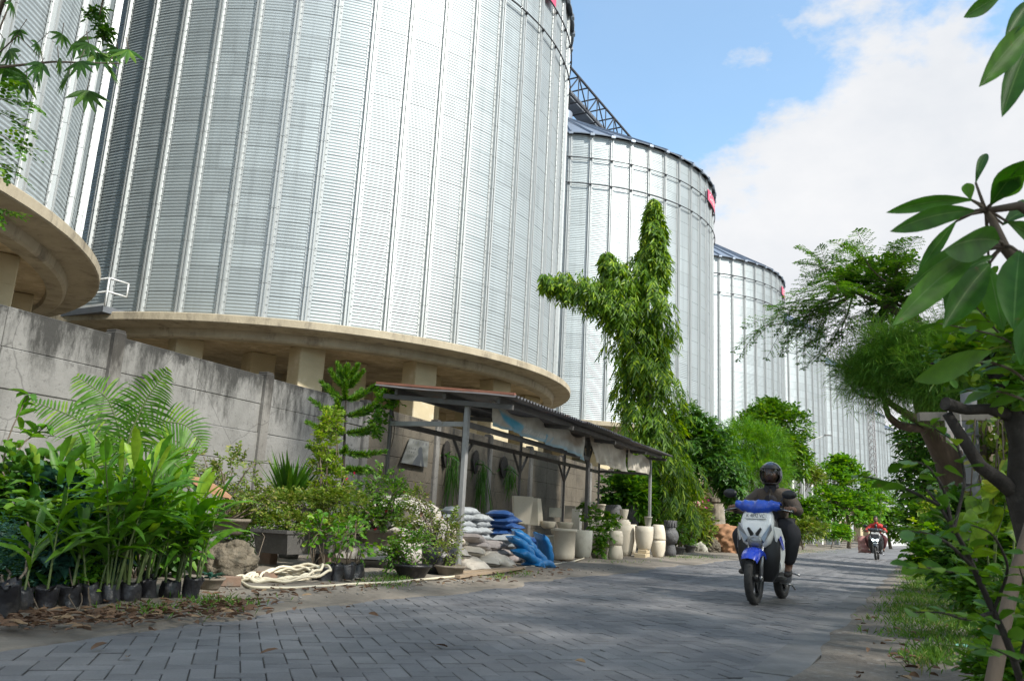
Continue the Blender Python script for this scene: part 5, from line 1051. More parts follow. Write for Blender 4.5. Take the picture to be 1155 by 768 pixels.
# --- trees beyond the shelter, left of the road
TG = 'roadside trees left of the road'
tree('dark_tree', 'dark broadleaf tree with hanging leaves just right of the drooping columnar tree', gpt(792, 29), [(775, 470, 29, 20, 16), (788, 500, 29, 30, 26), (812, 520, 28.6, 22, 30), (775, 530, 28.6, 22, 26), (800, 488, 29.3, 24, 18), (826, 545, 28.6, 12, 18)], 'deep', .24, .075, 190, 7, .35, 'lance', .11, hang=.7, droop=.3, group=TG)
tree('feathery_tree', 'soft light green feathery tree behind the rider, left of the tallest one', gpt(848, 36), [(838, 498, 36, 26, 24), (862, 505, 36, 26, 26), (825, 522, 35.5, 18, 22), (848, 530, 35.5, 30, 22), (872, 530, 36, 18, 24)], 'bright', .34, .022, 420, 12, .5, 'flat', .12, up=.5, group=TG, style='round', spread=.5)
tree('bright_tree', 'tall airy yellow green tree behind the feathery one, near the street lamp', gpt(884, 42), [(868, 470, 42, 26, 16), (890, 480, 42, 24, 22), (850, 480, 42, 18, 16), (884, 505, 41.5, 24, 20), (898, 520, 42, 18, 18), (872, 460, 42.5, 14, 8)], 'mid', .30, .12, 150, 7, .5, 'flat', .14, group=TG)
tree('weeping_small_tree', 'small brownish umbrella tree beside the white columned building', gpt(900, 52), [(900, 528, 52, 22, 7), (885, 535, 52, 12, 7), (915, 535, 52, 14, 7)], 'olive', .26, .10, 150, 6, .45, 'flat', .10, hang=.3, group=TG)
tree('round_tree', 'bright green tree standing just left of the far red rider', gpt(955, 56), [(940, 540, 56, 22, 22), (962, 548, 56, 22, 24), (935, 565, 55, 20, 18), (960, 572, 55, 26, 18), (982, 566, 56, 16, 22), (950, 525, 56, 14, 12)], 'bright', .34, .15, 170, 7, .5, 'flat', .14, group=TG)
tree('round_tree', 'rounded green tree behind the far red rider head', gpt(1002, 66), [(1000, 572, 66, 18, 20), (985, 585, 66, 18, 16), (1012, 590, 65, 12, 16)], 'mid', .34, .15, 160, 7, .5, 'flat', .14, group=TG)
tree('small_palm_tree', 'little palm crown in front of the far silo slabs', gpt(993, 60), [(993, 548, 60, 9, 6)], 'feath', .9, .06, 26, 5, .5, 'strip', .08, droop=.5, group=TG)
BG_ = 'bushes along the left roadside'
for (x, Y, cl, lf, L_, W_, lb) in ((702, 25, [(700, 552, 25, 24, 22), (725, 556, 25, 18, 22), (690, 575, 25, 18, 14)], 'deep', .13, .07, 'dark green bush behind the right end of the shelter'),
     (722, 26, [(722, 560, 24.6, 10, 20), (712, 548, 25, 9, 14)], 'bright', .30, .05, 'strappy bright green bush behind the tall dark carved jar'),
     (752, 27, [(748, 560, 26.5, 22, 34), (770, 580, 26.5, 20, 26), (745, 530, 27, 16, 20)], 'olive', .16, .035, 'yellowish bamboo-like bush right of the last shelter post'),
     (778, 28, [(782, 572, 27.5, 18, 24), (790, 592, 27, 16, 16), (766, 600, 26.5, 14, 12)], 'olive', .11, .05, 'mixed flowering bush beside the old stone pillar'),
     (905, 44, [(900, 585, 44, 18, 20), (915, 575, 44, 14, 16), (890, 570, 44, 12, 24)], 'mid', .20, .08, 'bush behind the rider shoulder, beside the white columned building'),
     (905, 40, [(912, 596, 40, 20, 12), (890, 598, 40, 14, 10)], 'olive', .16, .06, 'low yellow green bush at the road edge right of the first rider'),
     (935, 50, [(935, 598, 50, 16, 8), (950, 600, 50, 10, 7)], 'bright', .16, .06, 'low green row of plants at the far left road edge'),
     (830, 32, [(826, 575, 32, 16, 22), (842, 590, 32, 16, 18)], 'deep', .16, .06, 'dark bush behind the first rider left elbow')):
    tree('roadside_bush', lb, gpt(x, Y), cl, lf, L_*1.25, W_*1.5, 170, 6, .3, 'flat' if Y > 35 else 'oval', .03, cat='bush', group=BG_)
q = gpt(783, 27.4); mb = MB(); c, r = cells(784, 566, 27.2, 14, 14); B, d = in_ell(c, r, 60, .5); leaves(mb, B, rdir(60), rdir(60), .09, .07, 'oval'); off(mb, q); e = empty('bougainvillea', q, 0, 'pink bougainvillea sprays beside the old stone pillar', 'plant'); mb.build('flowers', LF['pink'], e); p2_ = MB(); [limb(p2_, q, c+rdir(1)[0]*r*.8, .02, .006) for _ in range(6)]; off(p2_, q); p2_.build('stem', BARK, e)
# small potted plants at the end of the pots
for x, y, h, lf, lb in ((766, 625, 26, 'mid', 'small plant in a dark pot right of the dark urn'), (778, 623, 22, 'bright', 'second small potted plant right of the dark urn'), (790, 621, 24, 'olive', 'small potted plant nearest the rubble heap')):
    b = G(x, y, VZ); k = PX(b[1]); shrubpot('potted_shrub', lb, b, BW(6.5*k, 8*k), DARKPOT, [(x, y-h, b[1], 10, 12)], lf, .10, .05, 40, 6, wr=.012)
for x, y, h, lf, lb in ((862+50, 612, 14, 'bright', 'far potted plant beside the road left of the green row'), (925, 610, 13, 'mid', 'far potted plant among grey pots at the left roadside'), (980-22, 609, 10, 'mid', 'farthest potted plant near the red rider bag')):
    b = G(x, y, VZ); k = PX(b[1]); shrubpot('potted_shrub', lb, b, BW(5*k, 7*k), GREYST, [(x, y-h, b[1], 7, 8)], lf, .2, .1, 30, 6, wr=.02)
# old stone pillar, rubble
b = gpt(806, 30); k = PX(30); mb = MB(); mb.lathe([(0, 0), (15*k, 0), (15*k, 6*k), (13*k, 8*k), (12.5*k, 18*k), (13.5*k, 20*k), (12*k, 22*k), (10*k, 50*k), (11.5*k, 52*k), (11.5*k, 56*k), (0, 57*k)], n=18, smooth=False); mb.box((2*k, 0, 60*k), (8*k, 8*k, 9*k), None, 0, bev=.02)
tag(mb.build('stone_pillar', mat('old_pillar_stone', (.33, .29, .23), (.22, .19, .15), 4, .9, bump=.01, c3=(.14, .13, .10), s3=3, t3=.6), None, b), 'old round stone pillar with a capping block among the roadside bushes', 'pillar')
CLAY = mat('orange_clay', (.36, .19, .10), (.26, .135, .07), 2, .95, bump=.03, bscale=6)
for x, y, s, m, lb, nm in ((822, 625, (.85, .6, .55), CLAY, 'heap of orange clay left of the rider', 'clay_heap'), (797, 624, (.42, .35, .35), STONE, 'grey rubble stone just right of the small potted plants', 'boulder'), (808, 622, (.26, .22, .22), WPOST, 'pale lump of rubble against the clay heap', 'boulder'), (785, 624, (.3, .25, .22), GREYST, 'dull grey stone between two small potted plants', 'boulder')):
    rock(G(x, y, VZ-.05), s, int(x), m, lb, nm)
# --- white building, far wall, lamp, lattice mast
WB = mat('white_plaster', (.66, .66, .64), (.56, .56, .54), 2, .8, c3=(.40, .39, .36), s3=1.5, t3=.62)
GLASS = mat('dark_window_glass', (.02, .025, .03), (.015, .018, .02), 2, .12)
yb_ = 62; a, c = P(882, 575, yb_-1), P(936, 575, yb_+8); a[2] = c[2] = 0; dx = c-a; Lb = np.linalg.norm(dx); dx /= Lb; dn = np.array([dx[1], -dx[0], 0]); Rb = np.stack([dx, -dn, [0, 0, 1.]], 1)
e = empty('columned_building', a, 0, 'small white building with columns and dark windows under a far silo', 'building')
H1 = P(905, 528, yb_)[2]; zf = P(905, 580, yb_)[2]
mb = MB(); mb.box(dx*Lb/2-dn*2.2+[0, 0, H1/2], (Lb, 2.0, H1), Rb); mb.build('wall', WB, e)
mb = MB(); mb.box(dx*Lb/2-dn*.7+[0, 0, H1+.15], (Lb+.6, 4.0, .34), Rb, 0); mb.build('roof_slab', WB, e)
mb = MB(); mb.box(dx*Lb/2-dn*.6+[0, 0, zf], (Lb+.4, 3.6, .4), Rb, 0); mb.build('floor_slab', WB, e)
for i in range(6): mb = MB(); mb.box(dx*(Lb*(i+.15)/5.3)+dn*.6+[0, 0, H1/2], (.36, .36, H1), Rb); mb.build('column', WB, e)
for i in range(5):
    mb = MB(); q = dx*(Lb*(i+.6)/5.3)-dn*1.2+[0, 0, (zf+H1)/2]; mb.box(q+dn*.02, (1.1, .12, (H1-zf)*.66), Rb); w_ = mb.build('window', WB, e); mb = MB(); mb.box(q+dn*.09, (.9, .02, (H1-zf)*.56), Rb); mb.build('pane', GLASS, w_)
a, c = P(992, 600, 84), P(1037, 600, 150); a[2] = c[2] = 0; e = empty('boundary_wall', a, 0, 'far white boundary wall under the last silos at the road bend', 'wall')
zt2 = P(1000, 572, 92)[2]; mb = MB(); mb.beam([0, 0, zt2/2], c-a+[0, 0, zt2/2], .25, zt2); mb.build('wall_face', WB, e)
d = (c-a)
for i in range(15): mb = MB(); mb.box(d*i/14+[0, 0, zt2/2+.1], (.5, .5, zt2+.2), None); mb.build('pilaster', WB, e)
b = gpt(906, 45, 0); kk = PX(45); pol = [b, P(906, 520, 45), P(909, 505, 45), P(917, 496, 45), P(932, 490.5, 44.6)]
e = empty('street_lamp', b, 0, 'slim grey street lamp with a curved arm behind the bushes', 'street lamp'); mb = MB(); mb.tube(np.array(pol)-b, [.07, .05, .045, .04, .035], 7); mb.build('pole', WSTEEL, e)
mb = MB(); mb.box(P(934, 490.5, 44.6)-b, (.42, .16, .09), None, 0, bev=.03); mb.build('lamp_head', STEEL, e)
b = gpt(987, 92, 0); zt3 = P(987, 420, 92)[2]; e = empty('lattice_mast', b, 0, 'tall slender lattice mast standing in front of the far silos', 'mast'); mb = MB(); w_ = .42
cn = [np.array([w_*cos(a), w_*sin(a), 0]) for a in (.3, .3+2*pi/3, .3+4*pi/3)]
for q in cn: mb.tube([q, q+[0, 0, zt3]], .05, 5)
for i in range(int(zt3/.8)):
    for j in range(3): mb.tube([cn[j]+[0, 0, i*.8], cn[(j+1) % 3]+[0, 0, i*.8+.8]], .028, 4, cap=False); mb.tube([cn[(j+1) % 3]+[0, 0, i*.8], cn[j]+[0, 0, i*.8+.8]], .028, 4, cap=False)
mb.build('lattice', mat('mast_steel', (.30, .29, .29), (.24, .23, .23), 2, .5), e)
# ---------------------------------------------------------------- right side of the road
RG = 'trees right of the road'
# big leaning trunk carrying the needle canopy
Yc = 13.5; b = gpt(1088, Yc); p = Plant('needle_tree', b, 'big reddish trunk leaning over the road under a dark needle canopy', 'tree', None)
fk = P(1050, 478, 13.0); p.w.tube([b-[0, 0, .1], P(1084, 570, Yc), P(1072, 520, 13.3), fk, P(1038, 450, 12.6)], [.30, .27, .24, .20, .12], 12)
for q, n in (((1000, 424, 11.5, 40, 22), 240), ((1040, 410, 11, 48, 28), 330), ((1085, 420, 10.5, 55, 36), 330), ((1140, 405, 10, 50, 40), 260), ((1075, 440, 11, 55, 20), 200), ((968, 424, 11.8, 22, 13), 80), ((1010, 395, 11.2, 34, 20), 160), ((1120, 370, 10.5, 50, 30), 200)):
    c, r = cells(*q); limb(p.w, fk, c, .09, .02, .15, 9, 7)
    for _ in range(4): limb(p.w, fk*.35+c*.65, c+rdir(1)[0]*r*.8, .03, .006, .15, 6, 5)
    fill(p, c, r, int(n*2.0), .50, 24, .19, .0075, 'flat', .1, .35, .06, 'round', .08, .0, .2, spread=.6, out=1.1)
p.done(BARKR, LF['pine'], 'needles', 'trunk')
# feathery tree reaching over the road above
Yf = 13; b = gpt(1120, Yf); p = Plant('feathery_branch_tree', b, 'feathery-leaved tree reaching left across the sky above the needle canopy', 'tree')
j1, j2, j3 = P(1045, 372, 12.2), P(1005, 348, 12), P(965, 330, 12)
p.w.tube([b-[0, 0, .1], P(1108, 480, 12.8), P(1075, 400, 12.4), j1, j2, j3], [.16, .14, .11, .085, .05, .02], 9)
for tgt in ((880, 345), (860, 368), (905, 372), (930, 300), (975, 292), (1015, 296), (950, 380), (985, 360), (925, 345), (1030, 320), (940, 325), (960, 310)):
    st = [j3, j2, j1][int(RNG.integers(0, 3))] if tgt[0] > 950 else j3; t_ = P(*tgt, 12+RNG.normal()*.5); limb(p.w, st, t_, .02, .006, .15, 8, 5)
    m = 15 if tgt[0] > 915 else 9; s_ = RNG.uniform(.35, 1.0, m); B = st+(t_-st)*s_[:, None]; D = norm(t_-st)*.8+RNG.normal(size=(m, 3))*.55+[0, 0, -.05]
    n3 = 7
    for i in range(m):      # twice-pinnate leaf: side stalks with leaflets
        Lf = RNG.uniform(.45, .8); d0 = norm(D[i]); q = B[i]+d0*(np.linspace(.15, 1, n3)*Lf)[:, None]+np.array([0, 0, -.22])*(np.linspace(0, 1, n3)**2*Lf)[:, None]; p.w.tube(np.concatenate([[B[i]], q]), .004, 4, cap=False)
        S = norm(np.cross(d0, [0, 0, 1.])+RNG.normal(size=3)*.15)
        for s in (-1, 1): twigs(p.l, q, np.tile(S*s+d0*.5, (n3, 1)), Lf*.32*np.sin(np.linspace(.5, 2.9, n3)), 14, .050, .019, 'flat', 'pinn', .1, .8, .1, .08, 0, .12)
p2c = [(985, 310, 12, 26, 18), (1010, 300, 12, 22, 14), (955, 318, 12, 18, 14), (1020, 335, 12, 22, 22), (1000, 340, 12.2, 24, 20)]
for q in p2c: c, r = cells(*q); fill(p, c, r, 60, .25, 7, .085, .05, 'oval', .1, .1)
p.done(BARK, LF['feath'], 'crown', 'trunk')
# dense dark trees at the right of the bend
tree('dense_tree', 'dense dark tree at the right of the bend, behind the leaning reddish trunk', gpt(1062, 24), [(1050, 500, 24, 32, 30), (1035, 540, 24, 26, 32), (1062, 560, 23, 30, 40), (1040, 590, 22.5, 20, 22), (1085, 500, 23, 36, 40), (1030, 490, 25, 18, 22)], 'deep', .22, .09, 120, 7, .4, 'oval', .16, hang=.2, group=RG)
tree('dense_tree', 'green tree behind the trellis at the right edge of the photo', gpt(1125, 20), [(1120, 500, 19, 45, 50), (1150, 540, 18, 45, 50), (1100, 560, 18, 36, 45), (1145, 450, 19, 40, 40)], 'mid', .20, .08, 120, 7, .4, 'oval', .16, group=RG)
# right undergrowth
UG = 'bushes right of the road'
for (x, Y, cl, lf, L_, W_, n, lb) in ((1075, 12, [(1070, 610, 12, 34, 26), (1048, 630, 12, 18, 16), (1090, 590, 12, 30, 26)], 'bright', .15, .07, 90, 'bright green bush at the right verge below the reddish trunk'),
      (1105, 9, [(1105, 615, 9, 40, 34), (1085, 645, 9, 26, 16), (1130, 600, 9, 36, 36), (1095, 580, 9, 22, 26)], 'deep', .11, .05, 170, 'dark dense bush at the right verge behind the round-leaved sapling'),
      (1140, 6.5, [(1140, 630, 6.5, 44, 40), (1115, 668, 6.5, 36, 20), (1160, 590, 6.5, 40, 50)], 'mid', .085, .040, 200, 'blue green low bush behind the leaning pole'),
      (1150, 4.6, [(1165, 690, 4.6, 34, 40), (1150, 730, 4.4, 30, 26), (1135, 760, 4.2, 24, 14)], 'mid', .08, .045, 150, 'dark bush at the lower right corner, behind the leaning pole foot'),
      (1062, 17, [(1052, 600, 17, 22, 24), (1062, 580, 17, 20, 20), (1042, 612, 17, 12, 12)], 'lime', .14, .06, 80, 'yellow green bush at the right verge nearest the bend')):
    tree('verge_bush', lb, gpt(x, Y), cl, lf, L_, W_, n, 6, .22, 'oval', .02, cat='bush', group=UG)
p = Plant('pothos_vine', gpt(1125, 6.0), 'pothos vine with big yellow green leaves below the dark branch', 'vine')
for q, n in (((1120, 560, 6, 22, 16), 16), ((1138, 545, 6, 20, 12), 12), ((1112, 590, 5.9, 26, 16), 14), ((1150, 520, 6.2, 12, 10), 8)):
    c, r = cells(*q); B, d = in_ell(c, r, n, .1); leaves(p.l, B, d*.5+RNG.normal(size=(n, 3))*.5+[-.3, -.3, -.35], np.tile([0, -.6, .8], (n, 1))+RNG.normal(size=(n, 3))*.3, RNG.uniform(.13, .20, n), RNG.uniform(.09, .14, n), 'heart', .2); woody(p, p.base, [c], .012)
p.done(STEMG, LF['lime'])
# gnarled dark tree at the right edge
b = gpt(1190, 5.4); p = Plant('gnarled_tree', b, 'dark gnarled tree at the right edge with a cut stub pointing left', 'tree'); Yg = 5.4
p.w.tube([b-[0, 0, .1], P(1175, 640, Yg), P(1152, 560, Yg), P(1153, 500, Yg), P(1140, 455, Yg), P(1122, 420, Yg), P(1100, 385, Yg+.3)], [.13, .11, .095, .08, .068, .05, .025], 10)
p.w.tube([P(1150, 560, Yg), P(1128, 542, Yg), P(1105, 525, Yg-.1), P(1088, 498, Yg-.1), P(1068, 466, Yg-.1)], [.06, .052, .044, .038, .032], 9)
p.w.tube([P(1138, 468, Yg), P(1115, 461, Yg-.05), P(1090, 462, Yg-.1), P(1066, 455, Yg-.15)], [.05, .036, .034, .046], 9)
p.w.tube([P(1120, 420, Yg), P(1085, 405, Yg), P(1050, 410, Yg)], [.035, .022, .008], 6); p.w.tube([P(1145, 470, Yg), P(1165, 430, Yg), P(1175, 380, Yg)], [.07, .05, .03], 8)
for q in ((1150, 390, Yg, 36, 26), (1120, 350, Yg+.2, 34, 24), (1155, 430, Yg-.2, 24, 16), (1085, 400, Yg, 24, 12)): c, r = cells(*q); fill(p, c, r, 42, .22, 6, .085, .048, 'oval', .2, .1); limb(p.w, P(1135, 440, Yg), c, .02, .006)
p.done(BARKD, LF['mid'], 'crown', 'trunk')
# trellis frame with a pole, vines, notice boards
Yr = 8.2; b = gpt(1096, Yr); e = empty('trellis', b, 0, 'grey pole and crossbar trellis with hanging vines at the right verge', 'trellis')
mb = MB(); mb.tube([[0, 0, 0], P(1094, 470, Yr)-b+[0, 0, .25]], .075, 12); [mb.tube([P(1095, y, Yr)-b, P(1095, y+2, Yr)-b], .085, 12) for y in (515, 545, 490)]; mb.build('pole', mat('galvanised_pole', (.20, .20, .20), (.15, .15, .15), 5, .6, metal=.3, c3=(.2, .17, .14), s3=6, t3=.64), e)
BAM = mat('pale_bar', (.20, .18, .15), (.14, .125, .105), 4, .7)
mb = MB(); mb.beam(P(1036, 470, Yr-.1)-b, P(1185, 469, Yr-.2)-b, .07, .085); mb.build('crossbar', BAM, e)
mb = MB(); mb.beam(P(1098, 508, Yr+.1)-b, P(1185, 508, Yr)-b, .05, .07); mb.build('crossbar', BARK, e)
v = MB(); l = MB()
for i in range(26):
    x = RNG.uniform(1098, 1175); y1 = RNG.uniform(520, 575); a_, c_ = P(x, 472, Yr-.1+RNG.normal()*.15)-b, P(x+RNG.normal()*5, y1, Yr+RNG.normal()*.15)-b; v.tube([a_, (a_+c_)/2+RNG.normal(size=3)*.02, c_], .008, 4)
    n = 14; t = RNG.uniform(0, 1, n)[:, None]; leaves(l, a_*(1-t)+c_*t, RNG.normal(size=(n, 3))+[0, 0, -.6], rdir(n), .09, .05, 'oval', .2)
v.build('vine_stem', BARK, e); l.build('vine_leaves', LF['olive'], e)
NB = mat('faded_white_board', (.52, .48, .46), (.40, .36, .34), 5, .7, c3=(.30, .26, .22), s3=4, t3=.6); REDP = mat('faded_red_print', (.45, .10, .07), (.36, .08, .06), 6, .7)
for (x0, y0, x1, y1, Y, lb, red) in ((1065, 474, 1077, 500, 8.0, 'faded white board hung under the crossbar, left of the pole', 0), (1080, 482, 1090, 508, 7.9, 'board with faded red print hung beside the grey pole', 1)):
    a_, c_ = P(x0, y0, Y), P(x1, y1, Y); w_, h_ = c_[0]-a_[0], a_[2]-c_[2]; q = (a_+c_)/2; q2 = q.copy(); e2 = empty('notice_board', q, .25, lb, 'notice board')
    mb = MB(); mb.box((0, 0, 0), (w_, .015, h_), None, 0, bev=.003); mb.box((0, 0, h_/2+.05), (.012, .01, .16)); mb.build('board', NB, e2)
    if red:
        mb = MB()
        for zz in (.22, -.02, -.24): mb.box((-.0, -.010, zz*h_), (w_*.8, .004, h_*.14))
        mb.box((-.2*w_, -.010, .1*h_), (w_*.2, .004, h_*.3)); mb.build('print', REDP, e2)
# leaning pole at the lower right corner
a_, c_ = P(1085, 880, 2.75), P(1180, 520, 3.05); b = G(1085, 880, .03); b = a_.copy(); b[2] = .02
mb = MB(); t = np.linspace(0, 1, 12)[:, None]; pts = b+(c_-b)*t+np.stack([.012*np.sin(t[:, 0]*9), .01*np.cos(t[:, 0]*7), 0*t[:, 0]], 1); off_ = b.copy(); mb.tube(pts-off_, np.linspace(.026, .021, 12), 12); tag(mb.build('leaning_pole', mat('peeled_wood', (.16, .12, .085), (.09, .066, .046), 5, .85, bump=.006, bscale=22, stretch=(1, 1, .25), c3=(.12, .10, .08), s3=4, t3=.6), None, off_), 'bare leaning wooden pole at the lower right corner of the verge', 'pole')
# near sapling with round leaves
b = P(1185, 860, 2.3); b[2] = .03; p = Plant('round_leaf_sapling', b, 'near sapling with rounded leaves bending over the right verge', 'sapling')
main = [b]+[P(x, y, Y) for x, y, Y in ((1150, 745, 2.25), (1120, 690, 2.2), (1098, 640, 2.15), (1085, 610, 2.1), (1060, 570, 2.1), (1045, 552, 2.15))]
def spray(p, path, nl, L, W, r0=.006, kind='obov', jit=.25, t0=.2, dr=.15):
    q = np.asarray(path, float); t = np.linspace(0, 1, 24); q = np.stack([np.interp(t, np.linspace(0, 1, len(q)), q[:, i]) for i in range(3)], 1)
    for _ in range(6): q[1:-1] = (q[:-2]+2*q[1:-1]+q[2:])/4
    p.w.tube(q, np.linspace(r0, r0*.3, 24), 6, cap=False); T = norm(np.gradient(q, axis=0)); i = np.linspace(t0*23, 23, nl).astype(int); S = norm(np.cross(T[i], [0, 0, 1.])); sg = np.where(np.arange(nl) % 2, 1., -1.)[:, None]
    leaves(p.l, q[i], S*sg+T[i]*.55+RNG.normal(size=(nl, 3))*jit, np.tile([0, 0, 1.], (nl, 1))+RNG.normal(size=(nl, 3))*.3, L*RNG.uniform(.75, 1.15, nl), W*RNG.uniform(.8, 1.1, nl), kind, dr, .15)
spray(p, main, 26, .068, .037, .011)
for path in ([(1098, 640, 2.15), (1070, 612, 2.0), (1045, 600, 1.9), (1018, 598, 1.9)], [(1098, 640, 2.15), (1075, 645, 2.0), (1050, 640, 1.95), (1022, 640, 1.9)], [(1075, 600, 2.1), (1065, 550, 2.1), (1045, 522, 2.1), (1015, 520, 2.1)], [(1120, 690, 2.2), (1090, 700, 2.1), (1065, 690, 2.0), (1030, 690, 2)], [(1150, 745, 2.25), (1120, 730, 2.1), (1095, 735, 2.0)],
             [(1075, 600, 2.1), (1090, 540, 2.2), (1080, 500, 2.2), (1050, 480, 2.2)], [(1120, 690, 2.2), (1140, 640, 2.1), (1120, 600, 2.0), (1090, 590, 2.0)], [(1150, 745, 2.25), (1165, 690, 2.2), (1150, 640, 2.1)], [(1060, 570, 2.1), (1025, 552, 2.1), (990, 540, 2.2), (965, 536, 2.2)]):
    spray(p, [P(*a) for a in path], 11, .062, .034, .005)
p.done(BARKD, LF['mid'])
# ---- plumeria close at the upper right
b = P(1240, 700, 2.1); b[2] = .05; p = Plant('plumeria', b, 'near shrub with long leathery leaves hanging into the upper right of the photo', 'shrub'); Yq = 1.9
hub, hub2 = P(1112, 238, Yq), P(1132, 278, Yq-.05)
p.w.tube([b-[0, 0, .05], P(1225, 520, 2.05), P(1190, 370, 1.95), P(1155, 305, 1.9), hub2, P(1120, 250, Yq), hub], [.03, .026, .022, .017, .013, .010, .007], 9)
p.w.tube([P(1155, 305, 1.9), P(1175, 250, Yq), P(1150, 232, Yq), hub], [.018, .014, .012, .008], 8); p.w.tube([P(1190, 370, 1.95), P(1230, 180, 1.8), P(1190, 20, 1.75)], [.022, .02, .014], 8)
def big(b0, t0, w, y0=0, y1=0, s0=(0, 0, 0), kind='lance', roll=.0):
    A = P(b0[0], b0[1], Yq+y0); B = P(t0[0], t0[1], Yq+y1); d = B-A; L_ = np.linalg.norm(d); view = norm(-(A+B)/2+[0, 0, CAMH]); u = view*cos(roll)+np.cross(norm(d), view)*sin(roll)
    leaves(p.l, [A], [d], [u], [L_], [w*PX(Yq)*.88], 'smooth', .16, .32)
    leaves(p.l, [A+u*.0035], [d], [u], [L_*.97], [w*PX(Yq)*.045], 'smooth', .16, .0, mi=1)
    st = hub if np.linalg.norm(A-hub) < np.linalg.norm(A-hub2) else hub2
    if b0[1] > 140: p.w.tube([st, (st+A)/2+[0, 0, .004], A+d*.04], [.005, .004, .003], 5)
for a in (((1100, 226), (998, 219), 20, 0, -.1), ((1102, 238), (1002, 236), 27, -.05, -.2), ((1085, 246), (1013, 247), 20, 0, 0), ((1128, 272), (1062, 256), 44, -.1, -.30), ((1080, 248), (1034, 298), 18, .1, .1), ((1104, 272), (1018, 306), 24, -.05, -.15), ((1108, 282), (1004, 332), 34, -.1, -.3), ((1122, 288), (1040, 318), 27, -.05, -.1),
          ((1100, 208), (1112, 163), 13, 0, .05), ((1117, 232), (1157, 168), 32, -.05, -.2), ((1124, 226), (1153, 182), 27, 0, -.2), ((1095, 226), (1090, 203), 16, 0, 0), ((1150, 282), (1141, 350), 42, -.1, -.25), ((1098, 288), (1070, 352), 40, 0, 0), ((1118, 296), (1062, 350), 38, -.05, -.15), ((1130, 255), (1170, 215), 30, 0, .2), ((1115, 300), (1130, 362), 34, .15, .1), ((1135, 250), (1172, 262), 28, 0, .1),
          ((1130, -4), (1086, 13), 22, -.1, -.1), ((1165, -2), (1132, 34), 22, -.1, -.15), ((1172, 22), (1102, 76), 34, -.1, -.2), ((1166, 40), (1128, 111), 30, -.1, -.2), ((1175, 330), (1150, 400), 36, 0, 0)):
    big(*a)
p.done(BARK, [LF['plum'], leafmat('midrib', (.10, .20, .06), (.13, .23, .07), None, .2)], 'leaves', 'stem')
# sapling crown lower right of it, rounded bright leaves
b = P(1215, 640, 2.6); b[2] = .03; p = Plant('round_leaf_shrub', b, 'shrub with rounded bright leaves hanging in front of the needle canopy', 'shrub')
for path in ([(1215, 640, 2.6), (1200, 480, 2.5), (1150, 385, 2.4), (1100, 372, 2.35), (1060, 365, 2.3)], [(1200, 480, 2.5), (1150, 420, 2.4), (1110, 405, 2.3), (1080, 420, 2.3)], [(1200, 480, 2.5), (1155, 450, 2.4), (1125, 440, 2.35), (1090, 440, 2.3)], [(1180, 430, 2.5), (1130, 380, 2.45), (1100, 345, 2.4)], [(1185, 440, 2.5), (1170, 380, 2.4), (1150, 340, 2.3)]):
    spray(p, [P(*a) for a in path], 14, .082, .052, .006, 'oval', .35, .35)
big_ = ((1130, 398), (1032, 412), 30); A = P(1120, 396, 2.2); B = P(1030, 416, 2.1); leaves(p.l, [A], [B-A], [norm(-A)], [np.linalg.norm(B-A)], [.075], 'smooth', .1)
p.done(BARK, LF['mid'])
# ---- left upper corner: cassava-like and fine-leaved branches from a plant outside the frame
b = P(-120, 740, 4.2); b[2] = VZ; p = Plant('cassava_shrub', b, 'shrub with palmate leaves reaching into the upper left corner of the photo', 'shrub'); Yl = 4.0
p.w.tube([b, P(-115, 500, 4.1), P(-95, 250, 4.0), P(-60, 110, Yl), P(-20, 78, Yl), P(60, 70, Yl), P(135, 72, Yl)], [.03, .026, .02, .014, .009, .006, .003], 7)
p.w.tube([P(-20, 78, Yl), P(5, 20, Yl), P(20, -20, Yl)], [.007, .005, .003], 5); p.w.tube([P(150, -60, Yl-.2), P(118, -10, Yl-.1), P(112, 20, Yl), P(117, 45, Yl)], [.006, .005, .004, .003], 5); p.w.tube([P(-95, 250, 4.0), P(40, -90, 4.0), P(150, -60, Yl-.2)], [.015, .012, .006], 6); p.w.tube([P(-20, 78, Yl), P(20, 40, Yl), P(45, 65, Yl)], [.005, .004, .002], 5)
for x, y, s in ((10, 62, 1), (22, 40, .8), (48, 78, 1), (42, 55, .7), (88, 52, 1), (66, 72, .9), (90, 75, .9), (110, 66, 1.2), (122, 80, 1), (133, 62, .9), (100, 55, .8), (98, 108, 1.1), (78, 92, 1), (40, 84, 1), (30, 95, 1), (10, 80, 1.1), (4, 50, 1), (145, 62, .9), (70, 45, .7), (12, 8, .8)):
    c = P(x, y-6, Yl+RNG.normal()*.15); hang = norm(np.array([RNG.normal()*.4, RNG.normal()*.4, -1])); n = 6; a = np.linspace(-1.2, 1.2, n); S = norm(np.cross(hang, rdir(1)[0]))
    leaves(p.l, np.tile(c, (n, 1)), hang*np.cos(a)[:, None]+S*np.sin(a)[:, None], np.tile(np.cross(hang, S), (n, 1)), .115*s, .026*s, 'lance', .1); p.w.tube([c, c+[RNG.normal()*.03, 0, .07]], .0025, 4)
for x, y in ((102, 15), (115, 12), (118, 35), (120, 40), (114, 28)): c, r = cells(x, y, Yl, 7, 6); fill(p, c, r, 16, .04, 4, .035, .014, 'oval', .1, 0)
p.done(BARK, LF['deep'])
b = P(-90, 700, 3.9); b[2] = VZ; p = Plant('fine_leaf_sapling', b, 'sapling with tiny rounded leaflets at the left edge below the palmate leaves', 'sapling')
p.w.tube([b, P(-70, 400, 3.9), P(-40, 200, 3.9), P(-30, 90, 3.9)], [.018, .014, .01, .006], 6)
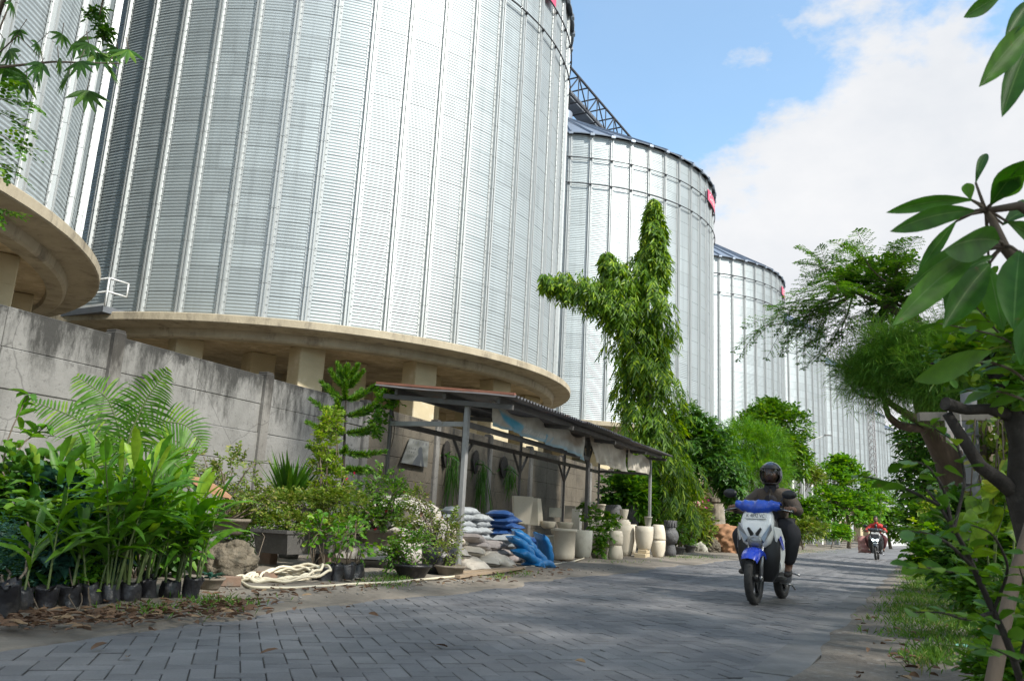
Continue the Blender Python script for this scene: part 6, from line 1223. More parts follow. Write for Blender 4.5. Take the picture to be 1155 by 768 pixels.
for path in ([(-40, 200), (0, 112), (38, 116)], [(-40, 200), (-5, 125), (33, 145)], [(-40, 210), (-5, 150), (32, 168)], [(-50, 260), (-10, 180), (18, 195)], [(-50, 300), (-15, 230), (12, 240)], [(-40, 200), (-8, 95), (18, 100)]):
    q = np.array([P(x, y, 3.9+RNG.normal()*.06) for x, y in path]); p.w.tube(q, [.006, .004, .002], 5); B = q[1]+(q[2]-q[1])*np.linspace(0, 1, 9)[:, None]; twigs(p.l, B, (q[2]-q[1])+RNG.normal(size=(9, 3))*.12, .10, 8, .030, .02, 'oval', 'pinn', .1, .8, .1, .1)
p.done(BARK, LF['mid'])
# ---- trees along the right side outside the frame: they shade the road as in the photo
for i, (s, o, h) in enumerate(((-7, 6.5, 11), (-1.5, 7.5, 12), (4, 7.0, 12), (9.5, 7.8, 12.5))):
    b = SO(s, o, .2); p = Plant('shade_tree', b, 'tall shade tree on the right side of the road near the viewer', 'tree', 'shade trees beside the road'); f = b+[0, 0, h*.42]; limb(p.w, b-[0, 0, .2], f, .22, .16, .05, 8, 8)
    for _ in range(9):
        c = b+np.array([RNG.normal()*2.0, RNG.normal()*2.0, h*RNG.uniform(.55, 1.0)]); r = np.array([1.5, 1.5, 1.1]); limb(p.w, f, c, .08, .02); fill(p, c, r, 60, .7, 6, .32, .15, 'flat', .2, .1)
    p.done(BARK, LF['mid'], 'crown', 'trunk')
for i, (s, o, h) in enumerate(((12, 5.0, 18), (16, 5.6, 18.5), (21, 6.6, 19.5))):  # unseen slim trees, added with high crowns to keep sun off the wall
    b = SO(s, o, .2); p = Plant('added_shade_tree', b, 'very tall slim unseen tree added right of the road to shade the wall', 'tree', 'tall slim trees added for wall shade'); f = b+[0, 0, h*.66]; limb(p.w, b-[0, 0, .2], f, .24, .15, .03, 9, 8)
    for _ in range(8): c = b+np.array([RNG.normal()*1.1, RNG.normal()*1.1, h*RNG.uniform(.68, 1.0)]); limb(p.w, f, c, .07, .02); fill(p, c, np.array([1.3, 1.3, 1.1]), 62, .7, 6, .32, .15, 'flat', .2, .1)
    p.done(BARK, LF['mid'], 'crown', 'trunk')
# ---------------------------------------------------------------- grass, weeds, litter
def blades(name, pts, hgt, wd, m, label=None):
    mb = MB(); n = len(pts); leaves(mb, pts, RNG.normal(size=(n, 3))*[.5, .5, 0]+[0, 0, 1.], RNG.normal(size=(n, 3))*[1, 1, .1], hgt*RNG.uniform(.5, 1.3, n), wd, 'flat', .25, .1); return tag(mb.build(name, m), kind='stuff')
pts = []
cl_ = [(RNG.uniform(6.2, 34), RNG.uniform(-.55, 1.5), RNG.uniform(.08, .35)) for _ in range(420)]
for _ in range(48000):
    if RNG.random() < .62: a_, b_, r_ = cl_[int(RNG.integers(len(cl_)))]; s, o = a_+RNG.normal()*r_*1.3, b_+RNG.normal()*r_*.8
    else: s, o = 6.5+RNG.random()**1.4*28, RNG.uniform(-.3, 1.7)
    if o > -.55+.35*RNG.random()+.12*fbm(s, 0, 2.1, 7)+(.5 if s < 7.3 else 0): q = SO(s, o, vz(s, o)); pts.append(q)
for _ in range(700):     # a tuft nearer
    q = G(RNG.normal(1050, 16), RNG.normal(742, 7), .03); pts.append(q)
GRASS = leafmat('grass_blade', (.05, .12, .02), (.11, .20, .035), (.28, .27, .10), .3, .6)
blades('grass', np.array(pts), .10, .009, GRASS)
pts = []
for cx0, cy0, sx, sy, n in ((250, 682, 22, 4, 260), (440, 655, 14, 4, 300), (560, 652, 6, 1.5, 70), (430, 661, 18, 2, 60), (590, 648, 8, 1.2, 60), (175, 690, 25, 4, 120), (780, 629, 16, 1.2, 300), (885, 622, 30, 1.0, 700), (700, 634, 20, .8, 60)):
    for _ in range(n): pts.append(G(RNG.normal(cx0, sx), RNG.normal(cy0, sy), .04))
blades('weeds', np.array(pts), .09, .010, GRASS)
pts = [];
for _ in range(520):
    x = RNG.uniform(-20, 270)+abs(RNG.normal())*30; y = 700-x*.06+RNG.normal()*7; pts.append(G(x, y, .065))
for _ in range(160): pts.append(G(RNG.uniform(280, 620), 0, .07) if 0 else G((x := RNG.uniform(280, 640)), 668-(x-300)*.075+RNG.normal()*4, .065))
for _ in range(9): pts.append(G(RNG.uniform(60, 700), RNG.uniform(680, 760), .012))
for _ in range(55): pts.append(G(RNG.uniform(960, 1120), RNG.uniform(690, 765), .05))
mb = MB(); n = len(pts); a = RNG.uniform(0, 6.28, n); leaves(mb, np.array(pts), np.stack([np.cos(a), np.sin(a), RNG.uniform(-.05, .35, n)], 1), np.tile([0, 0, 1.], (n, 1))+RNG.normal(size=(n, 3))*.3, RNG.uniform(.04, .11, n), RNG.uniform(.02, .04, n), 'oval', .1, .35); tag(mb.build('leaf_litter', LF['dry']), kind='stuff')
mb = MB()
for _ in range(1500):
    q = SO(RNG.uniform(2.5, 14), RNG.uniform(-.2, .8)+.1*abs(RNG.normal()), .02) if RNG.random() < .8 else SO(RNG.uniform(3, 14), OL-RNG.uniform(-.1, 1.0), .05)
    s = RNG.uniform(.006, .022); V = np.array([(1, 0, 0), (-1, 0, 0), (0, 1, 0), (0, -1, 0), (0, 0, 1), (0, 0, -1.)])*s*RNG.uniform(.5, 1.2, 3)*[1, 1, .6]@rotz(RNG.uniform(0, 6)).T
    mb.add(V+q, [(0, 2, 4), (2, 1, 4), (1, 3, 4), (3, 0, 4), (2, 0, 5), (1, 2, 5), (3, 1, 5), (0, 3, 5)], 0, True)
tag(mb.build('gravel', mat('gravel', (.30, .285, .26), (.17, .16, .145), 9, .9)), kind='stuff')
for (x, y, c, lb) in ((1085, 730, (.30, .62, .50), 'pale green scrap of plastic lying on the right verge'), (1106, 737, (.62, .64, .70), 'crumpled whitish plastic scrap on the right verge')):
    q = G(x, y, .05); mb = MB(); u, v = np.meshgrid(np.linspace(-1, 1, 12), np.linspace(-1, 1, 8)); A = np.stack([u*.05, v*.022, .012+.010*np.sin(u*5+v*3)+.006*np.cos(v*7)], -1)@rotz(RNG.uniform(-.4, .4)).T; mb.grid(A); tag(mb.build('plastic_scrap', mat('scrap_%d' % x, c, tuple(z*.8 for z in c), 9, .4), None, q), lb, 'litter')
# ---------------------------------------------------------------- scooters and their riders (local: +x forward, +y left, z up)
def skin(joints, edges, sub=2):
    names = list(joints); me = bpy.data.meshes.new('k'); me.from_pydata([joints[n][0] for n in names], [(names.index(a), names.index(b)) for a, b in edges], [])
    o = bpy.data.objects.new('k', me); COL.objects.link(o); m = o.modifiers.new('s', 'SKIN'); m.use_smooth_shade = True
    for i, n in enumerate(names):
        sv = me.skin_vertices[0].data[i]; r = joints[n][1]; sv.radius = (r, r) if np.isscalar(r) else r; sv.use_root = (i == 0)
    o.modifiers.new('u', 'SUBSURF').levels = sub; o.modifiers['u'].render_levels = sub
    bpy.context.view_layer.update(); ev = o.evaluated_get(bpy.context.evaluated_depsgraph_get()); m2 = ev.to_mesh()
    V = np.array([v.co[:] for v in m2.vertices]); Fc = [tuple(p.vertices) for p in m2.polygons]; ev.to_mesh_clear(); bpy.data.objects.remove(o); bpy.data.meshes.remove(me)
    return V, Fc
def wrinkle(V, amp, seed, f=1.0):
    r = np.random.default_rng(seed); d = np.zeros((len(V), 3))
    for i in range(10):
        k = rdir(1, r)[0]*r.uniform(9, 38)*f; d += np.outer(np.sin(V@k+r.uniform(0, 6)), rdir(1, r)[0])*amp/(1+i*.25)
    return V+d
def glossy(name, c, rough=.25, metal=0.0, coat=.5): return mat(name, c, tuple(x*.92 for x in c), 3, rough, metal, coat=coat, rvar=.05, c3=tuple(x*.6+.03 for x in c), s3=9, t3=.74)
PLAST = mat('black_plastic', (.018, .018, .019), (.012, .012, .013), 5, .42); RUB = mat('tyre_rubber', (.022, .022, .023), (.035, .033, .031), 9, .8); CHR = mat('dull_chrome', (.42, .42, .43), (.30, .30, .31), 5, .35, metal=.9)
LENS = mat('smoked_lens', (.30, .31, .33), (.16, .17, .18), 6, .08, spec=.8, coat=1); MIRR = mat('mirror_glass', (.3, .33, .36), None, 2, .05, metal=1); PLATE = mat('plate_white', (.62, .62, .60), (.5, .5, .49), 4, .5); INK = mat('plate_ink', (.02, .02, .02), None, 3, .6)
SKINM = mat('brown_skin', (.20, .105, .065), (.15, .075, .045), 12, .5); HAIR = mat('black_hair', (.012, .011, .010), (.02, .018, .016), 30, .5)
EYEW = mat('eye_white', (.6, .57, .53), None, 3, .3)
def lit_mat():
    m, nt, N, L = new_mat('lit_headlamp'); o = N('ShaderNodeOutputMaterial'); e = N('ShaderNodeEmission'); e.inputs[0].default_value = (.80, .97, 1, 1); e.inputs[1].default_value = 2.2; L(e.outputs[0], o.inputs[0]); return m
LIT = lit_mat()
def visor_mat():
    m, nt, N, L = new_mat('visor'); o = N('ShaderNodeOutputMaterial'); g = N('ShaderNodeBsdfGlossy'); g.inputs['Roughness'].default_value = .06; t = N('ShaderNodeBsdfTransparent'); t.inputs[0].default_value = (.72, .72, .74, 1); f = N('ShaderNodeFresnel'); f.inputs[0].default_value = 1.55; x = N('ShaderNodeMixShader'); L(f.outputs[0], x.inputs[0]); L(t.outputs[0], x.inputs[1]); L(g.outputs[0], x.inputs[2]); L(x.outputs[0], o.inputs[0]); return m
VISOR = visor_mat()
def wheel(parent, x, r=.275, w=.085, name='front_wheel'):
    e = MB(); an = np.arange(19)/18*2*pi; Rl = rotx(pi/2)
    prof = [(r-.075, -w*.40), (r-.05, -w*.5), (r-.02, -w*.46), (r-.004, -w*.25), (r, 0), (r-.004, w*.25), (r-.02, w*.46), (r-.05, w*.5), (r-.075, w*.40)]
    e.lathe(prof, (0, 0, 0), 40, 0, R=Rl)
    for i in range(40):
        a = i*2*pi/40; s = 1 if i % 2 else -1; q = np.array([(r-.002)*cos(a), .018*s, (r-.002)*sin(a)]); e.box(q, (.010, .032, .006), roty(-a+pi/2)@rotz(.5*s))
    o = e.build('tyre', RUB, parent); o.name = name; o.location = (x, 0, r)
    m = MB(); m.lathe([(r-.072, -w*.42), (r-.085, -w*.36), (r-.09, 0), (r-.085, w*.36), (r-.072, w*.42)], n=40, R=Rl)
    for i in range(5):
        a = i*2*pi/5+.3; m.beam((.03*cos(a), 0, .03*sin(a)), ((r-.085)*cos(a), 0, (r-.085)*sin(a)), .022, .03, up=(0, 1, 0))
    m.lathe([(0, -.05), (.045, -.05), (.045, .05), (0, .05)], n=16, R=Rl); m.lathe([(.05, .045), (.095, .045), (.095, .05), (.05, .05)], n=28, R=Rl); m.build('rim', PLAST, o); return o
def loft(mb, secs, mi=0, n=20, cap=True):
    """secs: (z, half width, x front, x back, roundness)"""
    rows = []
    for z, hw, xf, xb, rd in secs:
        a = np.linspace(0, 2*pi, n, endpoint=False); c, s = np.cos(a), np.sin(a); xm, hx = (xf+xb)/2, (xf-xb)/2
        rows.append(np.stack([xm+hx*np.sign(c)*np.abs(c)**rd, hw*np.sign(s)*np.abs(s)**rd, np.full(n, z)], 1))
    A = np.array(rows); A = np.concatenate([A, A[:, :1]], 1); mb.grid(A, mi)
    if cap:
        for i in (0, -1): q = rows[i]; mb.add(q, [tuple(range(n))[::(-1 if i == 0 else 1)]], mi, False)
def loftx(mb, secs, mi=0, n=20):
    """secs along x: (x, half width, z low, z high, roundness)"""
    rows = []
    for x, hw, z0, z1, rd in secs:
        a = np.linspace(0, 2*pi, n, endpoint=False); c, s = np.cos(a), np.sin(a); rows.append(np.stack([np.full(n, x), hw*np.sign(c)*np.abs(c)**rd, (z0+z1)/2+(z1-z0)/2*np.sign(s)*np.abs(s)**rd], 1))
    A = np.array(rows); A = np.concatenate([A, A[:, :1]], 1); mb.grid(A[::-1], mi)
    for i in (0, -1): mb.add(rows[i], [tuple(range(n))[::(1 if i == 0 else -1)]], mi, False)
def scooter(base, heading, label, body, fender, cover, plate, lamps_on):
    e = empty('motor_scooter', base, heading, label, 'scooter')
    def part(name, mb, m, parent=e): return mb.build(name, m, parent)
    fw_ = wheel(e, .63, .285, .085, 'front_wheel'); wheel(e, -.62, .28, .095, 'rear_wheel')
    for y in (-.075, .075): m = MB(); m.tube([(.63, y, .285), (.575, y, .50), (.52, y*.9, .72)], [.021, .021, .019], 10); m.tube([(.63, y*.8, .285), (.63, y*1.25, .285)], .03, 8); part('fork_leg', m, CHR)
    m = MB(); a = np.linspace(.45, 1.95, 16); rows = []
    for t in a:
        c = np.array([.63+.318*cos(t+.25), 0, .285+.318*sin(t+.25)]); n_ = np.array([cos(t+.25), 0, sin(t+.25)]); k = 1-.5*max(0, (.75-t))
        rows.append([c+np.array([0, y*k, 0])-n_*d for y, d in ((-.098, .075), (-.096, .03), (-.072, .000), (0, -.014), (.072, .000), (.096, .03), (.098, .075))])
    m.grid(np.array(rows)); part('front_fender', m, fender)
    m = MB(); m.tube([(.545, 0, .62), (.43, 0, 1.03)], [.035, .03], 10); part('steering_stem', m, PLAST)
    # leg shield (dark) and coloured front shell
    m = MB(); loft(m, [(.24, .13, .40, .24, .7), (.34, .20, .46, .27, .6), (.50, .235, .48, .33, .55), (.68, .235, .47, .33, .55), (.90, .20, .43, .31, .6), (.97, .15, .40, .31, .7)]); part('leg_shield', m, PLAST)
    m = MB(); loft(m, [(.50, .085, .545, .40, .7), (.55, .15, .575, .38, .62), (.62, .178, .595, .36, .6), (.70, .185, .585, .35, .6), (.78, .182, .555, .34, .6), (.86, .170, .505, .33, .6), (.905, .145, .465, .32, .7)]); part('front_shell', m, body)
    for s in (-1, 1):
        m = MB(); pr = np.array([(.46, .19, .66), (.50, .17, .80), (.40, .225, .78), (.33, .245, .66), (.30, .245, .50), (.30, .225, .36), (.36, .215, .34), (.42, .205, .50)])*[1, s, 1]; k = len(pr)
        m.add(np.concatenate([pr, pr*[1, 1.0, 1]+[0, s*.018, 0]]), [tuple(range(k))[::s], tuple(range(k, 2*k))[::-s]]+[(i, (i+1) % k, k+(i+1) % k, k+i)[::-s] for i in range(k)], 0, False); sp = part('side_panel', m, body)
        m = MB(); pr2 = np.array([(.40, .226, .70), (.44, .214, .66), (.36, .240, .54), (.33, .243, .56)])*[1, s, 1]+[0, s*.021, 0]; m.add(np.concatenate([pr2, pr2-[0, s*.006, 0]]), [(0, 1, 2, 3)[::-s], (4, 5, 6, 7)[::s]], 0, False); part('stripe', m, fender, sp)
        # slanted indicator lamps
        m = MB(); pl = np.array([(.575, .06, .60), (.56, .172, .76), (.555, .178, .69), (.585, .10, .555)])*[1, s, 1]; nrm = np.array([.012, s*.006, .003]); m.add(np.concatenate([pl+nrm*1.6, pl-nrm*4]), [(0, 1, 2, 3)[::-s], (4, 5, 6, 7)[::s]]+[(i, 4+i, 4+(i+1) % 4, (i+1) % 4)[::-s] for i in range(4)], 0, False); part('side_lamp', m, LENS if not lamps_on else LENS)
        m = MB(); pl = np.array([(.592, .022, .59), (.583, .075, .70), (.585, .06, .715), (.60, .012, .655)])*[1, s, 1]; m.add(np.concatenate([pl+nrm*1.2, pl-nrm*4]), [(0, 1, 2, 3)[::-s], (4, 5, 6, 7)[::s]]+[(i, 4+i, 4+(i+1) % 4, (i+1) % 4)[::-s] for i in range(4)], 0, False); part('trim_wing', m, PLAST)
    if not lamps_on:
        m = MB(); m.lathe([(.0, .055), (.045, .05), (.075, .032), (.092, 0), (.085, -.03)], (.575, 0, .575), 28, R=np.array([[0, 0, 1.], [1, 0, 0], [0, .78, 0]])); part('headlight', m, LENS)
        m = MB(); m.lathe([(.0, .0), (.03, .012), (.04, .03)], (.60, 0, .58), 16, R=np.array([[0, 0, 1.], [1, 0, 0], [0, .8, 0]])); part('bulb', m, CHR)
    else:
        for s in (-1, 1): m = MB(); m.lathe([(.0, .03), (.04, .022), (.058, 0), (.05, -.03)], (.590, s*.068, .60), 20, R=np.array([[0, 0, 1.], [1, 0, 0], [0, .75, 0]])); part('headlight', m, LIT)
        m = MB(); m.lathe([(0, .02), (.05, .0)], (.585, 0, .48), 16, R=np.array([[0, 0, 1.], [1, 0, 0], [0, .8, 0]])); part('lower_lamp', m, LENS)
    m = MB(); tl = rotx(0)@roty(-.45); m.box((.535, 0, .845), (.006, .245, .075), tl, 0, bev=.002); pl = part('number_plate', m, PLATE)
    xy, fs = text_mesh(plate); m = MB(); q = np.stack([np.full(len(xy), .0045), (xy[:, 0]-.5)*.20, (xy[:, 1]-.5)*.042], 1)@tl.T+[.535, 0, .845]; m.add(q, fs, 0, False); part('plate_lettering', m, INK, pl)
    # handlebar with cover
    m = MB(); m.tube([(.33, .36, .97), (.36, .25, .985), (.42, .10, .99), (.43, 0, .985), (.42, -.10, .99), (.36, -.25, .985), (.33, -.36, .97)], .014, 8); hb = part('handlebar', m, CHR)
    for s in (-1, 1):
        m = MB(); m.tube([(.355, s*.25, .985), (.325, s*.375, .968)], .019, 10); part('grip', m, PLAST, hb)
        m = MB(); m.tube([(.385, s*.22, .99), (.40, s*.30, .975), (.385, s*.375, .96)], .008, 6); part('brake_lever', m, CHR, hb)
        m = MB(); m.tube([(.38, s*.20, .995), (.385, s*.235, 1.07), (.37, s*.285, 1.13)], .007, 6); mr_ = part('mirror', m, PLAST, hb)
        m = MB(); m.lathe([(0, .028), (.05, .024), (.078, .008), (.082, -.006)], (.375, s*.335, 1.15), 24, R=np.array([[0, 0, 1.], [1, 0, 0], [0, .62, 0]])@rotz(0)); part('mirror_housing', m, PLAST, mr_)
        m = MB(); m.lathe([(0, 0), (.078, 0)], (.368, s*.335, 1.15), 24, R=np.array([[0, 0, -1.], [1, 0, 0], [0, .62, 0]])); part('mirror_glass', m, MIRR, mr_)
    m = MB(); rows = []; ys = np.linspace(-.25, .25, 31)
    for y in ys:      # wrapped cover: soft, wrinkled, wider at the bars
        k = 1-abs(y)/.30; w1 = .005*sin(y*41+.5)+.004*sin(y*83+1)+.004*sin(y*17)
        g_ = min(1, k*1.15)**.8; zc = 1.0+.03*abs(y)/.25+w1*.5; rows.append([(.36+.02*w1, y, zc-.025-.01*g_), (.385+.06*g_+w1, y, zc-.028-.075*g_+w1), (.43+.10*g_+w1*.8, y, zc-.02-.055*g_+w1), (.445+.09*g_, y, zc+.012*g_+w1*1.2), (.42+.045*g_+w1, y, zc+.02+.05*g_+w1), (.375, y, zc+.02+.055*g_), (.345, y, zc)])
    m.grid(np.array(rows)); part('handlebar_cover', m, cover)
    # floor, seat, rear body, engine
    m = MB(); loftx(m, [(.36, .10, .24, .40, .5), (.25, .19, .235, .31, .5), (.0, .20, .235, .30, .5), (-.14, .17, .235, .34, .6)]); part('floorboard', m, PLAST)
    m = MB(); loftx(m, [(-.08, .12, .30, .60, .6), (-.16, .165, .30, .70, .6), (-.35, .185, .38, .71, .6), (-.62, .17, .46, .73, .65), (-.85, .11, .56, .75, .7), (-.96, .06, .64, .75, .8)]); part('rear_body', m, body)
    m = MB(); loftx(m, [(-.06, .07, .66, .71, .7), (-.14, .12, .67, .755, .65), (-.30, .15, .685, .765, .6), (-.48, .15, .70, .80, .6), (-.70, .12, .72, .82, .65), (-.86, .08, .74, .81, .8)]); part('seat', m, PLAST)
    m = MB(); m.lathe([(0, 0), (.04, .0), (.05, .02), (.03, .05), (0, .055)], (-.97, 0, .68), 14, R=roty(-pi/2)); part('tail_lamp', m, mat('tail_red', (.4, .02, .02), None, 3, .2))
    m = MB(); m.box((-.36, .06, .30), (.44, .16, .16), roty(-.08), 0, bev=.04); m.lathe([(0, -.05), (.09, -.05), (.10, 0), (.085, .05), (0, .06)], (-.30, .13, .30), 20, R=rotx(-pi/2)); part('engine', m, CHR)
    m = MB(); m.tube([(-.25, -.12, .24), (-.42, -.17, .24), (-.60, -.18, .28), (-.98, -.19, .36)], [.022, .03, .05, .055], 12); part('exhaust', m, PLAST)
    m = MB(); m.tube([(-.10, .10, .22), (-.10, .24, .20), (-.34, .22, .14)], .012, 7); part('side_stand', m, CHR)
    for s in (-1, 1): m = MB(); m.tube([(-.38, s*.12, .33), (-.38, s*.2, .32), (-.36, s*.27, .30)], .012, 7); part('foot_peg', m, CHR)
    m = MB(); a = np.linspace(.6, 2.2, 8); rows = [[(-.62+.33*cos(t), y, .28+.33*sin(t)) for y in (-.07, -.04, .04, .07)] for t in a]; m.grid(np.array(rows)); part('rear_fender', m, PLAST)
    for o in e.children:
        n_ = o.name.split('.')[0]
        if n_ in ('front_shell', 'headlight', 'bulb', 'side_lamp', 'trim_wing', 'number_plate', 'lower_lamp'): o.location.z += .11
        if n_ in ('handlebar', 'handlebar_cover'): o.location.z += .055
        if n_ == 'side_panel': o.location.z += .05
    return e
def hand(mb, wrist, palm, out, curl, s=1.0):
    """palm centre, fingers curl from 'out' direction round towards 'curl'; thumb on the inner side"""
    wrist, palm, out, curl = (np.asarray(x, float) for x in (wrist, palm, out, curl)); out = norm(out); curl = norm(curl); lat = norm(np.cross(out, curl))
    for i, (o_, ln, r) in enumerate(((-.030, .075, .0095), (-.010, .082, .010), (.010, .077, .0095), (.029, .062, .0085))):
        b = palm+lat*o_; p = [b-out*.01, b+out*.030, b+out*.045+curl*.022, b+out*.032+curl*ln*.62, b+out*.006+curl*ln*.66]; mb.tube(np.array(p), [r, r, r*.95, r*.85, r*.6], 8)
    b = palm-lat*.030-out*.012; mb.tube(np.array([b, b-lat*.022+out*.012+curl*.012, b-lat*.018+out*.03+curl*.034, b-lat*.006+out*.036+curl*.046]), [.013, .0115, .010, .007], 8)
def head_mesh(c, s=1.0):
    bm = bmesh.new(); bmesh.ops.create_uvsphere(bm, u_segments=40, v_segments=28, radius=1); V = np.array([v.co[:] for v in bm.verts]); Fc = [tuple(v.index for v in f.verts) for f in bm.faces]; bm.free()
    x, y, z = V.T; W = V*[.098, .076, .118]; fr = np.clip(x, 0, 1)
    W[:, 1] *= 1-.22*np.clip(-z-.2, 0, 1); W[:, 0] *= 1-.10*np.clip(-z, 0, 1)*(x < 0)
    g = lambda y0, z0, sy, sz: np.exp(-((y-y0)/sy)**2-((z-z0)/sz)**2)*(x > 0)
    W[:, 0] += .020*g(0, -.18, .16, .18)+.008*g(0, .02, .12, .2)-.010*g(.36, .06, .22, .13)-.010*g(-.36, .06, .22, .13)+.007*g(0, -.52, .30, .07)+.006*g(0, -.85, .35, .16)+.006*g(0, .22, .6, .1)-.004*g(0, -.58, .3, .03)
    return W*s+np.asarray(c), Fc
def rider(scoot, label, jacketm, trouserm, shoem, helmet, lean=0.0, skirt=None):
    e = empty('person', scoot.location, scoot.rotation_euler.z, label, 'person')
    h = np.array
    hip, sp, ch, nk, hd = h([-.33, 0, .86]), h([-.31, 0, 1.02]), h([-.26, 0, 1.19]), h([-.22, 0, 1.335]), h([-.185, 0, 1.455])
    J = {'hip': (hip, (.155, .125)), 'sp': (sp, (.15, .115)), 'ch': (ch, (.165, .12)), 'cl': (h([-.235, 0, 1.28]), (.11, .085)), 'nk': (nk, .055), 'hd0': (h([-.20, 0, 1.40]), .05)}; E_ = [('hip', 'sp'), ('sp', 'ch'), ('ch', 'cl'), ('cl', 'nk'), ('nk', 'hd0')]
    for n_, s in (('l', 1), ('r', -1)):
        J.update({n_+'sh': (h([-.235, s*.175, 1.235]), .074), n_+'ua': (h([-.19, s*.255, 1.13]), .058), n_+'el': (h([-.09, s*.335, 1.03]), .048), n_+'fa': (h([.10, s*.345, 1.04]), .040), n_+'wr': (h([.225, s*.325, 1.05]), .030), n_+'pm': (h([.295, s*.315, 1.055]), .034),
                  n_+'th': (h([-.27, s*.12, .83]), .105), n_+'mt': (h([-.08, s*.25, .80]), .088), n_+'kn': (h([.12, s*.32, .73]), .066), n_+'cf': (h([.09, s*.265, .55]), .058), n_+'an': (h([.04, s*.235, .385]), .042), n_+'ft': (h([.17, s*.245, .345]), .036)})
        E_ += [('ch', n_+'sh'), (n_+'sh', n_+'ua'), (n_+'ua', n_+'el'), (n_+'el', n_+'fa'), (n_+'fa', n_+'wr'), (n_+'wr', n_+'pm'), ('hip', n_+'th'), (n_+'th', n_+'mt'), (n_+'mt', n_+'kn'), (n_+'kn', n_+'cf'), (n_+'cf', n_+'an'), (n_+'an', n_+'ft')]
    JB = {n: (p, (np.array(r)*.88 if not np.isscalar(r) else r*(.74 if n[1:] in ('sh', 'ua', 'el', 'th', 'mt', 'kn') else 1))) for n, (p, r) in J.items()}
    V, Fc = skin(JB, E_); mb = MB(); mb.add(V, Fc, 0, True)
    HV, HF = head_mesh(hd); mb.add(HV, HF, 0, True); mb.tube([J['nk'][0]-[.0, 0, .03], hd-[.01, 0, .06]], [.058, .054], 12)
    for s in (-1, 1):
        hand(mb, J['lwr'][0]*[1, s, 1], h([.318, s*.312, 1.061]), (1, -.1*s, 0), (0, 0, -1)); mb.lathe([(0, .012), (.018, .008), (.027, -.004), (.02, -.012)], hd+[-.005, s*.074, -.01], 12, R=np.array([[1., 0, 0], [0, 0, s], [0, 1.3, 0]]))
    mb.build('body', SKINM, e)
    m = MB()
    for s in (-1, 1): m.lathe([(0, .0115), (.008, .009), (.0115, 0), (.008, -.009), (0, -.0115)], hd+[.083, s*.028, .007], 12)
    ey = m.build('eyes', EYEW, e); m = MB()
    for s in (-1, 1): m.lathe([(0, .006), (.005, .003), (.006, 0)], hd+[.0905, s*.028, .007], 10, R=roty(pi/2))
    m.build('irises', HAIR, ey); m = MB()
    for s in (-1, 1): m.tube([hd+[.092, s*.015, .030], hd+[.092, s*.030, .034], hd+[.080, s*.048, .028]], [.003, .0045, .003], 6)
    m.build('brows', HAIR, e); m = MB(); m.tube([hd+[.088, -.022, -.060], hd+[.097, 0, -.058], hd+[.088, .022, -.060]], [.003, .006, .003], 6); m.build('lips', mat('lips', (.17, .06, .05), None, 4, .5), e)
    k = {n: (p, (np.array(r)*1.14 if not np.isscalar(r) else r*(1.42 if n[1:] in ('sh', 'ua') else 1.28))) for n, (p, r) in J.items()}
    jn = ['hip', 'sp', 'ch', 'cl']+[a+b for a in 'lr' for b in ('sh', 'ua', 'el', 'fa')]
    JJ = {n: k[n] for n in jn}; JJ['hip'] = (h([-.33, 0, .845]), (.18, .155)); JJ['lcu'] = (h([.175, .33, 1.048]), .045); JJ['rcu'] = (h([.175, -.33, 1.048]), .045)
    JE = [a for a in E_ if a[0] in jn and a[1] in jn]+[('lfa', 'lcu'), ('rfa', 'rcu')]
    V, Fc = skin(JJ, JE, 3); V = wrinkle(V, .0038, 5); jk = MB(); jk.add(V, Fc, 0, True)
    j = jk.build('jacket', jacketm, e); m = MB(); m.lathe([(.062, -.01), (.078, -.02), (.082, .02), (.075, .045), (.062, .05)], h([-.225, 0, 1.315]), 20, R=roty(.25))
    for s in (-1, 1): m.add(np.array([(.0, 0, 0), (.012, .055, .045), (.018, .075, -.01), (.022, .03, -.06)])*[1, s, 1]+[-.145, .005*s, 1.30], [(0, 1, 2, 3)[::s]], 0, True)
    m.build('collar', mat('dark_vest', (.028, .024, .028), (.018, .016, .02), 5, .7, bump=.004, bscale=60) if helmet is not None else jacketm, j); m = MB(); m.tube([(-.125, 0, 1.27), (-.105, .0, 1.18), (-.125, .004, 1.0), (-.14, 0, .9)], .006, 6); m.build('zip', PLAST, j)
    if helmet is not None:
        JV = {n: (JJ[n][0], np.array(JJ[n][1])*np.array([.86, 1.16])) for n in ('hip', 'sp', 'ch', 'cl')}; V, Fc = skin(JV, [('hip', 'sp'), ('sp', 'ch'), ('ch', 'cl')], 3); V = wrinkle(V, .004, 15); m = MB(); m.add(V, Fc, 0, True); m.build('vest', mat('dark_vest', (.028, .024, .028), (.018, .016, .02), 5, .7, bump=.004, bscale=60), j)
    tn = ['hip']+[a+b for a in 'lr' for b in ('th', 'mt', 'kn', 'cf')]; JT = {n: k[n] for n in tn}; JT['hip'] = (hip, (.165, .14)); JT['lkn'] = (k['lkn'][0], .088); JT['rkn'] = (k['rkn'][0], .088)
    for a, s in (('l', 1), ('r', -1)): JT[a+'cf'] = (k[a+'cf'][0], .082); JT[a+'he'] = (h([.05, s*.24, .42]), .075)
    V, Fc = skin(JT, [a for a in E_ if a[0] in tn and a[1] in tn]+[('lcf', 'lhe'), ('rcf', 'rhe')], 3); V = wrinkle(V, .004, 9); m = MB(); m.add(V, Fc, 0, True); m.build('trousers', trouserm, e)
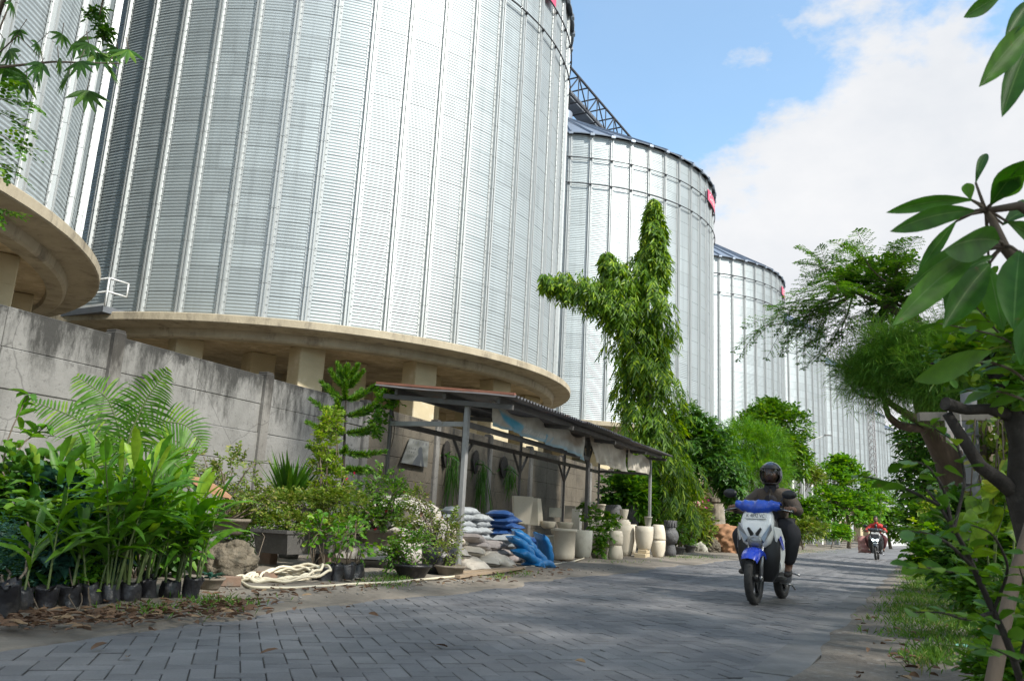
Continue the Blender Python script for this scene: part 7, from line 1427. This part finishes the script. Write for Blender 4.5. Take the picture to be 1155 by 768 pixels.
    for s in (-1, 1): V, Fc = skin({'a': (h([.03, s*.235, .365]), .052), 'b': (h([.10, s*.245, .335]), .046), 'c': (h([.19, s*.255, .325]), (.046, .034)), 'd': (h([.235, s*.258, .322]), (.036, .026))}, [('a', 'b'), ('b', 'c'), ('c', 'd')], 2); m = MB(); m.add(V, Fc, 0, True); m.build('shoe', shoem, e)
    if helmet is not None:
        hm = MB(); c = hd+[-.008, 0, .012]; ph = np.linspace(-.95, pi/2, 26); th = np.linspace(-pi, pi, 61); q = []; rad = lambda p: np.array([.148, .132, .152])
        idx = {}
        for i in range(25):
            for jx in range(60):
                pm, tm = (ph[i]+ph[i+1])/2, (th[jx]+th[jx+1])/2
                if abs(tm) < 1.18-.15*(pm < -.4) and pm < .42: continue
                q.append((i, jx))
        P_ = np.array([[c+np.array([cos(p)*cos(t), cos(p)*sin(t), sin(p)])*rad(p)*(1.0 if p > -.5 else 1-.10*(-.5-p)/.45) for t in th] for p in ph]); m = len(th)
        for sc_ in (1, .93): hm.add((P_.reshape(-1, 3)-c)*sc_+c, [((i*m+jx), (i*m+jx+1), ((i+1)*m+jx+1), ((i+1)*m+jx))[::(1 if sc_ == 1 else -1)] for i, jx in q], 0, True)
        ho = hm.build('helmet', helmet, e); m_ = MB(); p2 = np.linspace(-.80, .50, 14); t2 = np.linspace(-1.28, 1.28, 30); m_.grid(np.array([[c+np.array([cos(p)*cos(t), cos(p)*sin(t), sin(p)])*rad(p)*1.035 for t in t2] for p in p2])); m_.build('visor', VISOR, ho)
        m_ = MB()
        m_.tube([c+np.array([cos(.43)*cos(t), cos(.43)*sin(t), sin(.43)])*rad(0)*1.03 for t in t2], .009, 6); m_.tube([c+np.array([cos(-.80)*cos(t), cos(-.80)*sin(t), sin(-.80)])*rad(0)*1.03 for t in t2], .008, 6); m_.grid(np.array([[c+np.array([cos(p)*cos(t), cos(p)*sin(t), sin(p)])*rad(0)*(1.04+.14*max(0, .62-p)) for t in np.linspace(-.9, .9, 20)] for p in (.72, .62, .52, .45)])); m_.build('peak', PLAST, ho)
        m_ = MB(); m_.tube([hd+[-.03, .10, -.07], hd+[.02, .055, -.125], hd+[.025, -.055, -.125], hd+[-.03, -.10, -.07]], .009, 6); m_.build('chin_strap', PLAST, ho)
    else:
        HV, HF = head_mesh(hd); W = (HV-hd)*[1.10, 1.14, 1.10]+[-.010, 0, .012]; keep = [f for f in HF if not (np.mean(W[list(f), 0]) > .035 and np.mean(W[list(f), 2]) < .075) and np.mean(W[list(f), 2]) > -.09]; m_ = MB(); m_.add(W+hd, keep, 0, True); m_.build('hair', HAIR, e)
    return e
head1 = math.atan2(-cos(RA), -sin(RA))-radians(5)
WBODY = glossy('white_paint', (.84, .84, .82)); BLUEF = glossy('blue_paint', (.012, .05, .50)); BLUEC = mat('blue_plastic_cover', (.012, .075, .50), (.008, .05, .36), 6, .32, bump=.006, bscale=26, coat=.4); BLKP = glossy('black_paint', (.015, .016, .018), .3)
f1 = G(851, 682, 0.0); d1 = np.array([cos(head1), sin(head1), 0])
s1 = scooter(tuple(f1-d1*.63), head1, 'white and blue motor scooter ridden towards the viewer, blue cover over its handlebar', WBODY, BLUEF, BLUEC, 'K 4892 VC', False)
JK1 = mat('brown_black_jacket', (.095, .07, .05), (.065, .048, .036), 3, .75, bump=.004, bscale=60, c3=(.03, .026, .03), s3=2.2, t3=.57)
r1 = rider(s1, 'rider in brown jacket, black trousers and dark visored helmet on the white scooter', JK1, mat('black_trousers', (.014, .014, .017), (.022, .022, .026), 4, .85), mat('dark_shoe', (.05, .04, .035), (.035, .03, .026), 6, .6), glossy('dark_blue_helmet', (.035, .045, .075), .22, 0, .8))
f2 = G(988, 631.3, 0.0); head2 = head1+radians(4); d2 = np.array([cos(head2), sin(head2), 0])
s2 = scooter(tuple(f2-d2*.63), head2, 'black motor scooter far down the road with both headlights lit', BLKP, BLKP, BLKP, 'K 3761 QT', True)
r2 = rider(s2, 'bareheaded rider in a red jacket on the far black scooter', mat('red_jacket', (.55, .035, .022), (.42, .025, .018), 3, .7, bump=.004, bscale=50), mat('dark_red_trousers', (.10, .02, .022), (.06, .015, .017), 4, .8), mat('dark_shoe', (.05, .04, .035)), None)
m = MB(); m.tube([(-.10, 0, 1.30), (-.09, 0, 1.2), (-.10, 0, 1.0)], [.035, .05, .05], 8); m.build('scarf', PLAST, r2)
# bag hung at the far scooter's side
side = np.array([-sin(head2), cos(head2), 0]); bp = f2-d2*.75-side*.42+[0, 0, .52]
me = sack_mesh('carrier_sack', .62, .46, .30, mat('pink_striped_sack', (.42, .24, .20), (.34, .10, .11), 5, .7, c3=(.55, .45, .36), s3=5, t3=.58), 77); o = bpy.data.objects.new('carrier_sack', me); link(o); o.location = bp; o.rotation_euler = (0, radians(80), head2+.2); tag(o, 'pinkish bulging sack hung at the side of the far black scooter', 'sack')
